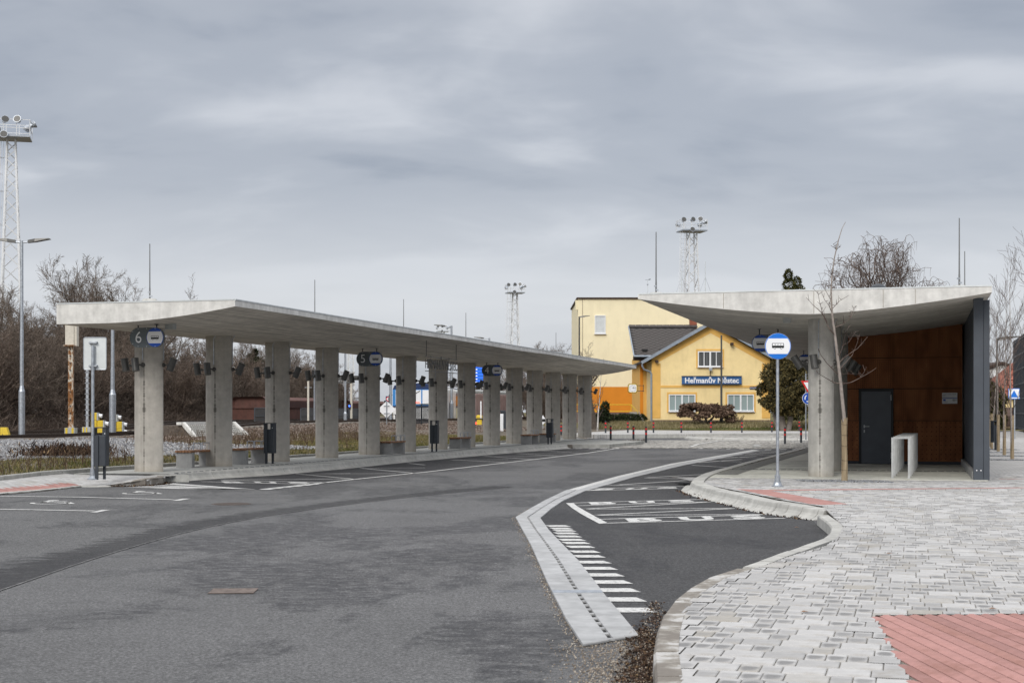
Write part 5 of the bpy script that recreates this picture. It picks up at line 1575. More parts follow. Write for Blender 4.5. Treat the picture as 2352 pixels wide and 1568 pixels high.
# parking sign seen from behind
p = P(213, 1101, 0.155)
t = thing('parking_sign', 'back of a rectangular metal sign on a galvanised pole, left pavement', 'sign', p)
obj('pole', MB().tube((0, 0, 0.02), (0, 0, 2.87), 0.034, n=16), M['galv'], t)
pole_base(t)
mb = MB()
w, h, r = 0.245, 0.345, 0.035
pl = []
for cx, cz, a0 in ((w - r, h - r, 0), (-w + r, h - r, 90), (-w + r, -h + r, 180), (w - r, -h + r, 270)):
    pl += [(cx + r * math.cos(R(a0 + q * 22.5)), cz + r * math.sin(R(a0 + q * 22.5))) for q in range(5)]
obj('panel', mb.plate(pl, Matrix.Translation((0.03, 0.075, 2.70)), 0.014), M['sign_back'], t)
obj('rim', MB().path([(0.03 + x, 0.058, 2.70 + z) for x, z in pl + pl[:1]], 0.008, 5), M['galv'], t)
for z in (2.93, 2.43):
    obj('clamp', MB().box((0, 0.02, z), (0.17, 0.09, 0.025)).box((-0.07, 0.03, z), (0.03, 0.05, 0.05)).box((0.07, 0.03, z), (0.03, 0.05, 0.05)), M['galv'], t)
# bike rack: hoops one behind the other
c0 = P(2069, 1097.5, 0.156); c1 = P(2083, 1071.5, 0.156)
t = thing('bike_rack', 'row of pale steel hoops forming a bike rack before the cabin', 'bike rack', c0, -math.atan2((c1 - c0).x, (c1 - c0).y) - 0.012)
n = 7; dist = (c1 - c0).length
for k in range(n):
    y = dist * k / (n - 1); x = 0
    mb = MB().box((x - 0.175, y, 0.43), (0.045, 0.055, 0.86)).box((x + 0.175, y, 0.43), (0.045, 0.055, 0.86)).box((x, y, 0.875), (0.395, 0.055, 0.03))
    mb.box((x - 0.175, y, 0.006), (0.07, 0.15, 0.012)).box((x + 0.175, y, 0.006), (0.07, 0.15, 0.012))
    obj('hoop', mb, M['rack'], t)
# bollards
bl0 = None
BOL = [(1289, 1003, 'left of the last long canopy column'), (1391, 994, 'on the far pavement beside the thin tree'), (1402.8, 1009, 'first beyond the end of the long platform'), (1442, 993.5, 'on the far pavement below the station clock'), (1455, 1010.7, 'second beyond the end of the long platform'), (1484, 1013, 'at the outer corner of the long platform'), (1501, 993.5, 'on the far pavement before the house drainpipe'), (1565, 993.5, 'on the far pavement before the left house window'), (1633, 993.5, 'on the far pavement left of the tall lamp post'), (1704, 993, 'on the far pavement before the right house window'), (1773, 992, 'on the far pavement left of the bus sign pole'), (1803, 1016, 'just right of the bus sign pole'), (1840, 1013.5, 'beside the give way sign post'), (1836, 989.7, 'furthest one beneath the dark evergreen')]
for x, y, wd in BOL:
    p = P(x, y, 0.25 if y < 996 else 0.10); lab = f'dark bollard with two red bands, {wd}'
    if bl0 is None:
        bl0 = thing('bollard', lab, 'bollard', p, 0, 'dark bollards with red bands')
        obj('post', MB().lathe([(0.055, -0.08), (0.055, 0.74), (0.045, 0.765)], (0, 0, 0), 12), M['anthracite'], bl0)
        for z in (0.34, 0.58):
            obj('band', MB().lathe([(0.0565, z), (0.0565, z + 0.095)], (0, 0, 0), 12), M['red'], bl0)
    else: dup(bl0, p, 0, lab)
# give way and roundabout signs
p = P(1851, 1009, 0.1)
D_ = p.y
t = thing('traffic_sign', 'give way triangle above a blue roundabout disc behind the right column', 'traffic sign', p)
obj('pole', MB().tube((0, 0, 0), (0, 0, 3.6), 0.035, n=10), M['galv'], t)
zt_ = AT(0, 888, D_).z - p.z; zr = AT(0, 914.5, D_).z - p.z
tr = lambda r: [(r * math.cos(R(a)), r * math.sin(R(a))) for a in (30, 150, 270)]
obj('triangle', MB().plate(tr(0.46), Matrix.Translation((0.12, -0.04, zt_ + 0.1)), 0.012), M['red'], t)
obj('triangle_face', MB().plate(tr(0.29), Matrix.Translation((0.12, -0.0525, zt_ + 0.1)), 0.004), M['sign_white'], t)
obj('disc', MB().plate(disc(0.33), Matrix.Translation((0.12, -0.04, zr)), 0.012), M['sign_white'], t)
obj('disc_face', MB().plate(disc(0.31), Matrix.Translation((0.12, -0.0525, zr)), 0.004), M['sign_blue'], t)
ar = MB()
for k in range(3):
    for q in range(6):
        a0 = R(k * 120 + q * 14); a1 = R(k * 120 + q * 14 + 13)
        ar.plate([(0.15 * math.cos(a0), 0.15 * math.sin(a0)), (0.21 * math.cos(a0), 0.21 * math.sin(a0)), (0.21 * math.cos(a1), 0.21 * math.sin(a1)), (0.15 * math.cos(a1), 0.15 * math.sin(a1))], Matrix.Translation((0.12, -0.0567, zr)), 0.003)
obj('arrow', ar, M['sign_white'], t)
# street lamps
def street_lamp(loc, h, label, arms=(1,), r=0.055, mat_='galv', rz=0.0, skirt=1.0, arm=0.55):
    t = thing('street_lamp', label, 'street lamp', loc, rz, 'street lamps')
    obj('pole', MB().lathe([(r * 1.7, 0), (r * 1.7, skirt * 1.0), (r * 1.45, skirt * 1.03), (r * 1.05, skirt * 1.12), (r, h * 0.55), (r * 0.9, h * 0.551), (r * 0.8, h)], (0, 0, 0), 14), M[mat_], t)
    for s in arms:
        mb = MB().tube((0, 0, h - 0.08), (s * arm, 0, h - 0.04), 0.028, n=8)
        obj('arm', mb, M[mat_], t)
        hd = MB().add([(s * x, y, z + h) for x, y, z in ((arm - .05, -0.07, -0.09), (arm - .05, 0.07, -0.09), (arm - .05, -0.05, 0.03), (arm - .05, 0.05, 0.03), (arm + .85, -0.12, 0.06), (arm + .85, 0.12, 0.06), (arm + .8, -0.09, 0.10), (arm + .8, 0.09, 0.10), (arm + .25, -0.14, -0.05), (arm + .25, 0.14, -0.05), (arm + .25, -0.1, 0.08), (arm + .25, 0.1, 0.08))],
                      [(0, 1, 9, 8), (8, 9, 5, 4), (2, 10, 11, 3), (10, 6, 7, 11), (0, 8, 10, 2), (8, 4, 6, 10), (1, 3, 11, 9), (9, 11, 7, 5), (0, 2, 3, 1), (4, 5, 7, 6)])
        obj('lamp_head', hd, M['lamp'], t)
    return t
D1 = 57.0
street_lamp(Vector(((50 - 1176) * D1 / FOC, D1, 0.48)), AT(0, 553, D1).z - 0.48, 'tall galvanised double armed street lamp beside the left floodlight mast', (1, -1), 0.072, skirt=1.95, arm=0.3)
D1 = 64.0
street_lamp(Vector(((258.5 - 1176) * D1 / FOC, D1, 0.48)), 5.6, 'galvanised lamp post standing behind the 6 sign', (1,), 0.09, skirt=1.9)
D1 = 113.0
street_lamp(Vector(((1037 - 1176) * D1 / FOC, D1, 0.2)), AT(0, 748, D1).z - 0.2, 'street lamp rising above the long canopy, left of two', (-1,), 0.1, skirt=2.1)
D1 = 128.0
street_lamp(Vector(((1124 - 1176) * D1 / FOC, D1, 0.2)), AT(0, 776, D1).z - 0.2, 'street lamp rising above the long canopy, right of two', (-1,), 0.1, skirt=2.1)
D1 = 90.0
street_lamp(Vector(((793 - 1176) * D1 / FOC, D1, 0.5)), 6.6, 'station lamp post between the fourth and fifth columns', (-1,), 0.07)
street_lamp(Vector(((897 - 1176) * 96 / FOC, 96, 0.5)), 7.0, 'station lamp post between the fifth and sixth columns', (-1,), 0.08)
D1 = 112.0
street_lamp(Vector(((1657 - 1176) * D1 / FOC, D1, lawn_z(16.5, D1) - 0.1)), 7.1, 'slim grey lamp post before the yellow house', (), 0.085, mat_='lamp', skirt=0.8)
D1 = 126.0
street_lamp(Vector(((1330.5 - 1176) * D1 / FOC, D1, 0.4)), AT(0, 727, D1).z - 0.4, 'dark lamp post at the left corner of the cream building', (1,), 0.09, mat_='lamp', skirt=0.8, arm=0.1)
D1 = 60.0
street_lamp(Vector(((2290 - 1176) * D1 / FOC, D1, 0.15)), AT(0, 777, D1).z - 0.15, 'slim grey lamp post among the young trees on the right', (1,), 0.05, mat_='lamp', skirt=0.5, arm=0.1)

# ------------------------------------------------------------------ plants: generators
def seg_mesh(name, segs, n=3):
    """joined prisms for many twigs; segs rows: p0(3) p1(3) r0 r1"""
    S = np.asarray(segs, dtype=np.float64)
    p0, p1, r0, r1 = S[:, 0:3], S[:, 3:6], S[:, 6], S[:, 7]
    d = p1 - p0; ln = np.linalg.norm(d, axis=1, keepdims=True); d = d / np.maximum(ln, 1e-9)
    up = np.tile(np.array([[0.0, 0, 1]]), (len(S), 1)); up[np.abs(d[:, 2]) > 0.9] = (1, 0, 0)
    a = np.cross(d, up); a /= np.linalg.norm(a, axis=1, keepdims=True); b = np.cross(d, a)
    vs = []
    for p, r in ((p0, r0), (p1, r1)):
        for i in range(n):
            w = 2 * math.pi * i / n
            vs.append(p + (a * math.cos(w) + b * math.sin(w)) * r[:, None])
    Vv = np.stack(vs, axis=1).reshape(-1, 3)
    base = (np.arange(len(S)) * 2 * n)[:, None]
    F = []
    for i in range(n):
        j = (i + 1) % n
        F.append(np.concatenate([base + i, base + j, base + n + j, base + n + i], axis=1))
    return np_mesh(name, Vv, np.concatenate(F, axis=0))
def grow(rg, pos, d, length, r, level, out, prm):
    """one branch of tapering pieces, with side shoots one level finer"""
    n = prm['n'][min(level, len(prm['n']) - 1)]
    step = length / n; p = np.array(pos, float); d = np.array(d, float)
    rr = r
    lv = out[min(level, len(out) - 1)]
    for i in range(n):
        d = d + rg.normal(0, prm['wob'][min(level, len(prm['wob']) - 1)], 3) + np.array([0, 0, prm['up'][min(level, len(prm['up']) - 1)]])
        d /= np.linalg.norm(d)
        q = p + d * step
        r2 = max(prm['rmin'], r * (1 - (i + 1) / n * prm['taper']))
        lv.append((*p, *q, rr, r2)); rr = r2
        if level < prm['levels'] and (i + 1) / n > prm['bare'][min(level, len(prm['bare']) - 1)]:
            k = prm['kids'][min(level, len(prm['kids']) - 1)]
            m = int(k) + (rg.random() < k - int(k))
            for _ in range(m):
                ax = rg.normal(0, 1, 3); ax -= d * ax.dot(d); ax /= np.linalg.norm(ax)
                an = prm['ang'][min(level, len(prm['ang']) - 1)] * rg.uniform(0.7, 1.25)
                cd = d * math.cos(an) + ax * math.sin(an)
                cl = length * prm['ratio'][min(level, len(prm['ratio']) - 1)] * rg.uniform(0.65, 1.2) * (1.05 - 0.45 * (i + 1) / n)
                grow(rg, p + (q - p) * rg.random(), cd, cl, max(prm['rmin'], r2 * 0.62), level + 1, out, prm)
        p = q
def bare_tree(seed, stems, h, prm, lean=0.15):
    rg = np.random.default_rng(seed); out = [[], []]
    o3 = [out[0], out[1], out[1], out[1], out[1]]
    for k in range(stems):
        a = rg.uniform(0, 6.28); ln = rg.uniform(0.2, 1) * lean
        d = (math.cos(a) * ln, math.sin(a) * ln, 1.0)
        off = 0.0 if stems == 1 else rg.uniform(0, 0.5)
        grow(rg, (math.cos(a) * off, math.sin(a) * off, -0.15), np.array(d) / np.linalg.norm(d), h * (1 if stems == 1 else rg.uniform(0.7, 1.0)), prm['r'], 0, o3, prm)
    return out
def tree_thing(name, label, cat, loc, segs, mats, group=None, rz=0.0, n0=7, cname='crown'):
    t = thing(name, label, cat, loc, rz, group)
    me = seg_mesh('trunk', segs[0], n0); link('trunk', me, mats[0], t)
    me = seg_mesh(cname, segs[1], 3); link(cname, me, mats[1], t)
    return t
def leaf_cloud(name, blobs, size, seed, elong=1.6, droop=0.0):
    """many small leaf-sized faces through the volume of overlapping clumps"""
    rg = np.random.default_rng(seed); Vs = []
    for (c, rad, n) in blobs:
        v = rg.normal(0, 1, (n, 3)); v /= np.linalg.norm(v, axis=1, keepdims=True)
        rr = rg.uniform(0.45, 1.06, (n, 1)) ** 0.6
        p = np.array(c) + v * rr * np.array(rad)
        a = v + rg.normal(0, 0.6, (n, 3)); a[:, 2] -= droop; a /= np.linalg.norm(a, axis=1, keepdims=True)
        b = np.cross(a, rg.normal(0, 1, (n, 3))); b /= np.linalg.norm(b, axis=1, keepdims=True)
        s = size * rg.uniform(0.6, 1.4, (n, 1))
        Vs.append(np.stack([p - b * s * 0.5, p + b * s * 0.5, p + a * s * elong], axis=1))
    Vv = np.concatenate(Vs).reshape(-1, 3)
    return np_mesh(name, Vv, np.arange(len(Vv)).reshape(-1, 3))
def blades(name, pts_, h, w, seed, mat_, lean=0.5, parent=None, kind='stuff'):
    rg = np.random.default_rng(seed); p = np.asarray(pts_, float); n = len(p)
    a = rg.uniform(0, 6.283, n); hh = h * rg.uniform(0.5, 1.35, n); l = rg.uniform(0, lean, n); b = rg.uniform(0, 6.283, n)
    dx = np.stack([np.cos(a), np.sin(a), np.zeros(n)], 1) * w / 2
    tip = p + np.stack([np.cos(b) * l * hh, np.sin(b) * l * hh, hh], 1)
    Vv = np.stack([p - dx, p + dx, tip], 1).reshape(-1, 3)
    o = link(name, np_mesh(name, Vv, np.arange(3 * n).reshape(-1, 3)), mat_, parent)
    o['kind'] = kind
    return o
def chunks(name, pts_, size, seed, mat_, flat=0.75, parent=None):
    """angular stones: squashed, twisted octahedra"""
    rg = np.random.default_rng(seed); p = np.asarray(pts_, float); n = len(p)
    o8 = np.array([(1, 0, 0), (0, 1, 0), (-1, 0, 0), (0, -1, 0), (0, 0, 1), (0, 0, -1)], float)
    v = o8[None] * rg.uniform(0.6, 1.3, (n, 6, 1))
    v[:, :, 2] *= flat
    q = rg.normal(0, 1, (n, 4)); q /= np.linalg.norm(q, axis=1, keepdims=True)
    w, x, y, z = q.T
    Rm = np.stack([1 - 2 * (y * y + z * z), 2 * (x * y - z * w), 2 * (x * z + y * w), 2 * (x * y + z * w), 1 - 2 * (x * x + z * z), 2 * (y * z - x * w), 2 * (x * z - y * w), 2 * (y * z + x * w), 1 - 2 * (x * x + y * y)], 1).reshape(n, 3, 3)
    v = np.einsum('nij,nkj->nki', Rm, v) * (size * rg.uniform(0.6, 1.4, (n, 1, 1)) / 2) + p[:, None]
    f = np.array([(0, 1, 4), (1, 2, 4), (2, 3, 4), (3, 0, 4), (1, 0, 5), (2, 1, 5), (3, 2, 5), (0, 3, 5)])
    F = (np.arange(n)[:, None, None] * 6 + f[None]).reshape(-1, 3)
    o = link(name, np_mesh(name, v.reshape(-1, 3), F), mat_, parent)
    o['kind'] = 'stuff'
    return o
RG = np.random.default_rng(11)
def scatter(s0, s1, t0, t1, n, keep=None, z=None, frame=OL):
    s = RG.uniform(s0, s1, n); t = RG.uniform(t0, t1, n)
    x = frame.x + U.x * s + V.x * t; y = frame.y + U.y * s + V.y * t
    pts_ = []
    for a, b, c, d in zip(s, t, x, y):
        if keep is not None and not keep(a, b, c, d): continue
        if d < 5: continue
        px = 1176 + FOC * c / d
        if px < -80 or px > 2430: continue
        pts_.append((c, d, terr(a, b) if z is None else z(c, d)))
    return pts_

# ------------------------------------------------------------------ verge, ballast and rails on the left
outline_back = [(p.x, p.y) for p in back]
def off_pave(x, y):
    for a, b in zip(back[:-1], back[1:]):
        if min(a.y, b.y) <= y <= max(a.y, b.y):
            f = (y - a.y) / (b.y - a.y) if abs(b.y - a.y) > 1e-6 else 0
            return x < a.x + (b.x - a.x) * f - 0.12
    return True
# (s, t) of the stone bed: wide at the left, closing towards the station
def bed_edge(s): return -3.4 - 1.7 * sm(-14, -4, -s) - 1.2 * math.sin(s * 0.55) * 0.4
stones_keep = lambda s, t, x, y: off_pave(x, y) and t < bed_edge(s) and (s < 21 or t < -12.5) and t > -15.3
p1 = scatter(-16, 24, -15.3, -2.6, 46000, stones_keep)
chunks('ballast', [(x, y, z + 0.02) for x, y, z in p1], 0.105, 3, M['ballast'])
p2 = scatter(-20, 75, -21, -15.0, 9000)
chunks('track_ballast', [(x, y, z - 0.0) for x, y, z in p2], 0.10, 4, M['ballast_old'])
gk = lambda s, t, x, y: off_pave(x, y) and (t > bed_edge(s) - 0.35 * RG.random() or (s > 20.5 and t > -10.5 + 1.0 * math.sin(s * .3)))
gp = scatter(-22, 46, -11, -0.9, 105000, gk)
g_green = [p for p in gp if (p[0] * 0.8 + p[1]) % 9 < 1.6 or RG.random() < 0.12]
blades('verge_grass', gp, 0.085, 0.022, 5, M['grass'], 0.9)
blades('green_verge_grass', [p for p in g_green if (Vector((p[0], p[1], 0)) - OL).dot(V) > -3.2], 0.09, 0.02, 6, M['green_grass'], 0.6)
# brown mulch bank below the platform
mk = lambda s, t, x, y: s > 20 and t < -8.0 and t > -18
mp_ = scatter(20, 72, -17.5, -8.0, 26000, mk)
chunks('bark_mulch', [(x, y, z + 0.01) for x, y, z in mp_], 0.12, 8, M['mulch'], 0.5)
# dry weeds along the stone bed and in front of it
def weeds(name, pts_, h, seed, mat_, stems=3):
    rg = np.random.default_rng(seed); sg = []
    for x, y, z in pts_:
        for _ in range(stems):
            hh = h * rg.uniform(0.4, 1.3); dx, dy = rg.normal(0, 0.22, 2) * hh
            m = np.array((x + dx * 0.4, y + dy * 0.4, z + hh * 0.55)); e = np.array((x + dx, y + dy, z + hh))
            sg.append((x, y, z, *m, 0.006, 0.005)); sg.append((*m, *e, 0.005, 0.003))
            for _k in range(3):
                q = m + (e - m) * rg.random(); v = rg.normal(0, 0.2, 3) * hh * 0.6; v[2] = abs(v[2]) + 0.05
                sg.append((*q, *(q + v), 0.004, 0.002))
    o = link(name, seg_mesh(name, sg, 3), mat_); o['kind'] = 'stuff'
    return o
wk = lambda s, t, x, y: off_pave(x, y) and abs(t - bed_edge(s)) < 0.9
weeds('dry_weeds', scatter(-18, 20, -7, -2, 230, wk), 0.28, 3, M['dry_stem'])
wk2 = lambda s, t, x, y: off_pave(x, y) and y < 40
weeds('tall_dry_weeds', scatter(-20, 9, -4, -0.8, 300, wk2), 0.36, 4, M['dry_stem'])
weeds('bank_weeds', scatter(18, 36, -11, -5.0, 520), 0.34, 5, M['dry_stem'])
# a heap of dead leaves on the stones
q = GV(1080, 760, 0.36)
hp_ = [(q.x + RG.normal(0, 0.55), q.y + RG.normal(0, 0.7), 0.36 + abs(RG.normal(0, 0.12))) for _ in range(1500)]
blades('dead_leaf_heap', hp_, 0.13, 0.05, 9, M['leaves'], 1.2)

def track(t_c, s0, s1, label):
    tr = thing('railway_track', label, 'railway track', (0, 0, 0), kind='structure')
    for k in (-0.7175, 0.7175):
        mb = MB(); n = 40; prof = [(-0.07, 0.0), (-0.07, 0.012), (-0.012, 0.03), (-0.012, 0.115), (-0.036, 0.125), (-0.036, 0.158), (0.036, 0.158), (0.036, 0.125), (0.012, 0.115), (0.012, 0.03), (0.07, 0.012), (0.07, 0.0)]
        vs = []
        for i in range(n + 1):
            s = s0 + (s1 - s0) * i / n; zt = terr(s, t_c) + 0.07
            for x, z in prof:
                p = L(s, t_c + k + x); vs.append((p.x, p.y, zt + z))
        m_ = len(prof); fs = []
        for i in range(n):
            for j in range(m_):
                a = i * m_ + j; b = i * m_ + (j + 1) % m_; fs.append((a, b, b + m_, a + m_))
        me = mb.add(vs, fs).mesh('rail'); me.materials.append(M['rail']); me.materials.append(M['rail_top'])
        me.polygons.foreach_set('material_index', [1 if (q % m_) in (5,) else 0 for q in range(len(fs))])
        link('rail', me, None, tr)
    sl = MB().cbox((0, 0, 0), (2.5, 0.25, 0.16), 0.02).mesh('sleeper'); sl.materials.append(M['sleeper'])
    s = s0
    while s < min(s1, 60):
        p = L(s, t_c, terr(s, t_c) - 0.0)
        if -60 < 1176 + FOC * p.x / max(p.y, 1) < 1300 and p.y > 10: link('sleeper', sl, None, tr, p, -TH)
        s += 0.62
    return tr
track(-16.6, -30, 160, 'nearest railway track with brown rails beyond the stone bed')
track(-21.0, -30, 160, 'second railway track close before the thicket')

# signals and yellow boxes by the track
def at_base(x, y, z):
    return P(x, y, z)
b = AT(12, 1011, 55); b.z = 0.60
t = thing('yellow_marker', 'yellow tapered block beside the rails at the left edge', 'marker block', b)
t.scale = (0.62, 0.7, 0.55)
obj('block', MB().add([(-.28, -.2, 0), (.33, -.2, 0), (.33, .2, 0), (-.28, .2, 0), (-.25, -.17, .08), (.3, -.17, .08), (.3, .17, .08), (-.25, .17, .08), (-.26, -.13, .75), (.12, -.13, .75), (.12, .13, .75), (-.26, .13, .75)],
    [(0, 1, 5, 4), (1, 2, 6, 5), (2, 3, 7, 6), (3, 0, 4, 7), (4, 5, 9, 8), (5, 6, 10, 9), (6, 7, 11, 10), (7, 4, 8, 11), (8, 9, 10, 11)]), M['yellow'], t)
obj('bolt', MB().lathe([(0.03, 0), (0.03, 0.03)], (-0.1, -0.165, 0.25), 8, Matrix.Rotation(R(90), 3, 'X')), M['rail'], t)
b = AT(163, 1003, 60); b.z = 0.46
t = thing('signal_post', 'rusty white railway signal post with step pegs and lamp case', 'signal', b)
zt_ = AT(0, 748, 60).z - b.z
obj('post', MB().box((0, 0, zt_ / 2), (0.20, 0.16, zt_)), M['rusty'], t)
pg = MB()
for k in range(12): pg.box((0.0, -0.1, 0.8 + k * 0.3), (0.05, 0.06, 0.05))
obj('peg', pg, M['rail'], t)['kind'] = 'stuff'
obj('footing', MB().box((0, -0.0, 0.24), (0.42, 0.4, 0.48)), M['grey_box'], t)
obj('footing_panel', MB().box((-0.13, -0.205, 0.24), (0.09, 0.02, 0.46)), M['yellow'], t)
obj('footing_panel', MB().box((0.13, -0.205, 0.24), (0.09, 0.02, 0.46)), M['yellow'], t)
obj('lamp_case', MB().box((-0.02, -0.0, zt_ - 0.38), (0.36, 0.3, 0.85)).box((0.20, 0.05, zt_ - 0.4), (0.14, 0.3, 0.9)), M['rust_white'], t)
obj('bracket', MB().box((-0.02, -0.12, zt_ - 0.84), (0.46, 0.3, 0.04)), M['rusty'], t)
b = AT(200.5, 998, 64); b.z = 0.47
t = thing('signal_post', 'thin grey signal post with pegs and yellow striped foot', 'signal', b)
zt_ = AT(0, 830, 64).z - b.z
obj('post', MB().box((0, 0, zt_ / 2), (0.10, 0.10, zt_)), M['galv'], t)
pg = MB()
for k in range(12): pg.box((0.0, -0.03, 0.75 + k * 0.24), (0.2, 0.04, 0.03))
obj('peg', pg, M['galv'], t)['kind'] = 'stuff'
obj('footing', MB().box((0, 0, 0.28), (0.38, 0.35, 0.36)), M['grey_box'], t)
obj('footing_panel', MB().box((-0.12, -0.18, 0.28), (0.06, 0.02, 0.34)), M['yellow'], t)
obj('footing_panel', MB().box((0.02, -0.18, 0.28), (0.06, 0.02, 0.34)), M['yellow'], t)
def dwarf(x, y, d, label):
    b = AT(x, y, d)
    t = thing('dwarf_signal', label, 'signal', b, 0, 'yellow low shunting signals')
    for k, (cx, cz, nm) in enumerate(((0, 0.17, 'case'), (0.27, 0.17, 'case'), (0, 0.50, 'case'), (0.27, 0.50, 'case'), (0, 0.83, 'case'))):
        obj(nm, MB().cbox((cx, 0, cz), (0.255, 0.22, 0.315), 0.015), M['yellow'], t)
    for cx, cz in ((0.27, 0.17), (0.27, 0.50), (0.0, 0.83)):
        obj('grey_back', MB().box((cx + 0.155, 0, cz), (0.05, 0.24, 0.33)), M['grey_box'], t)
        obj('hood', MB().lathe([(0.07, 0), (0.085, 0.15), (0.08, 0.15), (0.06, 0.0)], (cx + 0.18, 0, cz + 0.05), 10, Matrix.Rotation(R(105), 3, 'Y')), M['sign_white'], t)
    obj('footing', MB().box((0.12, 0, -0.05), (0.5, 0.3, 0.14)), M['rail'], t)
dwarf(217, 1000.5, 61, 'yellow low signal seen just above the left litter bin')
dwarf(262, 1000.5, 66, 'yellow low signal beside the lamp post left of the first column')
b = AT(1110 * 0.0 + 152, 1000, 62)

# floodlight masts
def mast(loc, h, wb, wt, label, pw=2.4, bars=True, seed=0):
    t = thing('floodlight_mast', label, 'floodlight mast', loc, 0.25, 'lattice floodlight masts')
    def w(z): return wb + (wt - wb) * z / h
    for sx, sy in ((-1, -1), (1, -1), (1, 1), (-1, 1)):
        a = wb / 2; c = wt / 2
        obj('leg', MB().tube((sx * a, sy * a, 0), (sx * c, sy * c, h), 0.10, 0.07, n=4), M['white_steel'], t)
    z = 0.0; br = MB(); k = 0
    while z < h - 0.3:
        st = w(z) * 0.95; z2 = min(h, z + st); a, c = w(z) / 2, w(z2) / 2
        s = 1 if k % 2 else -1
        for p, q in (((-a * s, -a, z), (c * s, -c, z2)), ((a * s, a, z), (-c * s, c, z2)), ((-a, a * s, z), (-c, -c * s, z2)), ((a, -a * s, z), (c, c * s, z2))):
            br.tube(p, q, 0.044, n=4, caps=False)
        z = z2; k += 1
    obj('bracing', br, M['white_steel'], t)['kind'] = 'stuff'
    # platform with rail
    obj('platform', MB().box((0, 0, h + 0.08), (pw, pw * 0.8, 0.12)), M['galv'], t)
    rl = MB()
    hw, hd = pw / 2, pw * 0.4
    for zz in (0.6, 1.15):
        rl.path([(-hw, -hd, h + zz), (hw, -hd, h + zz), (hw, hd, h + zz), (-hw, hd, h + zz), (-hw, -hd, h + zz)], 0.028, 4)
    for x in (-hw, -hw / 3, hw / 3, hw):
        for y in (-hd, hd): rl.tube((x, y, h + 0.1), (x, y, h + 1.15), 0.026, n=4)
    obj('railing', rl, M['white_steel'], t)
    lens_m = Matrix.Rotation(R(78), 3, 'X')
    k = 0
    for x, y, z, az, el in ((-hw, -hd, 1.5, 0, 72), (-hw * 0.25, -hd, 1.55, 0.25, 72), (hw * 0.4, -hd, 1.6, -0.3, 72), (hw * 0.75, hd * 0.3, 1.3, 2.6, 80), (hw * 1.1, 0, 1.5, 1.7, 60), (-hw * 0.3, -hd * 1.05, 0.55, 0.0, 72), (-hw * 0.8, hd, 1.3, 3.3, 70)):
        m = Matrix.Rotation(az, 3, 'Z') @ Matrix.Rotation(R(el), 3, 'X')
        fl = obj('floodlight', MB().lathe([(0.09, -0.24), (0.13, -0.2), (0.17, -0.05), (0.26, 0.14), (0.265, 0.16)], (x, y, h + z - 0.48), 14, m), M['galv'], t)
        obj('lens', MB().lathe([(0.235, 0.162), (0.23, 0.168)], (x, y, h + z - 0.48), 14, m), M['lamp'], fl)
    # ladder in its cage beside the mast
    lx = -wb / 2 - 0.55; ly = -0.1
    ld = MB()
    for dx in (-0.2, 0.2): ld.tube((lx + dx, ly, 0), (-wt / 2 - 0.55 + dx, ly, h + 0.8), 0.025, n=4)
    n = int(h / 0.45)
    for i in range(n):
        z = i * 0.45; cx = lx + (wb - wt) / 2 * z / h
        ld.tube((cx - 0.2, ly, z), (cx + 0.2, ly, z), 0.014, n=3)
        if i % 5 == 0: ld.tube((cx + 0.2, ly, z), (cx + 0.65, ly, z + 0.1), 0.02, n=3)
    obj('ladder', ld, M['white_steel'], t)
    cg = MB()
    for i in range(int((h - 2.5) / 1.1)):
        z = 2.6 + i * 1.1; cx = lx + (wb - wt) / 2 * z / h
        cg.path([(cx - 0.3 - 0.35 * math.sin(math.pi * q / 8) * 0 + 0.36 * math.cos(math.pi + math.pi * q / 8) + 0.3, ly - 0.42 * math.sin(math.pi * q / 8), z) for q in range(9)], 0.018, 3)
    for q in (-0.36, -0.2, 0.0, 0.2, 0.36):
        y = -math.sqrt(max(0, 0.37 ** 2 - q * q)) * 1.1
        c0, c1 = lx + (wb - wt) / 2 * 2.6 / h, lx + (wb - wt) / 2
        cg.tube((c0 + q, ly + y, 2.6), (c1 + q, ly + y, h), 0.014, n=3)
    obj('ladder_cage', cg, M['white_steel'], t)
    return t
D1 = 95.0
mast(Vector(((26 - 1176) * D1 / FOC, D1, 0.5)), AT(0, 320, D1).z - 0.5, 1.75, 0.52, 'big white lattice floodlight mast rising over the thicket at far left', 2.5)
D1 = 190.0
mast(Vector(((1183 - 1176) * D1 / FOC, D1, 0.5)), AT(0, 674, D1).z - 0.5, 1.7, 0.55, 'lattice floodlight mast above the middle of the long canopy', 2.3)
D1 = 140.0
mast(Vector(((1589 - 1176) * D1 / FOC, D1, 0.6)), AT(0, 533, D1).z - 0.6, 1.75, 0.75, 'lattice floodlight mast behind the left half of the right canopy', 2.5)
D1 = 310.0
mast(Vector(((1017 - 1176) * D1 / FOC, D1, 0.5)), AT(0, 762, D1).z - 0.5, 1.7, 0.6, 'tiny far floodlight mast just left of a street lamp head', 2.6)
mast(Vector(((806 - 1176) * 330 / FOC, 330, 0.5)), 18.0, 2.0, 0.7, 'far lattice mast seen between the fourth and fifth columns', 2.6)

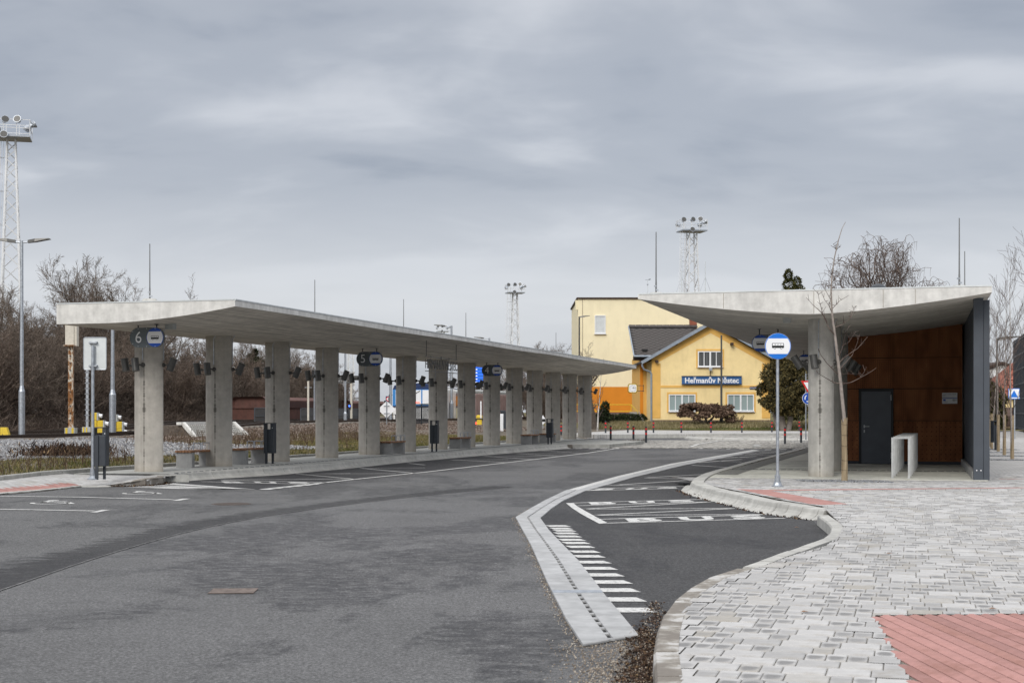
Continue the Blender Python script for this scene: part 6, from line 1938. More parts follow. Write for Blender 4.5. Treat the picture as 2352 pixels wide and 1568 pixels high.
# ------------------------------------------------------------------ station platform, wagons and train
pa, pb = AT(583, 974, 80), AT(822, 972, 104)
dirp = (pb - pa); dirp.z = 0; dirp.normalize(); nr = Vector((dirp.y, -dirp.x, 0))
pl0 = Vector((pa.x, pa.y, 0)) - dirp * 1.0; pl1 = Vector((pb.x, pb.y, 0)) + dirp * 50
plat2 = [pl0 + nr * 0.5, pl1 + nr * 0.5, pl1 - nr * 2.2, pl0 - nr * 2.2]
struct('station_platform', MB().prism([(p.x, p.y) for p in plat2], 0.1, 0.90), M['kerb'])
def railing(p0, p1, h, label, solid, nposts=5, z0=None, bars=0):
    t = thing('platform_railing', label, 'railing', p0, math.atan2((p1 - p0).y, (p1 - p0).x))
    ln = Vector(((p1 - p0).x, (p1 - p0).y, 0)).length; dz = p1.z - p0.z
    if solid:
        for i in range(nposts - 1):
            a, b = ln * i / (nposts - 1) + 0.03, ln * (i + 1) / (nposts - 1) - 0.03
            obj('infill_panel', MB().box(((a + b) / 2, 0, h * 0.54), (b - a, 0.03, h * 0.88)), M['anthracite'], t)
    for i in range(nposts):
        x = ln * i / (nposts - 1)
        obj('post', MB().box((x, -0.03, h / 2 + dz * x / ln), (0.06, 0.06, h)), M['anthracite'], t)
    for z in ((h, h * 0.5) if not bars else (h, 0.12)):
        obj('handrail', MB().tube((0, -0.05, z), (ln, -0.05, z + dz), 0.025, n=6), M['anthracite'], t)
    if bars:
        mb = MB()
        for i in range(bars):
            x = ln * (i + 0.5) / bars; mb.box((x, -0.05, h / 2 + dz * x / ln), (0.05, 0.03, h - 0.1))
        obj('bar', mb, M['anthracite'], t)['kind'] = 'stuff'
    return t
def on_line(f): 
    q = pa + (pb - pa) * f; q.z = 0.90
    return q
xs_ = lambda x: next(f / 400 for f in range(0, 700) if 1176 + FOC * (pa + (pb - pa) * (f / 400)).x / (pa + (pb - pa) * (f / 400)).y >= x)
railing(on_line(xs_(583)), on_line(xs_(652)), 0.93, 'dark panelled platform railing between the second and third columns', True, 3)
railing(on_line(xs_(689)), on_line(xs_(752)), 0.93, 'dark panelled platform railing between the third and fourth columns', True, 3)
railing(on_line(xs_(772)), on_line(xs_(822)), 0.93, 'dark panelled platform railing left of the fifth column', True, 3)
railing(AT(862, 988, 92), AT(908, 986, 95), 1.0, 'open dark handrail before the train beside the diamond sign', False, 3)
railing(AT(945, 976, 90), AT(988, 973, 92), 1.3, 'dark barred railing in front of the train', False, 3, bars=16)
# concrete wing wall with a lattice of holed blocks
w0, w1 = AT(452, 1013, 62), AT(574, 1013, 66)
ww = thing('wing_wall', 'white concrete embankment wall faced with lattice paving, left of the third column', 'retaining wall', Vector((w0.x, w0.y, 0.30)), math.atan2((w1 - w0).y, (w1 - w0).x))
ln = (w1 - w0).length
def slope_pt(x, v):  # v 0..1 up the slope
    return Vector((x, v * 0.9, v * 0.72))
obj('bank', MB().add([(0, 0, -0.2), (ln, 0, -0.2), (ln, 0.9, 0.70), (0.25, 0.9, 0.70), (0.25, 3.2, 0.70), (ln, 3.2, 0.70), (0, 3.2, -0.2), (ln, 3.2, -0.2)], [(0, 1, 2, 3), (3, 2, 5, 4), (0, 3, 4, 6), (1, 7, 5, 2)]), M['bark'], ww)
lat = MB()
for i in range(int((ln - 0.3) / 0.155)):
    for j in range(8):
        x = 0.22 + i * 0.155 + (j % 2) * 0.077 + j * 0.02; v = 0.08 + j * 0.118
        c = slope_pt(x, v) + Vector((0, -0.03, 0.03))
        m = Matrix.Rotation(R(39), 3, 'X') @ Matrix.Rotation(R(45), 3, 'Z')
        lat.box(c, (0.125, 0.045, 0.06), mat=m).box(c + Vector((0.045, 0, 0.0)), (0.045, 0.12, 0.06), mat=m)
o_ = obj('lattice_block', lat, M['kerb'], ww); o_['kind'] = 'stuff'
for x in (0.0, ln * 0.72, ln):
    q0, q1 = slope_pt(x, -0.05), slope_pt(x + (0.28 if x == 0 else 0), 1.05)
    obj('edge_beam', MB().tube(q0 + Vector((0, -0.06, 0.04)), q1 + Vector((0, -0.06, 0.04)), 0.11, n=4), M['canopy'], ww)
obj('top_beam', MB().box((ln / 2 + 0.1, 1.0, 0.80), (ln, 0.25, 0.12)), M['canopy'], ww)
obj('foot_beam', MB().box((ln / 2, -0.12, 0.02), (ln, 0.16, 0.14)), M['canopy'], ww)
# hopper wagons
def wagon(o, d, label, ln=10.0):
    ang = math.atan2(d.y, d.x)
    t = thing('hopper_wagon', label, 'railway wagon', o, ang, 'brown hopper wagons')
    w = 1.3
    prof_top = [(-w * 0.72, 2.15), (w * 0.72, 2.15), (w, 1.95), (w * 1.03, 1.62), (w * 0.98, 1.42), (-w * 0.98, 1.42), (-w * 1.03, 1.62), (-w, 1.95)]
    def ring(x, k=1.0): return [(x, y * k, z) for y, z in prof_top]
    n = 8
    vs = ring(0.3, 0.8) + ring(0.0) + ring(ln) + ring(ln + 0.0, 0.85)
    fs = []
    for q in range(3): fs += [(q * n + i, q * n + (i + 1) % n, q * n + n + (i + 1) % n, q * n + n + i) for i in range(n)]
    fs += [tuple(range(n - 1, -1, -1)), tuple(range(3 * n, 4 * n))]
    obj('hopper', MB().add(vs, fs), M['wagon'], t)
    obj('side_band', MB().box((ln / 2, -w * 1.02, 1.67), (ln * 0.98, 0.06, 0.42)), M['wagon_dark'], t)
    obj('body', MB().prism([(0.25, 0.0), (ln * 0.62, 0.0), (ln - 0.2, 1.02), (0.08, 1.02)], -w * 0.95, w * 0.95).__class__().add(
        [(0.25, -w * .95, .42), (ln * .62, -w * .95, .42), (ln - .1, -w * .95, 1.42), (.08, -w * .95, 1.42), (0.25, w * .95, .42), (ln * .62, w * .95, .42), (ln - .1, w * .95, 1.42), (.08, w * .95, 1.42)],
        [(0, 1, 2, 3), (7, 6, 5, 4), (0, 4, 5, 1), (1, 5, 6, 2), (2, 6, 7, 3), (3, 7, 4, 0)]), M['wagon'], t)
    obj('frame', MB().box((ln / 2, 0, 0.36), (ln, 2.2, 0.12)), M['anthracite'], t)
    for x in (0.9, 2.4, ln - 2.4, ln - 0.9):
        obj('wheel', MB().lathe([(0.22, -0.06), (0.22, 0.06)], (x, -0.75, 0.22), 14, Matrix.Rotation(R(90), 3, 'X')), M['rail'], t)
    for x in (0.55, ln * 0.56):
        obj('lettering', MB().box((x, -w * 0.955, 0.72), (0.05, 0.01, 0.2)).box((x + 0.16, -w * 0.955, 0.72), (0.05, 0.01, 0.2)).box((x + 0.08, -w * 0.955, 0.72), (0.12, 0.01, 0.05)), M['sign_white'], t)
    return t
wa = AT(571, 971, 90); wb_ = AT(724, 971, 101)
dd = wb_ - wa; dd.z = 0
wagon(Vector((wa.x, wa.y, 0.42)), dd, 'brown hopper wagon on the rails behind the second and third columns', dd.length)
wc = AT(775, 971, 120)
wagon(Vector((wc.x, wc.y, 0.42)), dd, 'second brown hopper wagon partly hidden behind the fourth column', 9.0)
# multiple unit train, seen from the front
TD = 105.0; mpx = TD / FOC
x0, x1 = (901 - 1176) * mpx, (996 - 1176) * mpx
tw = x1 - x0
def ty(y): return AT(0, y, TD).z
bz = ty(978)
t = thing('train', 'blue and white train with dark blue roof waiting behind the columns', 'train', Vector(((x0 + x1) / 2, TD, bz)), -TH * 0.35)
hh = lambda y: ty(y) - bz
body = MB()
pr = [(-tw / 2 * 0.96, 0.0), (tw / 2 * 0.96, 0.0), (tw / 2, hh(950)), (tw / 2, hh(893)), (tw / 2 * 0.9, hh(884)), (tw / 2 * 0.6, hh(880.5)), (-tw / 2 * 0.6, hh(880.5)), (-tw / 2 * 0.9, hh(884)), (-tw / 2, hh(893)), (-tw / 2, hh(950))]
def loft(mb, prof, ys, ks):
    n = len(prof); vs = []
    for y, k in zip(ys, ks): vs += [(x * k, y, z) for x, z in prof]
    fs = []
    for q in range(len(ys) - 1): fs += [(q * n + i, q * n + (i + 1) % n, q * n + n + (i + 1) % n, q * n + n + i) for i in range(n)]
    fs += [tuple(range(n - 1, -1, -1)), tuple(range((len(ys) - 1) * n, len(ys) * n))]
    return mb.add(vs, fs)
obj('body', loft(body, pr, [0, 0.25, 17], [0.97, 1, 1]), M['train_white'], t)
rp = [(tw / 2 * 1.005, hh(894)), (tw / 2 * 0.92, hh(885)), (tw / 2 * 0.6, hh(880)), (-tw / 2 * 0.6, hh(880)), (-tw / 2 * 0.92, hh(885)), (-tw / 2 * 1.005, hh(894))]
obj('roof', loft(MB(), rp, [-0.04, 17], [0.985, 1.0]), M['train_navy'], t)
obj('upper_front', MB().box((0, -0.02, hh(914)), (tw * 0.99, 0.06, hh(894) - hh(934))), M['train_blue'], t)
for xa, xb in ((-0.45, 0.45),):
    obj('windscreen', MB().box((0.0, -0.06, hh(912)), (tw * 0.84, 0.04, hh(896) - hh(929))), M['sign_white'], t)
for k in (-0.16, 0.22):
    obj('window_pillar', MB().box((tw * k, -0.085, hh(912)), (0.09, 0.03, hh(896) - hh(929))), M['train_blue'], t)
obj('wiper', MB().tube((0.55, -0.1, hh(897)), (-0.05, -0.1, hh(908)), 0.02, n=4), M['black'], t)
obj('destination', MB().box((0.35, -0.09, hh(924)), (0.34, 0.02, 0.07)), M['led_red'], t)
obj('blue_stripe', MB().box((0, -0.035, hh(933)), (tw * 0.99, 0.05, 0.10)), M['train_navy'], t)
for k in (-0.34, 0.40):
    obj('headlight', MB().lathe([(0.15, 0), (0.15, 0.05), (0.1, 0.06)], (tw * k, -0.0, hh(941)), 14, Matrix.Rotation(R(90), 3, 'X')), M['grey_box'], t)
obj('underframe', MB().box((0, 4, -0.18), (tw * 0.9, 8, 0.5)).box((0, -0.15, 0.12), (tw * 0.9, 0.3, 0.25)), M['train_navy'], t)
obj('mirror', MB().box((-tw / 2 - 0.2, -0.05, hh(915)), (0.14, 0.1, 0.6)).tube((-tw / 2, 0, hh(907)), (-tw / 2 - 0.2, -0.05, hh(907)), 0.02, n=4), M['anthracite'], t)
# old coach behind
cx = AT(1033, 945, 116)
t = thing('passenger_coach', 'old brown and cream coach standing right of the train', 'railway coach', Vector((cx.x + 1.0, 118, 0.55)), -TH)
obj('body', MB().cbox((0, 6, 1.45), (2.8, 14, 2.5), 0.2), M['old_coach'], t)
obj('lower_panel', MB().box((-0.0, -1.02, 0.85), (2.7, 0.05, 1.1)), M['cream_wall'], t)
obj('roof', MB().cbox((0, 6, 2.75), (2.7, 14, 0.3), 0.12), M['grey_box'], t)
for x in (-0.85, 0.0, 0.85): obj('window', MB().box((x, -1.03, 1.95), (0.55, 0.05, 0.8)), M['orange_wall'], t)
obj('underframe', MB().box((0, 6, 0.1), (2.2, 13, 0.4)), M['anthracite'], t)
# signs and signals along the station
b = AT(888, 992, 88)
t = thing('diamond_sign', 'white diamond shaped sign plate seen from behind, left of the train', 'sign', Vector((b.x, b.y, 0.4)), 0)
zc_ = AT(0, 940, 88).z - 0.4
obj('pole', MB().tube((0, 0, 0), (0, 0, zc_ + 0.5), 0.03, n=8), M['galv'], t)
obj('plate', MB().plate([(0.56, 0), (0, 0.53), (-0.56, 0), (0, -0.53)], Matrix.Translation((0, 0.06, zc_)), 0.02), M['sign_white'], t)
obj('crossbar', MB().box((0, 0.0, zc_ + 0.23), (0.36, 0.05, 0.03)).box((0, 0.0, zc_ - 0.23), (0.36, 0.05, 0.03)), M['galv'], t)
b = AT(886, 975, 130)
t = thing('railway_signal', 'dark railway signal head showing a red light left of the train', 'signal', Vector((b.x, b.y, 0.4)), 0)
zc_ = AT(0, 934, 130).z - 0.4
obj('post', MB().tube((0, 0, 0), (0, 0, zc_), 0.07, n=8), M['galv'], t)
obj('head', MB().cbox((0, 0, zc_ + 0.0), (0.34, 0.2, 1.15), 0.04), M['black'], t)
obj('red_lamp', MB().lathe([(0.10, 0), (0.10, 0.03)], (0.05, -0.1, zc_ - 0.02), 12, Matrix.Rotation(R(90), 3, 'X')), M['led_red'], t)
b = AT(892, 975, 126)
t = thing('prohibition_sign', 'small square no walking sign on a post left of the train', 'sign', Vector((b.x, b.y, 0.4)), 0)
zc_ = AT(0, 916, 126).z - 0.4
obj('post', MB().tube((0, 0, 0), (0, 0, zc_), 0.05, n=8), M['galv'], t)
obj('plate', MB().box((0, -0.06, zc_), (0.46, 0.03, 0.5)), M['train_navy'], t)
obj('ring', MB().plate(disc(0.2), Matrix.Translation((0, -0.078, zc_)), 0.01), M['red'], t)
obj('ring_face', MB().plate(disc(0.14), Matrix.Translation((0, -0.089, zc_)), 0.006), M['sign_white'], t)
obj('bar', MB().box((0, -0.097, zc_), (0.05, 0.006, 0.2)), M['black'], t)
b = AT(799, 985, 100)
t = thing('railway_signal', 'signal post with a small blue light left of the fifth column', 'signal', Vector((AT(807, 0, 100).x, 100, 0.5)), 0)
zc_ = AT(0, 932, 100).z - 0.5
obj('post', MB().tube((0, 0, 0), (0, 0, 3.8), 0.08, n=8), M['rust_white'], t)
obj('head', MB().box((-0.12, -0.1, zc_), (0.16, 0.14, 0.4)), M['black'], t)
obj('blue_lamp', MB().lathe([(0.06, 0), (0.06, 0.03)], (-0.12, -0.17, zc_), 10, Matrix.Rotation(R(90), 3, 'X')), M['led_blue'], t)
t = thing('signal_post', 'slim white post rising left of the fourth column', 'post', Vector((AT(708, 0, 84).x, 84, 0.85)), 0)
obj('post', MB().tube((0, 0, 0), (0, 0, AT(0, 858, 84).z - 0.85), 0.06, n=8), M['rust_white'], t)
obj('cross_peg', MB().box((0, 0, 2.2), (0.42, 0.03, 0.03)), M['galv'], t)
t = thing('speaker_post', 'galvanised post with black loudspeakers left of the fourth column', 'post', Vector((AT(722, 0, 88).x, 88, 0.85)), 0)
zt_ = AT(0, 850, 88).z - 0.85
obj('post', MB().tube((0, 0, 0), (0, 0, zt_), 0.05, n=8), M['galv'], t)
obj('loudspeaker', MB().cbox((-0.06, -0.1, zt_ - 0.25), (0.16, 0.16, 0.5), 0.02), M['black'], t)
t = thing('gantry', 'dark steel beam spanning between the fourth and fifth columns', 'beam', Vector((AT(795, 0, 96).x, 96, AT(0, 868, 96).z)), -0.12)
obj('beam', MB().box((0, 0, 0), (2.4, 0.25, 0.30)).box((0, 0, 0.14), (2.5, 0.35, 0.03)), M['lamp'], t)
for x in (-0.35, 0.2): obj('luminaire', MB().box((x, -0.1, -0.30), (0.3, 0.2, 0.12)).tube((x, -0.1, -0.25), (x, -0.1, -0.1), 0.02, n=5), M['lamp'], t)
for x in (1.05,): obj('support', MB().box((x, 0, -1.6), (0.14, 0.14, 3.0)), M['galv'], t)
# departure board
b = AT(1099, 854, 84)
t = thing('departure_board', 'bright blue departure board peeping between the eighth and ninth columns', 'display board', b, 0)
w = 0.62; h = 1.75 * 0.5
obj('screen', MB().box((0, 0, 0), (w * 1.9, 0.08, h * 2)), M['led_board'], t)
for k in range(8):
    z = h * 0.6 - k * 0.19
    obj('row', MB().box((0, -0.044, z), (w * 1.85, 0.006, 0.09)), M['stop_blue'], t)
    obj('text_line', MB().box((-0.30, -0.05, z), (0.46, 0.004, 0.05)), M['led_text'], t)
obj('frame', MB().box((0, 0.05, 0), (w * 1.95, 0.04, h * 2.05)), M['anthracite'], t)
obj('post', MB().tube((0.4, 0.08, -h), (0.4, 0.08, 0.2 - b.z), 0.06, n=8), M['anthracite'], t)
t = thing('steel_beam', 'dark horizontal steel beam between the eighth and ninth columns', 'beam', AT(1100, 947 - 76, 98), -0.05)
obj('beam', MB().box((0, 0, -1.05 + 1.0), (1.8, 0.3, 0.4)), M['lamp'], t)
obj('support', MB().box((0.8, 0.0, -2.0), (0.12, 0.12, 3.6)), M['lamp'], t)
# cabinets and small things seen between the columns
def small(name, label, cat, x, y0, y1, w, d, parts, z=None):
    b = AT(x, y1, d); hgt = (y1 - y0) * d / FOC
    t = thing(name, label, cat, b)
    parts(t, w, hgt)
    return t
small('cabinet', 'white utility cabinet right of the ninth column', 'cabinet', 1150.5, 950, 989.5, 0.32, 92, lambda t, w, h: (obj('body', MB().cbox((0, 0, h / 2), (w, 0.3, h), 0.015), M['sign_white'], t), obj('door', MB().box((0, -0.155, h * 0.5), (w * 0.85, 0.012, h * 0.85)), M['pvc'], t)))
small('parking_machine', 'dark grey kiosk behind the white cabinet', 'kiosk', 1156, 942, 985, 0.36, 97, lambda t, w, h: (obj('body', MB().cbox((0, 0, h * 0.45), (w, 0.3, h * 0.9), 0.02), M['anthracite'], t), obj('cap', MB().cbox((-0.05, 0, h * 0.95), (w * 1.2, 0.36, h * 0.1), 0.02), M['anthracite'], t)))
small('grit_bin', 'yellow lidded bin left of the ninth column', 'grit bin', 1101, 953, 975, 0.42, 96, lambda t, w, h: (obj('body', MB().cbox((0, 0, h * 0.32), (w * 0.8, 0.4, h * 0.64), 0.02), M['yellow'], t), obj('rim', MB().box((0, 0, h * 0.62), (w * 1.25, 0.5, 0.05)), M['anthracite'], t), obj('lid', MB().cbox((0, 0, h * 0.84), (w, 0.44, h * 0.32), 0.06), M['yellow'], t)))
small('ground_signal', 'little red light by the yellow bin', 'signal', 1093.5, 969, 976, 0.2, 96, lambda t, w, h: (obj('lamp', MB().lathe([(0.07, 0), (0.07, 0.04)], (0, -0.05, h * 0.6), 10, Matrix.Rotation(R(90), 3, 'X')), M['led_red'], t), obj('stand', MB().box((0.0, 0.0, h * 0.3), (0.08, 0.06, h * 0.6)), M['black'], t)))
small('marker_post', 'tall white marker post left of the ninth column', 'post', 1104.5, 921, 960, 0.1, 94, lambda t, w, h: (obj('post', MB().box((0, 0, h / 2), (0.085, 0.06, h)), M['sign_white'], t),))
small('diamond_marker', 'white diamond marker with a black bar between the eleventh and twelfth columns', 'sign', 1247, 953, 984, 0.3, 95, lambda t, w, h: (obj('plate', MB().plate([(0.2, h * .66), (0, h), (-0.2, h * .66), (-0.2, h * .55), (0, h * .3), (0.2, h * .55)], Matrix.Identity(4), 0.03), M['sign_white'], t), obj('bar', MB().box((0, -0.04, h * 0.62), (0.44, 0.03, h * 0.2)), M['black'], t), obj('post', MB().box((0, 0.02, h * 0.2), (0.05, 0.04, h * 0.4)), M['galv'], t)))

# ------------------------------------------------------------------ thicket beyond the railway
SHR = dict(r=0.085, rmin=0.006, taper=0.75, n=[7, 5, 4, 3], wob=[0.10, 0.16, 0.2, 0.22], up=[0.05, 0.06, 0.05, 0.04], kids=[2.2, 2.2, 2.4, 0], ang=[0.6, 0.65, 0.7], ratio=[0.5, 0.52, 0.5], bare=[0.15, 0.1, 0.0], levels=3)
TALL = dict(SHR, r=0.12, n=[9, 6, 4, 3], kids=[2.4, 2.3, 2.3, 0], bare=[0.3, 0.15, 0.0], ratio=[0.42, 0.5, 0.5], up=[0.04, 0.07, 0.06, 0.05])
protos_s = []
def proto(segs, mats, nm):
    a, chain = [], []
    for q in list(segs[0]) + [None]:
        if chain and (q is None or max(abs(q[i] - chain[-1][3 + i]) for i in range(3)) > 1e-6):
            me = seg_mesh('trunk', chain, 5); me.materials.append(mats[0]); a.append(me); chain = []
        if q is not None: chain.append(q)
    b = seg_mesh('crown', segs[1], 3); b.materials.append(mats[1])
    return a, b
for k in range(5):
    protos_s.append(proto(bare_tree(40 + k, 6, 5.0, SHR, 0.6), (M['bark'], M['twig_red'] if k % 2 else M['twig']), 'shrub'))
protos_t = [proto(bare_tree(60 + k, 2, 8.2, TALL, 0.3), (M['bark'], M['twig']), 'tree') for k in range(4)]
def plant(name, pr, loc, rz, sc, label, cat, group):
    t = thing(name, label, cat, loc, rz, group)
    t.scale = (sc[0], sc[0], sc[1])
    for me in pr[0]: link('trunk', me, None, t)
    link('crown', pr[1], None, t)
    return t
GT = 'bare shrubs of the thicket beyond the railway'
LT = 'bare brown shrub in the dense thicket beyond the railway'
rt = random.Random(5)
COLX = [342, 502, 636, 750, 848, 933, 1007, 1067, 1127, 1178, 1226, 1270, 1308, 1343]
def spot(x):
    m = [(20, 'left of the big floodlight mast'), (50, 'between the floodlight mast and double street lamp'), (110, 'right beside the double street lamp'), (163, 'just left of the rusty signal post'), (213, 'between the rusty signal post and sign pole'), (258, 'between the sign pole and lamp post'), (342, 'between the lamp post and first column')]
    for lim, w in m:
        if x < lim: return w
    for i in range(13):
        if x < COLX[i + 1]:
            mid = (COLX[i] + COLX[i + 1]) / 2
            return f"just right of the {ORD[i]} column" if x < mid else f"just left of the {ORD[i + 1]} column"
    return 'beyond the last column'
def tline(s): return -24.5 - 1.0 * math.sin(s * 0.21) - 6.0 * sm(36, 54, s)
s = -22.0; k = 0
while s < 92:
    for row in range(2):
        t_ = tline(s) - row * 2.6 - rt.uniform(0, 1.2)
        p = L(s + rt.uniform(-1, 1), t_); p.z = 0.45
        x = 1176 + FOC * p.x / p.y if p.y > 5 else -999
        if -120 < x < 790:
            hs = rt.uniform(0.85, 1.25) * (1.0 if s < 45 else 0.85)
            plant('thicket_shrub', protos_s[k % 5], p, rt.uniform(0, 6.28), (hs * 1.1, hs), f"{'rear' if row else 'front'} brown thicket shrub beyond the railway, {spot(x)}", 'shrub', GT); k += 1
    s += 2.5 if s < 45 else 3.4
s = -20.0; k = 0
GT2 = 'taller bare trees in the thicket beyond the railway'
while s < 88:
    p = L(s + rt.uniform(-1, 1), tline(s) - 4.5 - rt.uniform(0, 3.5)); p.z = 0.45
    x = 1176 + FOC * p.x / p.y if p.y > 5 else -999
    if -120 < x < 720:
        hs = rt.uniform(0.84, 1.06) * (0.90 + 0.36 * sm(45, 54, s) - 0.40 * sm(60, 68, s))
        plant('thicket_tree', protos_t[k % 4], p, rt.uniform(0, 6.28), (hs, hs), f'bare tree rising out of the thicket, {spot(x)}', 'tree', GT2); k += 1
    s += 1.5
# the dense low mass of twigs and litter under them
rg = np.random.default_rng(21); sg = []
n = 70000
ss = rg.uniform(-26, 95, n); tt = rg.uniform(0, 1, n) ** 1.4
for s, f in zip(ss, tt):
    t_ = tline(s) + 1.2 - f * 7.5
    x = OL.x + U.x * s + V.x * t_; y = OL.y + U.y * s + V.y * t_
    if y < 20: continue
    pxx = 1176 + FOC * x / y
    if pxx < -90 or pxx > 800: continue
    hmax = 0.35 + 4.4 * min(1, f * 2.4) * (1.0 if s < 45 else 0.75)
    z = 0.42 + rg.random() ** 1.25 * hmax
    d = rg.normal(0, 1, 3); d[2] = abs(d[2]) * 0.9 + 0.1; d /= np.linalg.norm(d)
    l = rg.uniform(0.25, 0.85)
    sg.append((x, y, z, x + d[0] * l, y + d[1] * l, z + d[2] * l, 0.011, 0.004))
o = link('undergrowth', seg_mesh('undergrowth', sg, 3), M['twig_red']); o['kind'] = 'stuff'
COLX = [342, 502, 636, 750, 848, 933, 1007, 1067, 1127, 1178, 1226, 1270, 1308, 1343]
def gap_name(x):
    j = min(range(14), key=lambda q: abs(COLX[q] - x))
    return f"just {'left' if x < COLX[j] else 'right'} of the {ORD[j]} column"
# far woods: bare tree line behind the station, each tree its own
for i, (x, d, h) in enumerate(((560, 135, 0.8), (640, 150, 0.85), (700, 150, 0.7), (1065, 150, 0.75), (1100, 160, 0.8), (1135, 150, 0.7), (1170, 165, 0.75), (1235, 150, 0.95), (1260, 158, 0.9), (1285, 150, 0.95), (1308, 155, 0.95), (1215, 160, 0.85))):
    p = Vector(((x - 1176) * d / FOC, d, 0.4))
    plant('distant_tree', protos_t[i % 4], p, i * 1.7, (h * 1.3, h), 'bare tree far behind the station, ' + gap_name(x), 'tree', 'bare trees far behind the station')
for i, (x, d, h) in enumerate(((1085, 128, 0.9), (1125, 132, 0.9), (1165, 128, 0.95), (1232, 130, 1.0), (1262, 126, 1.0), (1300, 128, 1.05))):
    p = Vector(((x - 1176) * d / FOC, d, 0.35))
    plant('distant_shrub', protos_s[i % 5], p, i * 2.1, (h, h * 0.8), 'bare bushy shrub far behind the platform, ' + gap_name(x), 'shrub', 'bare shrubs far behind the columns')
q = AT(585, 880, 118)
tp = thing('pine_tree', 'small dark pine top above the thicket between the second and third columns', 'tree', Vector((q.x, q.y, 0.4)))
hz_ = AT(0, 805, 118).z - 0.4
obj('trunk', MB().tube((0, 0, 0), (0, 0, hz_), 0.14, 0.03, n=6), M['bark'], tp)
bl = [((rg.normal(0, .2), rg.normal(0, .2), hz_ - 0.15 - i * 0.32), (0.15 + i * 0.16, 0.15 + i * 0.16, 0.2), 260) for i in range(7)]
link('crown', leaf_cloud('crown', bl, 0.13, 3), M['darkgreen'], tp)

# ------------------------------------------------------------------ station house
HD = 115.0
def hx(x, d=HD): return (x - 1176) * d / FOC
def hz(y, d=HD): return EYE + (HOR - y) * d / FOC
house = thing('station_house', 'yellow gabled station house with grey shingle roof and blue name board', 'house', (0, 0, 0))
XL, XR = hx(1497), hx(1769); ZB, ZE = hz(972), hz(827); XA = hx(1632); ZA = hz(744)
ridge_w = 12.0
def gable(mb, x0, x1, xa, zb, ze, za, y0, y1):
    vs = []
    for y in (y0, y1): vs += [(x0, y, zb), (x1, y, zb), (x1, y, ze), (xa, y, za), (x0, y, ze)]
    return mb.add(vs, [(0, 1, 2, 3, 4), (9, 8, 7, 6, 5), (0, 4, 9, 5), (1, 6, 7, 2), (0, 5, 6, 1)])
obj('wall', gable(MB(), XL, XR, XA, 0.3, ZE - 0.05, ZA - 0.25, HD, HD + 11), M['yellow_wall'], house)
# recessed-looking ochre trim standing proud of the render
y_ = HD - 0.02
def hbox(x0, x1, y0, y1, mat_, name, th=0.04, dy=0.0, par=house, d=HD):
    a, b = hx(x0, d), hx(x1, d); c, e = hz(y1, d), hz(y0, d)
    return obj(name, MB().box(((a + b) / 2, d - th / 2 - dy + 0.001, (c + e) / 2), (b - a, th, e - c)), mat_, par)
hbox(1497, 1517, 835, 960, M['orange_trim'], 'corner_band')
hbox(1750, 1769, 835, 960, M['orange_trim'], 'corner_band')
hbox(1517, 1750, 885, 890, M['orange_trim'], 'string_course')
hbox(1496, 1770, 964, 978, M['plinth'], 'plinth', 0.08)
for sg_ in (-1, 1):
    xa, xe = XA, (hx(1486) if sg_ < 0 else hx(1778))
    m = MB()
    zt0, zt1 = ZA - 0.1, hz(827) - 0.05
    th_ = 0.62
    xi = XA + sg_ * 0.0
    xq = XL if sg_ < 0 else XR
    f = abs(xq - XA) / abs(xe - XA)
    m.add([(XA, y_, zt0), (xq, y_, zt0 + (zt1 - zt0) * f), (xq, y_, zt0 + (zt1 - zt0) * f - th_), (XA, y_, zt0 - th_)], [(0, 1, 2, 3)])
    m.add([(XA, y_ + 0.03, zt0 - th_), (xq, y_ + 0.03, zt0 + (zt1 - zt0) * f - th_), (xq, y_, zt0 + (zt1 - zt0) * f - th_), (XA, y_, zt0 - th_)], [(0, 1, 2, 3)])
    obj('gable_band', m, M['orange_trim'], house)
    # roof slope with its zinc verge
    xo = hx(1473.5) if sg_ < 0 else hx(1791); zo = hz(835); za = ZA
    r = MB()
    a, b = Vector((XA, 0, za)), Vector((xo, 0, zo)); nrm = Vector((-(b - a).z, 0, (b - a).x)).normalized()
    if nrm.z < 0: nrm = -nrm
    vs = []
    for y in (HD - 0.55, HD + 11.5): vs += [(a.x, y, a.z), (b.x, y, b.z), (b.x + nrm.x * .14, y, b.z + nrm.z * .14), (a.x + nrm.x * .14, y, a.z + nrm.z * .14)]
    obj('roof', r.add(vs, [(0, 1, 2, 3), (7, 6, 5, 4), (0, 4, 5, 1), (3, 2, 6, 7), (1, 5, 6, 2), (0, 3, 7, 4)]), M['roof'], house)
    v = MB(); vs = []
    for y in (HD - 0.58, HD - 0.553): vs += [(a.x, y, a.z - 0.05), (b.x, y, b.z - 0.05), (b.x + nrm.x * .2, y, b.z + nrm.z * .2), (a.x + nrm.x * .2, y, a.z + nrm.z * .2)]
    obj('verge_trim', v.add(vs, [(0, 1, 2, 3), (7, 6, 5, 4), (0, 4, 5, 1), (3, 2, 6, 7), (1, 5, 6, 2), (0, 3, 7, 4)]), M['zinc'], house)
for x, y in ((1551, 788), (1508, 841 - 13), (1680, 788)):
    c = (hx(x), HD - 0.25, hz(y + 2)); obj('purlin_end', MB().box(c, (0.22, 0.5, 0.2)), M['brown_wood'], house)
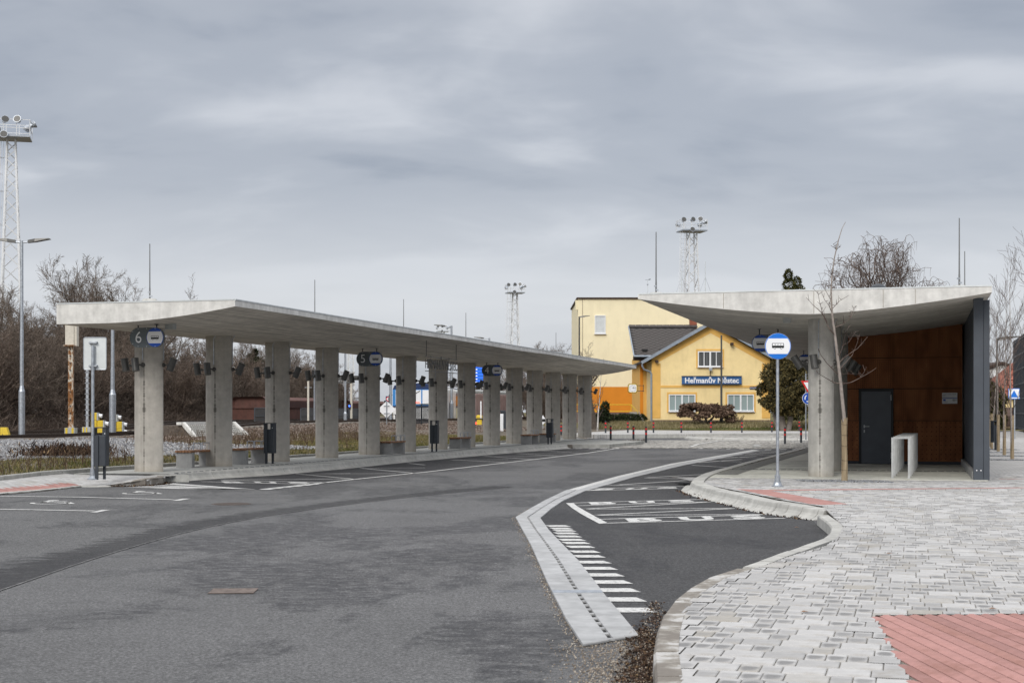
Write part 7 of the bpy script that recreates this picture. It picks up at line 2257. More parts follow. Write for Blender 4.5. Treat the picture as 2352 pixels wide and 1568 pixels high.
def window(x0, x1, y0, y1, pane_mat, trim=True, d=HD, par=house, dd=0.0, split=True):
    if trim:
        for q in ((x0 - 4, x1 + 4, y0 - 5, y0 - 1), (x0 - 4, x1 + 4, y1 + 1, y1 + 3), (x0 - 4, x0 - 1, y0 - 1, y1 + 1), (x1 + 1, x1 + 4, y0 - 1, y1 + 1)):
            hbox(*q, M['orange_trim'], 'window_surround', 0.035, dd, par, d)
    a, b = hx(x0, d), hx(x1, d); c, e = hz(y1, d), hz(y0, d); Y = d - 0.05 - dd
    fr = MB(); w = 0.075
    for cx, cz, sx, sz in (((a + b) / 2, e - w / 2, b - a, w), ((a + b) / 2, c + w / 2, b - a, w), (a + w / 2, (c + e) / 2, w, e - c - 2 * w), (b - w / 2, (c + e) / 2, w, e - c - 2 * w)):
        fr.box((cx, Y, cz), (sx, 0.09, sz))
    xs_m = [(a + b) / 2] if split else []
    if split:
        fr.box(((a + b) / 2, Y - 0.004, (c + e) / 2), (0.13, 0.09, e - c - 2 * w))
        for q in (0.25, 0.75): fr.box((a + (b - a) * q, Y + 0.006, (c + e) / 2), (0.06, 0.075, e - c - 2 * w))
    f = obj('window', fr, M['pvc'], par)
    n = 4 if split else 1
    for i in range(n):
        p0, p1 = a + (b - a) * i / n, a + (b - a) * (i + 1) / n
        obj('pane', MB().box(((p0 + p1) / 2, Y + 0.034, (c + e) / 2), (p1 - p0 - 0.01, 0.012, e - c - 0.02)), pane_mat, f)
    obj('sill', MB().box(((a + b) / 2, Y - 0.07, c - 0.04), (b - a + 0.1, 0.2, 0.05)), M['sign_white'], f)
    return f
window(1603, 1659, 806.5, 842, M['curtain'])
window(1536, 1597, 905.5, 944, M['glass'])
window(1670.5, 1731.5, 905.5, 944, M['glass'])
# name board with its lamp
nb = thing('station_name_board', 'blue board with white letters Heřmanův Městec on the yellow gable', 'sign', (hx(1634), HD - 0.16, hz(872.8)))
w = hx(1702.5) - hx(1565.5); h = hz(864.5) - hz(881.5)
obj('board', MB().box((0, 0, 0), (w, 0.12, h)), plain('board_blue', (0.035, 0.115, 0.29), 0.5, 0, 0.06, 3), nb)
obj('edge', MB().box((0, -0.03, h / 2 + 0.02), (w + 0.05, 0.2, 0.04)).box((0, -0.03, -h / 2 - 0.02), (w + 0.05, 0.2, 0.04)), M['train_navy'], nb)
me = text_mesh('Heřmanův Městec', 0.50, 0.006, bold=0.014)
xs = [v.co.x for v in me.vertices]; ys = [v.co.y for v in me.vertices]
sx = hx(1693.5) - hx(1570); k = sx / (max(xs) - min(xs)); cy = (max(ys) + min(ys)) / 2
for v in me.vertices: v.co = (v.co.x * k, (v.co.y - cy) * k * 1.02 + 0.02, v.co.z)
l = link('lettering', me, M['sign_white'], nb, (0, -0.068, 0)); l.rotation_euler = (R(90), 0, 0)
br = thing('wall_lamp', 'square floodlight on a bracket above the blue name board', 'wall lamp', (hx(1631), HD - 0.1, hz(858)))
obj('arm', MB().box((0, -0.06, 0), (0.05, 0.05, 0.5)), M['brown_wood'], br)
obj('head', MB().cbox((0, -0.2, 0.36), (0.26, 0.18, 0.26), 0.03), M['grey_box'], br)
obj('lens', MB().box((0, -0.30, 0.35), (0.2, 0.02, 0.18)), M['galv'], br)
p_ = thing('small_sign', 'little navy sign reading příchod right of the string course', 'sign', (hx(1735.5), HD - 0.05, hz(890.5)))
obj('board', MB().box((0, 0, 0), (hx(1749) - hx(1722), 0.03, 0.2)), M['train_navy'], p_)
l = link('lettering', text_mesh('příchod k vlakům', 0.13, 0.002), M['sign_white'], p_, (0, -0.018, 0)); l.rotation_euler = (R(90), 0, 0)
# downpipe and gutter
dp = MB(); zt_ = hz(838); xd = hx(1488)
dp.path([(hx(1474), HD - 0.35, hz(836)), (hx(1474.5), HD - 0.35, hz(842)), (hx(1479), HD - 0.3, hz(849)), (hx(1492), HD - 0.1, hz(853)), (hx(1496), HD - 0.08, hz(858)), (hx(1496), HD - 0.08, hz(975))], 0.075, 8)
obj('downpipe', dp, M['zinc'], house)
# side wing with the shingled roof
WD = 119.5
obj('wing_wall', MB().box(((hx(1470, WD) + hx(1560, WD)) / 2, WD + 4, (hz(818, WD) + 0.3) / 2), (hx(1560, WD) - hx(1470, WD), 8, hz(818, WD) - 0.3)), M['orange_trim'], house)
hbox(1470, 1477, 820, 968, M['orange_wall'], 'corner_band', 0.05, 0, house, WD)
x0r, x1r = hx(1457, WD - .6), hx(1612, WD); zev, zri = hz(817.5, WD - .6), hz(749.5, WD + 5)
rfw = MB()
vs = [(x0r, WD - .6, zev), (x1r, WD - .6, zev), (x1r, WD + 5, zri), (x0r, WD + 5, zri)]
vs += [(x, y, z - 0.18) for x, y, z in vs]
wing_roof = obj('wing_roof', rfw.add(vs, [(0, 1, 2, 3), (4, 7, 6, 5), (0, 4, 5, 1), (0, 3, 7, 4), (1, 5, 6, 2), (3, 2, 6, 7)]), M['roof2'], house)
obj('gutter', MB().tube((x0r - 0.05, WD - .68, zev - 0.02), (x1r, WD - .68, zev - 0.02), 0.09, n=8), M['zinc'], house)
obj('verge_trim', MB().tube((x0r - 0.03, WD - .6, zev), (x0r - 0.03, WD + 5, zri), 0.07, n=4), M['zinc'], house)
# diamond shingles one by one
up_ = (Vector((0, WD + 5, zri)) - Vector((0, WD - .6, zev))); ul = up_.length; up_.normalize(); nn_ = Vector((0, -up_.z, up_.y))
sw, sh = 0.62, 0.56
dm = MB()
vs = [Vector((0, 0, 0)) + up_ * (-sh * 0.56), Vector((sw / 2 * 0.97, 0, 0)), up_ * (sh * 0.5), Vector((-sw / 2 * 0.97, 0, 0))]
vs = [v + nn_ * (0.042 if i == 0 else 0.026 if i in (1, 3) else 0.012) for i, v in enumerate(vs)]
lo = [v - nn_ * 0.012 for v in vs]
dm.add(vs + lo, [(0, 1, 2, 3), (4, 5, 1, 0), (7, 4, 0, 3)])
sme = dm.mesh('shingle'); sme.materials.append(M['roof'])
r = 0; v = sh * 0.5
while v < ul - 0.45:
    x = x0r + sw * (0.5 if r % 2 else 1.0)
    while x < x1r - 0.2:
        b = Vector((x, WD - .6, zev)) + up_ * v
        if 1176 + FOC * x / b.y < 1622: link('shingle', sme, None, wing_roof, b)
        x += sw
    v += sh / 2; r += 1
rc = MB()
x = x0r
while x < x1r:
    obj('ridge_tile', MB().box((x + 0.28, WD + 4.85, zri + 0.01), (0.57, 0.5, 0.09), mat=Matrix.Rotation(R(25), 3, 'X')), M['roof'], wing_roof); x += 0.6
for xx in (1481.5, 1522):
    c = Vector((hx(xx, WD), WD - .6, zev)) + up_ * 0.95 + nn_ * 0.1
    obj('roof_vent', MB().box(c, (0.36, 0.3, 0.12)).box(c + Vector((0, 0.1, 0.08)), (0.5, 0.3, 0.05)), M['black'], wing_roof)
cx, cz = hx(1593, WD + 5), hz(744, WD + 5)
obj('chimney', MB().box((cx, WD + 5.3, cz), (0.6, 0.6, 0.9)).box((cx, WD + 5.3, cz + 0.48), (0.72, 0.72, 0.1)), M['brick'], wing_roof)
obj('eaves_box', MB().box((hx(1465, WD), WD, hz(823, WD)), (0.75, 0.8, 0.32)), M['brown_wood'], house)
# station clock
ck = thing('station_clock', 'square station clock with a yellow rim on a bracket left of the house', 'clock', AT(1453, 891.5, 116))
oc = lambda r, c: [(r - c, r), (r, r - c), (r, c - r), (r - c, -r), (c - r, -r), (-r, c - r), (-r, r - c), (c - r, r)]
obj('case', MB().plate(oc(0.385, 0.12), Matrix.Translation((0, 0.06, 0)), 0.14), M['black'], ck)
obj('rim', MB().plate(oc(0.36, 0.11), Matrix.Translation((0, -0.081, 0)), 0.02), M['yellow'], ck)
obj('face', MB().plate(oc(0.31, 0.09), Matrix.Translation((0, -0.102, 0)), 0.01), M['sign_white'], ck)
mk = MB()
for q in range(12):
    a = q * math.pi / 6; mk.box((0.25 * math.sin(a), -0.114, 0.25 * math.cos(a)), (0.025, 0.004, 0.06), mat=Matrix.Rotation(a, 3, 'Y'))
obj('hour_mark', mk, M['black'], ck)
for a, l_, nm_ in ((R(42), 0.15, 'hour_hand'), (R(86), 0.23, 'minute_hand')):
    obj(nm_, MB().box((l_ / 2 * math.sin(a), -0.120, l_ / 2 * math.cos(a)), (0.03, 0.004, l_), mat=Matrix.Rotation(a, 3, 'Y')), M['black'], ck)
obj('bracket', MB().box((0.62, 0.0, 0.22), (0.62, 0.05, 0.04)).box((0.62, 0, -0.22), (0.62, 0.05, 0.04)).box((0.88, 0, 0), (0.04, 0.05, 0.56)), M['anthracite'], ck)

# ------------------------------------------------------------------ cream building behind
BD = 132.0
big = thing('cream_building', 'tall flat roofed cream building with an orange base behind the house', 'building', (0, 0, 0))
x0, x1 = hx(1327.5, BD), hx(1665, BD); zr = hz(686, BD); zo = hz(888, BD)
obj('upper_wall', MB().box(((x0 + x1) / 2, BD + 7, (zr + zo) / 2), (x1 - x0, 14, zr - zo)), M['cream_wall'], big)
obj('base_wall', MB().box(((x0 + x1) / 2, BD + 7, (zo + 0.2) / 2), (x1 - x0 + 0.004, 14.004, zo - 0.2)), M['orange_wall'], big)
obj('plinth', MB().box(((x0 + x1) / 2, BD + 6.97, (hz(954, BD) + 0.1) / 2), (x1 - x0 + 0.08, 14.06, hz(954, BD) - 0.1)), M['plinth'], big)
obj('parapet', MB().box(((x0 + x1) / 2, BD + 7, zr + 0.05), (x1 - x0 + 0.25, 14.3, 0.14)), M['brown_wood'], big)
f = window(1366, 1391, 724, 766, M['sign_white'], False, BD, big, 0.0, False)
obj('blind', MB().box(((hx(1366, BD) + hx(1391, BD)) / 2, BD - 0.028, (hz(724, BD) + hz(766, BD)) / 2), (0.84, 0.006, 1.55)), M['sign_back'], f)
obj('corner_box', MB().box((x0 - 0.08, BD + 0.3, hz(700, BD)), (0.3, 0.5, 0.9)), M['cream_wall'], big)
obj('lightning_wire', MB().tube((hx(1338, BD), BD - 0.04, zr), (hx(1338, BD), BD - 0.04, 1.0), 0.018, n=4), M['plinth'], big)
obj('roof_vent', MB().cbox((hx(1490, BD), BD + 2, zr + 0.25), (1.3, 0.8, 0.35), 0.03), M['sign_white'], big)
for x, yt, lab in ((1492.5 - 5, 645, 'thin whip antenna with small cups on the cream building roof'), (1566, 573, 'tall thin antenna pole behind the left end of the right canopy'), (1620, 603, 'grey antenna pole right of the floodlight mast behind the canopy')):
    d = BD + 3
    t = thing('antenna', lab, 'antenna', Vector((hx(x, d), d, zr + 0.1)))
    hh_ = hz(yt, d) - zr
    obj('pole', MB().tube((0, 0, 0), (0, 0, hh_), 0.04, 0.02, n=6), M['sign_back'], t)
    if yt > 640: obj('cups', MB().box((0, 0, hh_), (0.4, 0.05, 0.05)).lathe([(0.09, 0), (0.09, 0.1)], (0.2, 0, hh_), 8).lathe([(0.07, 0), (0.07, 0.12)], (0, 0, hh_ - 0.5), 8), M['galv'], t)
    else: obj('guy', MB().tube((-0.8, 0, 0), (0, 0, 2.2), 0.012, n=3).tube((0.8, 0, 0), (0, 0, 2.2), 0.012, n=3), M['galv'], t)
# steps and yellow handrail at the building's foot
st = thing('entrance_steps', 'concrete steps with a yellow handrail left of the station house', 'steps', (hx(1461, 118), 118, 0.65))
for k in range(6):
    obj('step', MB().box((0.15, 0.25 + k * 0.28, 0.08 + k * 0.08), (1.1, 0.29, 0.16 + k * 0.16)), M['bench_conc'], st)
obj('landing', MB().box((-2.0, 5.2, 0.45), (6, 7, 0.95)), M['plinth'], st)
hr = MB()
za_ = hz(929, 120) - 0.65; zb_ = hz(944, 120) - 0.65
hr.path([(-0.25, 1.9, za_), (-5.2, 1.9, za_)], 0.03, 6).path([(-0.25, 1.9, zb_), (-5.2, 1.9, zb_)], 0.03, 6)
for x in (-0.25, -2.2, -4.2): hr.tube((x, 1.9, 0.5), (x, 1.9, za_), 0.03, n=6)
hr.path([(-0.25, 1.9, za_), (0.15, 0.3, za_ - 0.6), (0.3, 0.0, 0.1)], 0.03, 6)
obj('handrail', hr, M['yellow'], st)
hb = thing('hedge', 'low dark clipped hedge below the orange wall', 'hedge', (hx(1420, 117), 117, 0.6))
bl = [((x * 0.45 - 1.7, rg.normal(0, .1), 0.42), (0.42, 0.5, 0.42), 420) for x in range(9)]
link('foliage', leaf_cloud('foliage', bl, 0.09, 12), M['darkgreen'], hb)
# bushes and trees by the house
def conifer(name, label, loc, blobs, size, mat_, trunk, seed, cat='tree', elong=1.6, droop=0.0, group=None, tm='bark'):
    t = thing(name, label, cat, loc, 0, group)
    for a, b, r0, r1 in trunk: obj('trunk', MB().tube(a, b, r0, r1, n=8), M[tm], t)
    link('crown', leaf_cloud('crown', blobs, size, seed, elong, droop), mat_, t)
    return t
d = 113.0
p = Vector((hx(1386, d), d, 0.45))
conifer('dark_bush', 'small dark green conifer bush left of the yellow handrail', p, [((0, 0, 0.8), (0.5, 0.5, 0.8), 900), ((0.15, 0, 1.5), (0.3, 0.3, 0.5), 400), ((-.2, 0, .4), (.5, .5, .4), 400)], 0.10, M['darkgreen'], [((0, 0, 0), (0, 0, 1.2), 0.08, 0.04)], 31, 'bush')
# big evergreen right of the house
d = 104.0
p = Vector((hx(1803, d), d, hz(986, d)))
rr = random.Random(3); bl = []
for k in range(120):
    a = rr.uniform(0, 6.28); z = rr.uniform(1.3, 5.9)
    R_ = 2.0 * math.sin(min(1, (z - 0.5) / 2.2) * 1.57) * (1.0 if z < 3.8 else max(0.25, 1 - (z - 3.8) / 2.5))
    q = R_ * rr.uniform(0.35, 1.0)
    bl.append(((q * math.cos(a) + 0.1, q * math.sin(a), z - 0.15 * q), (rr.uniform(.32, .62), rr.uniform(.32, .6), rr.uniform(.20, .42)), 240))
conifer('evergreen_tree', 'brown tinged evergreen tree with leaning trunks right of the house', p, bl, 0.105, M['yew'], [((-0.1, 0, -0.2), (-0.35, 0, 1.8), 0.26, 0.17), ((-0.35, 0, 1.8), (-0.1, 0, 4.5), 0.17, 0.05), ((0.2, -0.1, -0.2), (0.55, 0, 1.5), 0.22, 0.16), ((0.55, 0, 1.5), (0.45, 0.1, 3.6), 0.16, 0.06), ((-0.45, 0.3, -0.2), (-1.0, 0.3, 2.2), 0.14, 0.06)], 41, elong=1.9, droop=0.5, tm='pale_bark')
# spreading brown juniper before the windows
d = 110.8
p = Vector((hx(1620, d), d, lawn_z(14.7, d) + 0.05))
bl = []
for k in range(44):
    a = rr.uniform(0, 6.28); q = rr.random() ** 0.5 * 2.05
    bl.append(((q * math.cos(a), q * 0.7 * math.sin(a), 1.55 - 0.17 * q * q * rr.uniform(0.5, 1.5) + rr.uniform(-.25, .25)), (rr.uniform(.3, .5), rr.uniform(.3, .45), rr.uniform(.10, .22)), 300))
conifer('juniper_shrub', 'wide flat topped brown juniper before the house windows', p, bl, 0.085, M['juniper'], [((-0.15, 0, 0), (-0.7, 0, 0.75), 0.13, 0.07), ((0.1, 0, 0), (0.9, 0.1, 0.85), 0.12, 0.06), ((0, 0, 0), (0.1, 0, 0.9), 0.12, 0.07), ((-.7, 0, .75), (-1.5, 0.1, 1.1), 0.06, 0.03), ((.9, .1, .85), (1.6, 0, 1.1), 0.06, 0.03)], 51, 'shrub', 2.0, 0.8)
rg2 = bare_tree(77, 6, 0.95, dict(SHR, r=0.015, rmin=0.004, levels=2), 0.9)
d = 112
t = tree_thing('bare_bush', 'small leafless bush below the right house window', 'bush', Vector((hx(1695, d), d, lawn_z(17.8, d))), rg2, (M['dry_stem'], M['dry_stem']), n0=4)
# old tree and young birch left of the building
d = 109.0
big_p = dict(TALL, r=0.36, levels=3, n=[7, 6, 4, 3], bare=[0.42, 0.1, 0], kids=[2.6, 2.4, 2.4, 0], ratio=[0.55, 0.5, 0.5], taper=0.8)
t = tree_thing('old_tree', 'thick dark trunked bare tree right of the last long canopy column', 'tree', Vector((hx(1364, d), d, 0.3)), bare_tree(91, 1, 4.9, big_p, 0.05), (M['bark'], M['twig']), n0=9)
YP = dict(r=0.045, rmin=0.0038, taper=0.85, n=[9, 6, 4], wob=[0.03, 0.09, 0.14], up=[0.02, 0.10, 0.08], kids=[1.6, 1.1, 0], ang=[0.75, 0.6], ratio=[0.36, 0.4], bare=[0.33, 0.2], levels=2)
d = 100.0
t = tree_thing('young_birch', 'slender pale barked young tree beside the last long canopy column', 'tree', Vector((hx(1372, d), d, 0.25)), bare_tree(93, 1, 4.2, dict(YP, r=0.075), 0.04), (M['birch_bark'], M['young_twig']), n0=6)
# weeping birch behind the right canopy
BP = dict(r=0.2, rmin=0.011, taper=0.85, n=[8, 9, 7, 8], wob=[0.06, 0.10, 0.16, 0.10], up=[0.02, 0.03, -0.10, -0.34], kids=[2.4, 2.3, 3.0, 0], ang=[0.55, 0.6, 0.9], ratio=[0.62, 0.42, 0.45], bare=[0.3, 0.2, 0.1], levels=3)
d = 92.0
rb = np.random.default_rng(17)
btr, btw = [], []
def curve(a, b, bow, n, r0, r1, out_, jit=0.03):
    a = np.array(a, float); b = np.array(b, float); prev = a; pts_ = [a]
    for i in range(1, n + 1):
        f = i / n
        q = a + (b - a) * f + np.array((0, 0, bow)) * math.sin(math.pi * f) + rb.normal(0, jit * np.linalg.norm(b - a), 3) * (f < 1)
        out_.append((*prev, *q, r0 + (r1 - r0) * (i - 1) / n, r0 + (r1 - r0) * f)); prev = q; pts_.append(q)
    return pts_
def hang(p, l):
    d = np.array((rb.normal(0, .35), rb.normal(0, .35), 0.25)); q = np.array(p, float)
    n = 5
    for i in range(n):
        d = d * 0.62 + np.array((0, 0, -0.42)) + rb.normal(0, 0.10, 3); d /= max(np.linalg.norm(d), 1e-6)
        e_ = q + d * l / n; btw.append((*q, *e_, 0.0105 - 0.001 * i, 0.0095 - 0.001 * i)); q = e_
for k in range(3):
    curve((0.2 * k, 0.1 * k, -0.2), (-0.9 + 0.9 * k, 0.4 - 0.3 * k, 6.2), 0.2, 8, 0.20, 0.13, btr, 0.01)
for k in range(34):
    fx = -1 + 2 * (k + rb.uniform(0, 1)) / 34
    x = fx * 3.7; y = rb.normal(0, 1.5)
    top = 8.4 + 4.0 * max(0, 1 - abs(fx + 0.02) ** 1.7) * rb.uniform(0.62, 1.0) + (0.8 if 0.35 < fx < 0.6 else 0) - 0.1 * abs(y)
    st = (-0.9 + 0.9 * (k % 3), 0.4 - 0.3 * (k % 3), rb.uniform(4.6, 6.2))
    pp = curve(st, (x, y, top), 0.5 + 0.5 * abs(fx), 8, 0.075, 0.018, btw, 0.022)
    for i in range(3, 9):
        for _ in range(3):
            b_ = pp[i] + rb.normal(0, 0.05, 3)
            e_ = b_ + np.array((rb.normal(0.35 * fx, .5), rb.normal(0, .5), rb.uniform(0.05, 0.75)))
            qq = curve(b_, e_, 0.12, 3, 0.018, 0.010, btw, 0.05)
            for z in qq[1:]:
                for _k in range(int(rb.random() < 0.95)): hang(z, rb.uniform(0.4, 1.25))
bp = [btr, btw]
t = tree_thing('weeping_birch', 'big bare weeping birch spreading above the right canopy roof', 'tree', Vector((hx(2022, d), d, 0.3)), bp, (M['birch_bark'], M['birch_twig']), n0=6)
# columnar conifers
for x, yt, lab, sd in ((1812, 629, 'taller columnar conifer poking above the right canopy', 5), (1832, 646, 'shorter columnar conifer poking above the right canopy', 6)):
    d = 118 + sd
    h_ = hz(yt, d) - 0.5
    bl = [((rr.uniform(-.15, .15), rr.uniform(-.15, .15), 0.8 + k * (h_ - 0.9) / 15), (0.80 * (1 - (k / 15) ** 7 * 0.55), 0.80 * (1 - (k / 15) ** 7 * 0.55), 0.5), 420) for k in range(16)]
    conifer('columnar_conifer', lab, Vector((hx(x, d), d, 0.5)), bl, 0.11, M['thuja'], [((0, 0, 0), (0, 0, h_ * 0.6), 0.14, 0.05)], sd, group='columnar conifers')

# ------------------------------------------------------------------ young trees on the right pavement
def young(loc, h, seed, label, wrap=1.35, r=0.05, group='young street trees in a row', prm=YP, rwrap=None, rz=0.0):
    sg_ = bare_tree(seed, 1, h, dict(prm, r=r), 0.05)
    t = tree_thing('young_tree', label, 'tree', loc, sg_, (M['pale_bark'], M['young_twig']), group, rz, n0=8)
    rw = rwrap or r * 1.55
    nk = 22; vs = []; fs = []
    for z, k in ((0.0, 1.08), (wrap * 0.4, 1.0), (wrap * 0.8, 0.97), (wrap, 1.04)):
        for i in range(nk):
            a = 2 * math.pi * i / nk; q = rw * k * (1 + 0.09 * (i % 2) + rnd.uniform(-.02, .02))
            vs.append((q * math.cos(a), q * math.sin(a), z + (rnd.uniform(-.03, .05) if z == wrap else 0)))
    for q in range(3): fs += [(q * nk + i, q * nk + (i + 1) % nk, q * nk + nk + (i + 1) % nk, q * nk + nk + i) for i in range(nk)]
    obj('reed_wrap', MB().add(vs, fs), M['reed'], t)
    ties = MB()
    for z in (wrap * 0.2, wrap * 0.45, wrap * 0.7, wrap * 0.92):
        ties.path([(rw * 1.12 * math.cos(a * 0.5236), rw * 1.12 * math.sin(a * 0.5236), z + 0.01 * math.sin(a)) for a in range(13)], 0.004, 3)
    obj('wire_tie', ties, M['bark'], t)
    return t
# the one before the right canopy, shaped after the photograph
p = P(1939.5, 1105, 0.15); d = p.y
def tp_(x, y, dy=0.0): 
    q = AT(x, y, d + dy); return (q.x - p.x, dy, q.z - 0.15)
rg3 = np.random.default_rng(8)
trunk_pts = [tp_(1939.5, 1108), tp_(1940, 1010), tp_(1939, 960), tp_(1931, 880), tp_(1925, 828), tp_(1918, 770), tp_(1911, 720), tp_(1909, 670), tp_(1911, 630), tp_(1917, 590), tp_(1925, 555), tp_(1934, 525), tp_(1942, 510)]
rad = [0.046, 0.042, 0.039, 0.035, 0.031, 0.026, 0.021, 0.017, 0.014, 0.012, 0.010, 0.007, 0.005]
tr_ = [(*a, *b, r0, r1) for a, b, r0, r1 in zip(trunk_pts[:-1], trunk_pts[1:], rad[:-1], rad[1:])]
tw_ = []
def limb(pp, dy, r0=0.013, buds=6):
    n = len(pp); q = [tp_(x, y, dy * i / (n - 1)) for i, (x, y) in enumerate(pp)]
    for i in range(n - 1):
        tw_.append((*q[i], *q[i + 1], max(0.0042, r0 * (1 - i / n)), max(0.004, r0 * (1 - (i + 1) / n))))
    for _ in range(buds):
        i = rg3.integers(0, n - 1); f = rg3.random()
        b = np.array(q[i]) + (np.array(q[i + 1]) - np.array(q[i])) * f
        e = b + np.array((rg3.normal(0, .05), rg3.normal(0, .05), abs(rg3.normal(0.05, .05))))
        tw_.append((*b, *e, 0.006, 0.004))
for pp, dy, r0 in (([(1918, 770), (1906, 757), (1900, 745), (1897, 733), (1884, 715), (1867, 700), (1858, 690), (1856, 676)], -0.3, 0.018), ([(1900, 745), (1890, 722), (1882, 690), (1878, 668)], -0.2, 0.01),
    ([(1918, 752), (1935, 745), (1952, 732), (1968, 713)], 0.3, 0.012), ([(1952, 732), (1960, 712), (1966, 700)], 0.3, 0.008), ([(1912, 720), (1903, 700), (1895, 690), (1887, 672)], -.2, 0.009),
    ([(1926, 835), (1938, 822), (1955, 810), (1970, 800), (1993, 773)], 0.35, 0.016), ([(1928, 850), (1937, 838), (1958, 815), (1968, 790), (1974, 770)], 0.2, 0.012), ([(1926, 820), (1936, 795), (1941, 770), (1948, 752)], -.2, 0.011), ([(1934, 795), (1950, 785), (1966, 760)], 0.1, 0.009),
    ([(1932, 882), (1955, 878), (1975, 868), (1998, 855), (2013, 845)], 0.4, 0.016), ([(1975, 868), (1984, 856), (1990, 843)], 0.3, 0.009), ([(1932, 882), (1915, 878), (1897, 868), (1880, 858), (1875, 852)], -0.3, 0.014), ([(1925, 860), (1900, 835), (1885, 815), (1880, 800), (1881, 810)], -.3, 0.011),
    ([(1930, 860), (1950, 858), (1975, 860)], .2, .009), ([(1917, 590), (1921, 575), (1932, 562)], .1, .006), ([(1921, 572), (1914, 560)], .1, .005), ([(1914, 612), (1926, 600), (1934, 590)], .1, .006), ([(1910, 650), (1920, 640), (1928, 630)], .1, .006), ([(1911, 632), (1904, 622)], -.1, .005), ([(1909, 690), (1895, 665), (1888, 655)], -.2, .008), ([(1911, 710), (1930, 690), (1950, 678)], .2, .009)):
    limb(pp, dy, r0)
t = tree_thing('young_tree', 'leafless young tree with reed wrapped trunk before the right canopy', 'tree', p, [tr_, tw_], (M['pale_bark'], M['young_twig']), None, 0, n0=10)
nk = 26; vs = []; fs = []; hw = AT(0, 965, d).z - 0.15
for z, k in ((0.0, 1.12), (hw * 0.25, 1.06), (hw * 0.5, 1.0), (hw * 0.8, 0.97), (hw, 1.05)):
    cxx = 0.0 + 0.005 * math.sin(z * 5)
    for i in range(nk):
        a = 2 * math.pi * i / nk; q = 0.054 * k * (1 + 0.10 * (i % 2) + rnd.uniform(-.03, .03))
        vs.append((cxx + q * math.cos(a), q * math.sin(a), z + (rnd.uniform(-.05, .08) if z == hw else 0)))
for q in range(4): fs += [(q * nk + i, q * nk + (i + 1) % nk, q * nk + nk + (i + 1) % nk, q * nk + nk + i) for i in range(nk)]
obj('reed_wrap', MB().add(vs, fs), M['reed'], t)
ties = MB()
for z in (0.25, 0.45, 0.75, 0.98, 1.2):
    ties.path([(0.063 * math.cos(a * 0.5236), 0.063 * math.sin(a * 0.5236), z + 0.015 * math.sin(a * 0.5)) for a in range(13)], 0.004, 3)
obj('wire_tie', ties, M['bark'], t)
grt = thing('tree_grate', 'slatted tree grate with pale gravel at the foot of the young tree', 'tree grate', (p.x, p.y, 0.152), -TH)
for k in range(26):
    obj('bar', MB().box((-0.85 + k * 0.068, 0.0, 0.006), (0.030, 0.62, 0.014), 0.5), M['galv'], grt)
gp_ = [(RG.uniform(-.9, .9), RG.uniform(-.35, .35), 0.006) for _ in range(420)]
chunks('gravel', gp_, 0.035, 71, M['ballast'], 0.8, grt)
rows_ = [(2325, 1054, 5.6, 'nearest of the wrapped young trees in a row on the right'), (2307, 1044.8, 5.4, 'second wrapped young tree of the row on the right'), (2293, 1036, 5.2, 'third wrapped young tree of the row, before the dark litter bin'), (2278, 1030.5, 5.0, 'fourth wrapped young tree of the row on the right'), (2273, 1025, 5.0, 'fifth wrapped young tree of the row on the right'), (2263, 1018, 4.8, 'furthest wrapped young tree, right beside the steel wall')]
YR = dict(YP, kids=[2.6, 1.8, 0], ang=[0.65, 0.55], ratio=[0.42, 0.42], up=[0.02, 0.12, 0.08])
for i, (x, y, h, lab) in enumerate(rows_):
    q = P(x, y, 0.15)
    young(Vector((q.x, q.y, 0.15)), h, 200 + i, lab, 1.35, 0.032, prm=YR)
q = Vector((hx(2395, 37.5), 37.5, 0.15))
young(q, 5.3, 231, 'young tree whose twigs reach in at the right edge of the picture', 1.35, 0.034, prm=YR)
for i, (x, y) in enumerate(((2325, 1056), (2307, 1047), (2293, 1039), (2278, 1032))):
    q = P(x, y, 0.15)
    o = grt if False else None
    g = dup(grt, Vector((q.x, q.y, 0.153)), -TH, f'slatted tree grate around the {ORD[i]} young tree of the right row', 'tree grates under the row')
grt['group'] = 'tree grates under the row'

# ------------------------------------------------------------------ right background
gb = thing('glass_pavilion', 'dark glazed pavilion with a steel grid at the right edge', 'building', (0, 0, 0))
c0 = AT(2333, 986, 112); c0.z = 0.15
dv = -U * 34; zt = hz(786, 112)
c1 = c0 + dv; wv = V * 16
obj('glass_wall', MB().add([(c0.x, c0.y, .3), (c1.x, c1.y, .3), (c1.x, c1.y, zt), (c0.x, c0.y, zt)], [(0, 1, 2, 3)]).add([((c0 + wv).x, (c0 + wv).y, .3), (c0.x, c0.y, .3), (c0.x, c0.y, zt), ((c0 + wv).x, (c0 + wv).y, zt)], [(0, 1, 2, 3)]), M['dark_glass'], gb)
obj('roof', MB().prism([(q.x, q.y) for q in (c0, c1, c1 + wv, c0 + wv)], zt, zt + 0.15), M['anthracite'], gb)
n = 22
for i in range(n + 1):
    q = c0 + dv * i / n - V * 0.12
    obj('mullion', MB().box((q.x, q.y, (zt + .2) / 2 + .1), (0.14, 0.10, zt - 0.2), -TH), M['anthracite'], gb)
for k in range(7):
    z = 0.4 + (zt - 0.5) * k / 6; q = c0 + dv * 0.5 - V * 0.10
    obj('transom', MB().box((q.x, q.y, z), (0.10, 34, 0.10), -TH), M['anthracite'], gb)
wh = thing('white_house', 'white gabled house beyond the young trees on the right', 'house', (0, 0, 0))
d = 170.0
obj('wall', gable(MB(), hx(2225, d), hx(2400, d), hx(2300, d), 0, hz(868, d), hz(838, d), d, d + 10), M['sign_white'], wh)
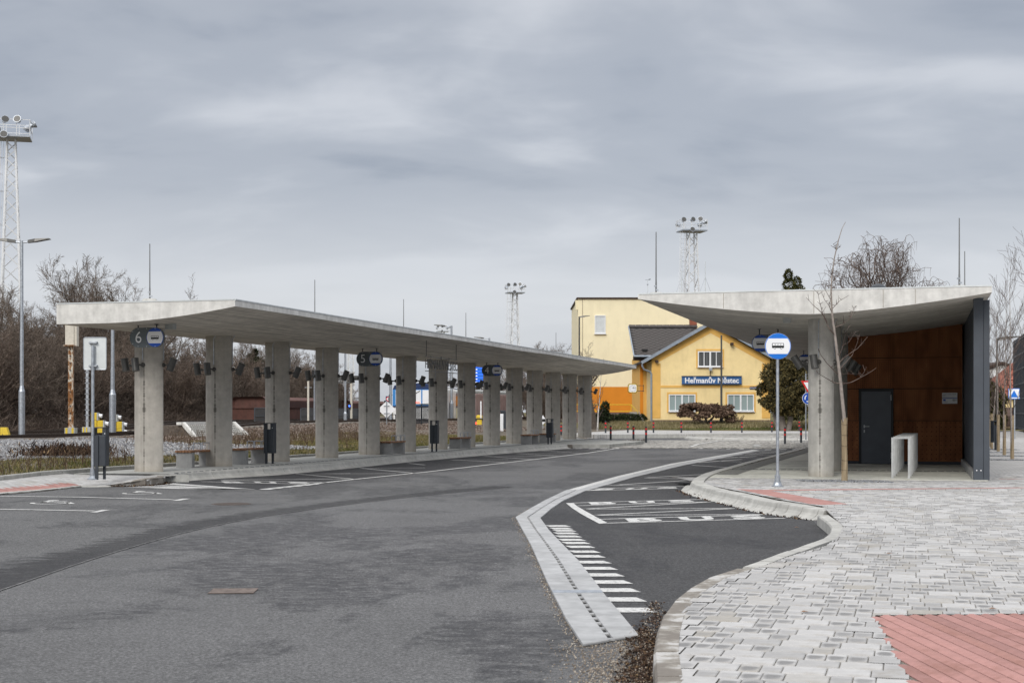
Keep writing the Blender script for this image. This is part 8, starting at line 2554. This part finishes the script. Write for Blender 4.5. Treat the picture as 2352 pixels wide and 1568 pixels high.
for sx in (-1, 1):
    a = Vector((hx(2300, d), d - .4, hz(836, d))); b = Vector((hx(2300, d) + sx * (hx(2410, d) - hx(2300, d)), d - .4, hz(836, d) - abs(hx(2410, d) - hx(2300, d)) * 0.33))
    obj('roof', MB().add([a, b, b + Vector((0, 10.8, 0)), a + Vector((0, 10.8, 0))] + [q + Vector((0, 0, .3)) for q in (a, b, b + Vector((0, 10.8, 0)), a + Vector((0, 10.8, 0)))], [(0, 1, 2, 3), (4, 5, 6, 7), (0, 1, 5, 4), (1, 2, 6, 5), (3, 0, 4, 7), (2, 3, 7, 6)]), M['brown_wood'], wh)
obj('eaves_band', MB().box((hx(2305, d), d - 0.1, hz(872, d)), (8.5, 0.3, 0.45)), M['brown_wood'], wh)
obj('window', MB().box((hx(2306, d), d - 0.04, hz(890, d)), (1.1, 0.1, 1.3)), M['dark_glass'], wh)
rh = thing('red_roof_house', 'yellow house with a red tiled roof beyond the young trees', 'house', (0, 0, 0))
d = 140.0
xa0, xa1 = hx(2290, d), hx(2420, d)
obj('wall', MB().box(((xa0 + xa1) / 2, d + 4, hz(913, d) / 2), (xa1 - xa0, 8, hz(913, d))), M['yellow_wall'], rh)
obj('dark_base', MB().box(((xa0 + xa1) / 2, d - 0.05, hz(940, d) / 2 + 0.2), (xa1 - xa0, 0.1, hz(940, d))), M['plinth'], rh)
rs = MB(); za, zb = hz(862, d), hz(914, d)
vs = [(xa0 - .4, d - .5, zb), (xa1 + .4, d - .5, zb), (xa1 - 1, d + 4, za + 1.6), (xa0 + 3.2, d + 4, za + 1.6), (xa0 - .4, d + 8.5, zb), (xa1 + .4, d + 8.5, zb)]
obj('roof', rs.add(vs, [(0, 1, 2, 3), (0, 3, 4), (4, 3, 2, 5), (1, 5, 2)]), M['red_tile'], rh)
tl = MB(); k = 0
for r_ in range(7):
    f = (r_ + 0.5) / 7
    xa = xa0 - .4 + (3.6) * f; xb = xa1 + .4 - 1.4 * f; x = xa
    while x < min(xb, xa0 + 9):
        tl.box((x + 0.22, d - .5 + 4.5 * f, zb + (za + 1.6 - zb) * f + 0.06), (0.4, 0.5, 0.10), mat=Matrix.Rotation(R(36), 3, 'X')); x += 0.46
o_ = obj('roof_tiles', tl, M['red_tile'], rh); o_['kind'] = 'stuff'
obj('slatted_shutter', MB().box((xa0 + 3.2, d - 0.13, hz(950, d)), (3.4, 0.06, 1.3)), M['brown_wood'], rh)
fen = thing('picket_fence', 'low brown picket fence before the red roofed house', 'fence', (hx(2280, 125), 125, 0.15))
for k in range(34): obj('picket', MB().box((k * 0.12, 0, 0.55), (0.09, 0.03, 1.1)), M['brown_wood'], fen)
obj('rail', MB().box((2.0, 0.03, 0.8), (4.1, 0.03, 0.08)).box((2.0, 0.03, 0.3), (4.1, 0.03, 0.08)), M['brown_wood'], fen)
d = 118
bl = [((rr.uniform(-.9, .9), rr.uniform(-.6, .6), 0.5 + rr.random() * 3.6), (rr.uniform(.4, .7), rr.uniform(.4, .7), rr.uniform(.4, .6)), 330) for k in range(26)]
conifer('evergreen_bush', 'dark evergreen bush behind the furthest young trees on the right', Vector((hx(2277, d), d, 0.15)), bl, 0.12, M['thuja'], [((0, 0, 0), (0, 0, 2.5), 0.12, 0.05)], 61, 'bush')
b = AT(2329, 1004, 78)
ts = thing('blue_road_sign', 'square blue and white road sign on a grey post at the right', 'traffic sign', Vector((b.x, b.y, 0.15)))
zc_ = hz(904, 78) - 0.15
obj('pole', MB().tube((0.06, 0.06, 0), (0.06, 0.06, zc_ + 0.3), 0.035, n=8), M['galv'], ts)
obj('panel', MB().cbox((0, 0, zc_), (0.62, 0.03, 0.58), 0.01), M['stop_blue'], ts)
obj('panel_face', MB().box((0, -0.018, zc_), (0.56, 0.006, 0.52)), M['sign_white'], ts)
obj('symbol', MB().plate([(-0.22, -0.2), (0, 0.2), (0.22, -0.2)], Matrix.Translation((0, -0.022, zc_)), 0.004), M['stop_blue'], ts)

# ------------------------------------------------------------------ lawn grass, litter and debris
def lawn_pts(n, y0, y1):
    out_ = []
    xs_ = RG.uniform(2, 24, n); ys_ = RG.uniform(y0, y1, n)
    for x, y in zip(xs_, ys_):
        px_ = 1176 + FOC * x / y
        if px_ < 1340 or px_ > 1860: continue
        if lawn_z(x, y) < 0.27: continue
        out_.append((x, y, lawn_z(x, y) - 0.01))
    return out_
lp_ = [p for p in lawn_pts(20000, 105, 114.7)]
blades('lawn_grass', lp_, 0.10, 0.05, 15, M['green_grass'], 0.7)
blades('dry_lawn_grass', [p for p in lawn_pts(26000, 106.5, 114.8)], 0.24, 0.05, 16, M['straw'], 0.8)
# leaf litter and grit in the gutter by the near kerb, at the drain's end
c0 = P(1440, 1500); leaf, grit = [], []
kl_ = [(p.x, p.y) for p in fk2]
i = 0
while len(leaf) < 6500 and i < 140000:
    i += 1
    x_ = rg.uniform(1330, 1530); y__ = rg.uniform(1385, 1700)
    cx = 1478 - 0.0 * y__
    edge = 1520 if y__ < 1440 else 1500
    wv_ = max(0, 1 - abs(x_ - (edge - 14)) / (26 + (y__ - 1385) * 0.36))
    if y__ < 1450: wv_ *= 0.55
    if rg.random() > wv_ ** 1.3: continue
    q = P(x_, y__)
    (leaf if rg.random() < 0.80 else grit).append((q.x, q.y, 0.010 + abs(rg.normal(0, 0.006))))
chunks('leaf_mould', leaf, 0.0135, 17, M['leaves'], 0.5)
blades('leaf_litter', leaf[::5], 0.012, 0.035, 17, M['leaves'], 3.0)
for _ in range(2600):
    x_ = rg.normal(1400, 60); y__ = rg.uniform(1470, 1640)
    if x_ > 1495: continue
    q = P(x_, y__); grit.append((q.x, q.y, 0.004))
for f in np.linspace(0, 1, 900):
    j = int(f * (len(ch_l) - 6)) + 5
    a, b = ch_l[min(j, len(ch_l) - 2)], ch_l[min(j + 1, len(ch_l) - 1)]
    q = a + (b - a) * rg.random(); grit.append((q.x + rg.normal(0, 0.03) - 0.02, q.y, 0.006))
chunks('road_grit', grit, 0.012, 18, M['grit'], 0.8)
gl = []
for a, b in zip(kr[:-1], kr[1:]):
    for _ in range(16):
        q = a + (b - a) * rg.random(); gl.append((q.x - abs(rg.normal(0, .05)), q.y - abs(rg.normal(0, .05)), 0.006))
for cx, cy, k in ((1612, 1139, 60), (1677, 1151, 25), (1829, 1190, 25)):
    for _ in range(k):
        q = P(cx + rg.normal(0, 6), cy + rg.normal(0, 1.2)); gl.append((q.x, q.y, 0.01))
q0 = GM(330, 372)
for _ in range(90): gl.append((q0.x + rg.normal(0, .12), q0.y + rg.normal(0, .1), 0.01 + abs(rg.normal(0, .03))))
for p_a, p_b in zip(raise_k[:-1], raise_k[1:]):
    for _ in range(60):
        q = p_a + (p_b - p_a) * rg.random(); gl.append((q.x + abs(rg.normal(0, .06)), q.y - abs(rg.normal(0, .06)), 0.006))
blades('gutter_leaves', gl, 0.035, 0.035, 19, M['leaves'], 2.0)
# single fallen leaves on the paving
for i, (x, y) in enumerate(((2042, 1271), (1847, 1405), (2352 * 0 + 2280, 1398), (1830, 1188))):
    q = P(x, y, 0.155)
    tag(obj('fallen_leaf', MB().add([(-0.03, 0, 0.002), (0, -0.018, 0.008), (0.035, 0, 0.004), (0, 0.02, 0.01)], [(0, 1, 2), (0, 2, 3)]), M['wood'], None, (q.x, q.y, 0.155 if i != 3 else 0.02)), ['small brown leaf on the middle of the right paving', 'small brown leaf on the paving near the kerb curve', 'pale leaf lying on the red tactile strip', 'curled brown leaf at the end of the bus kerb'][i], 'leaf')
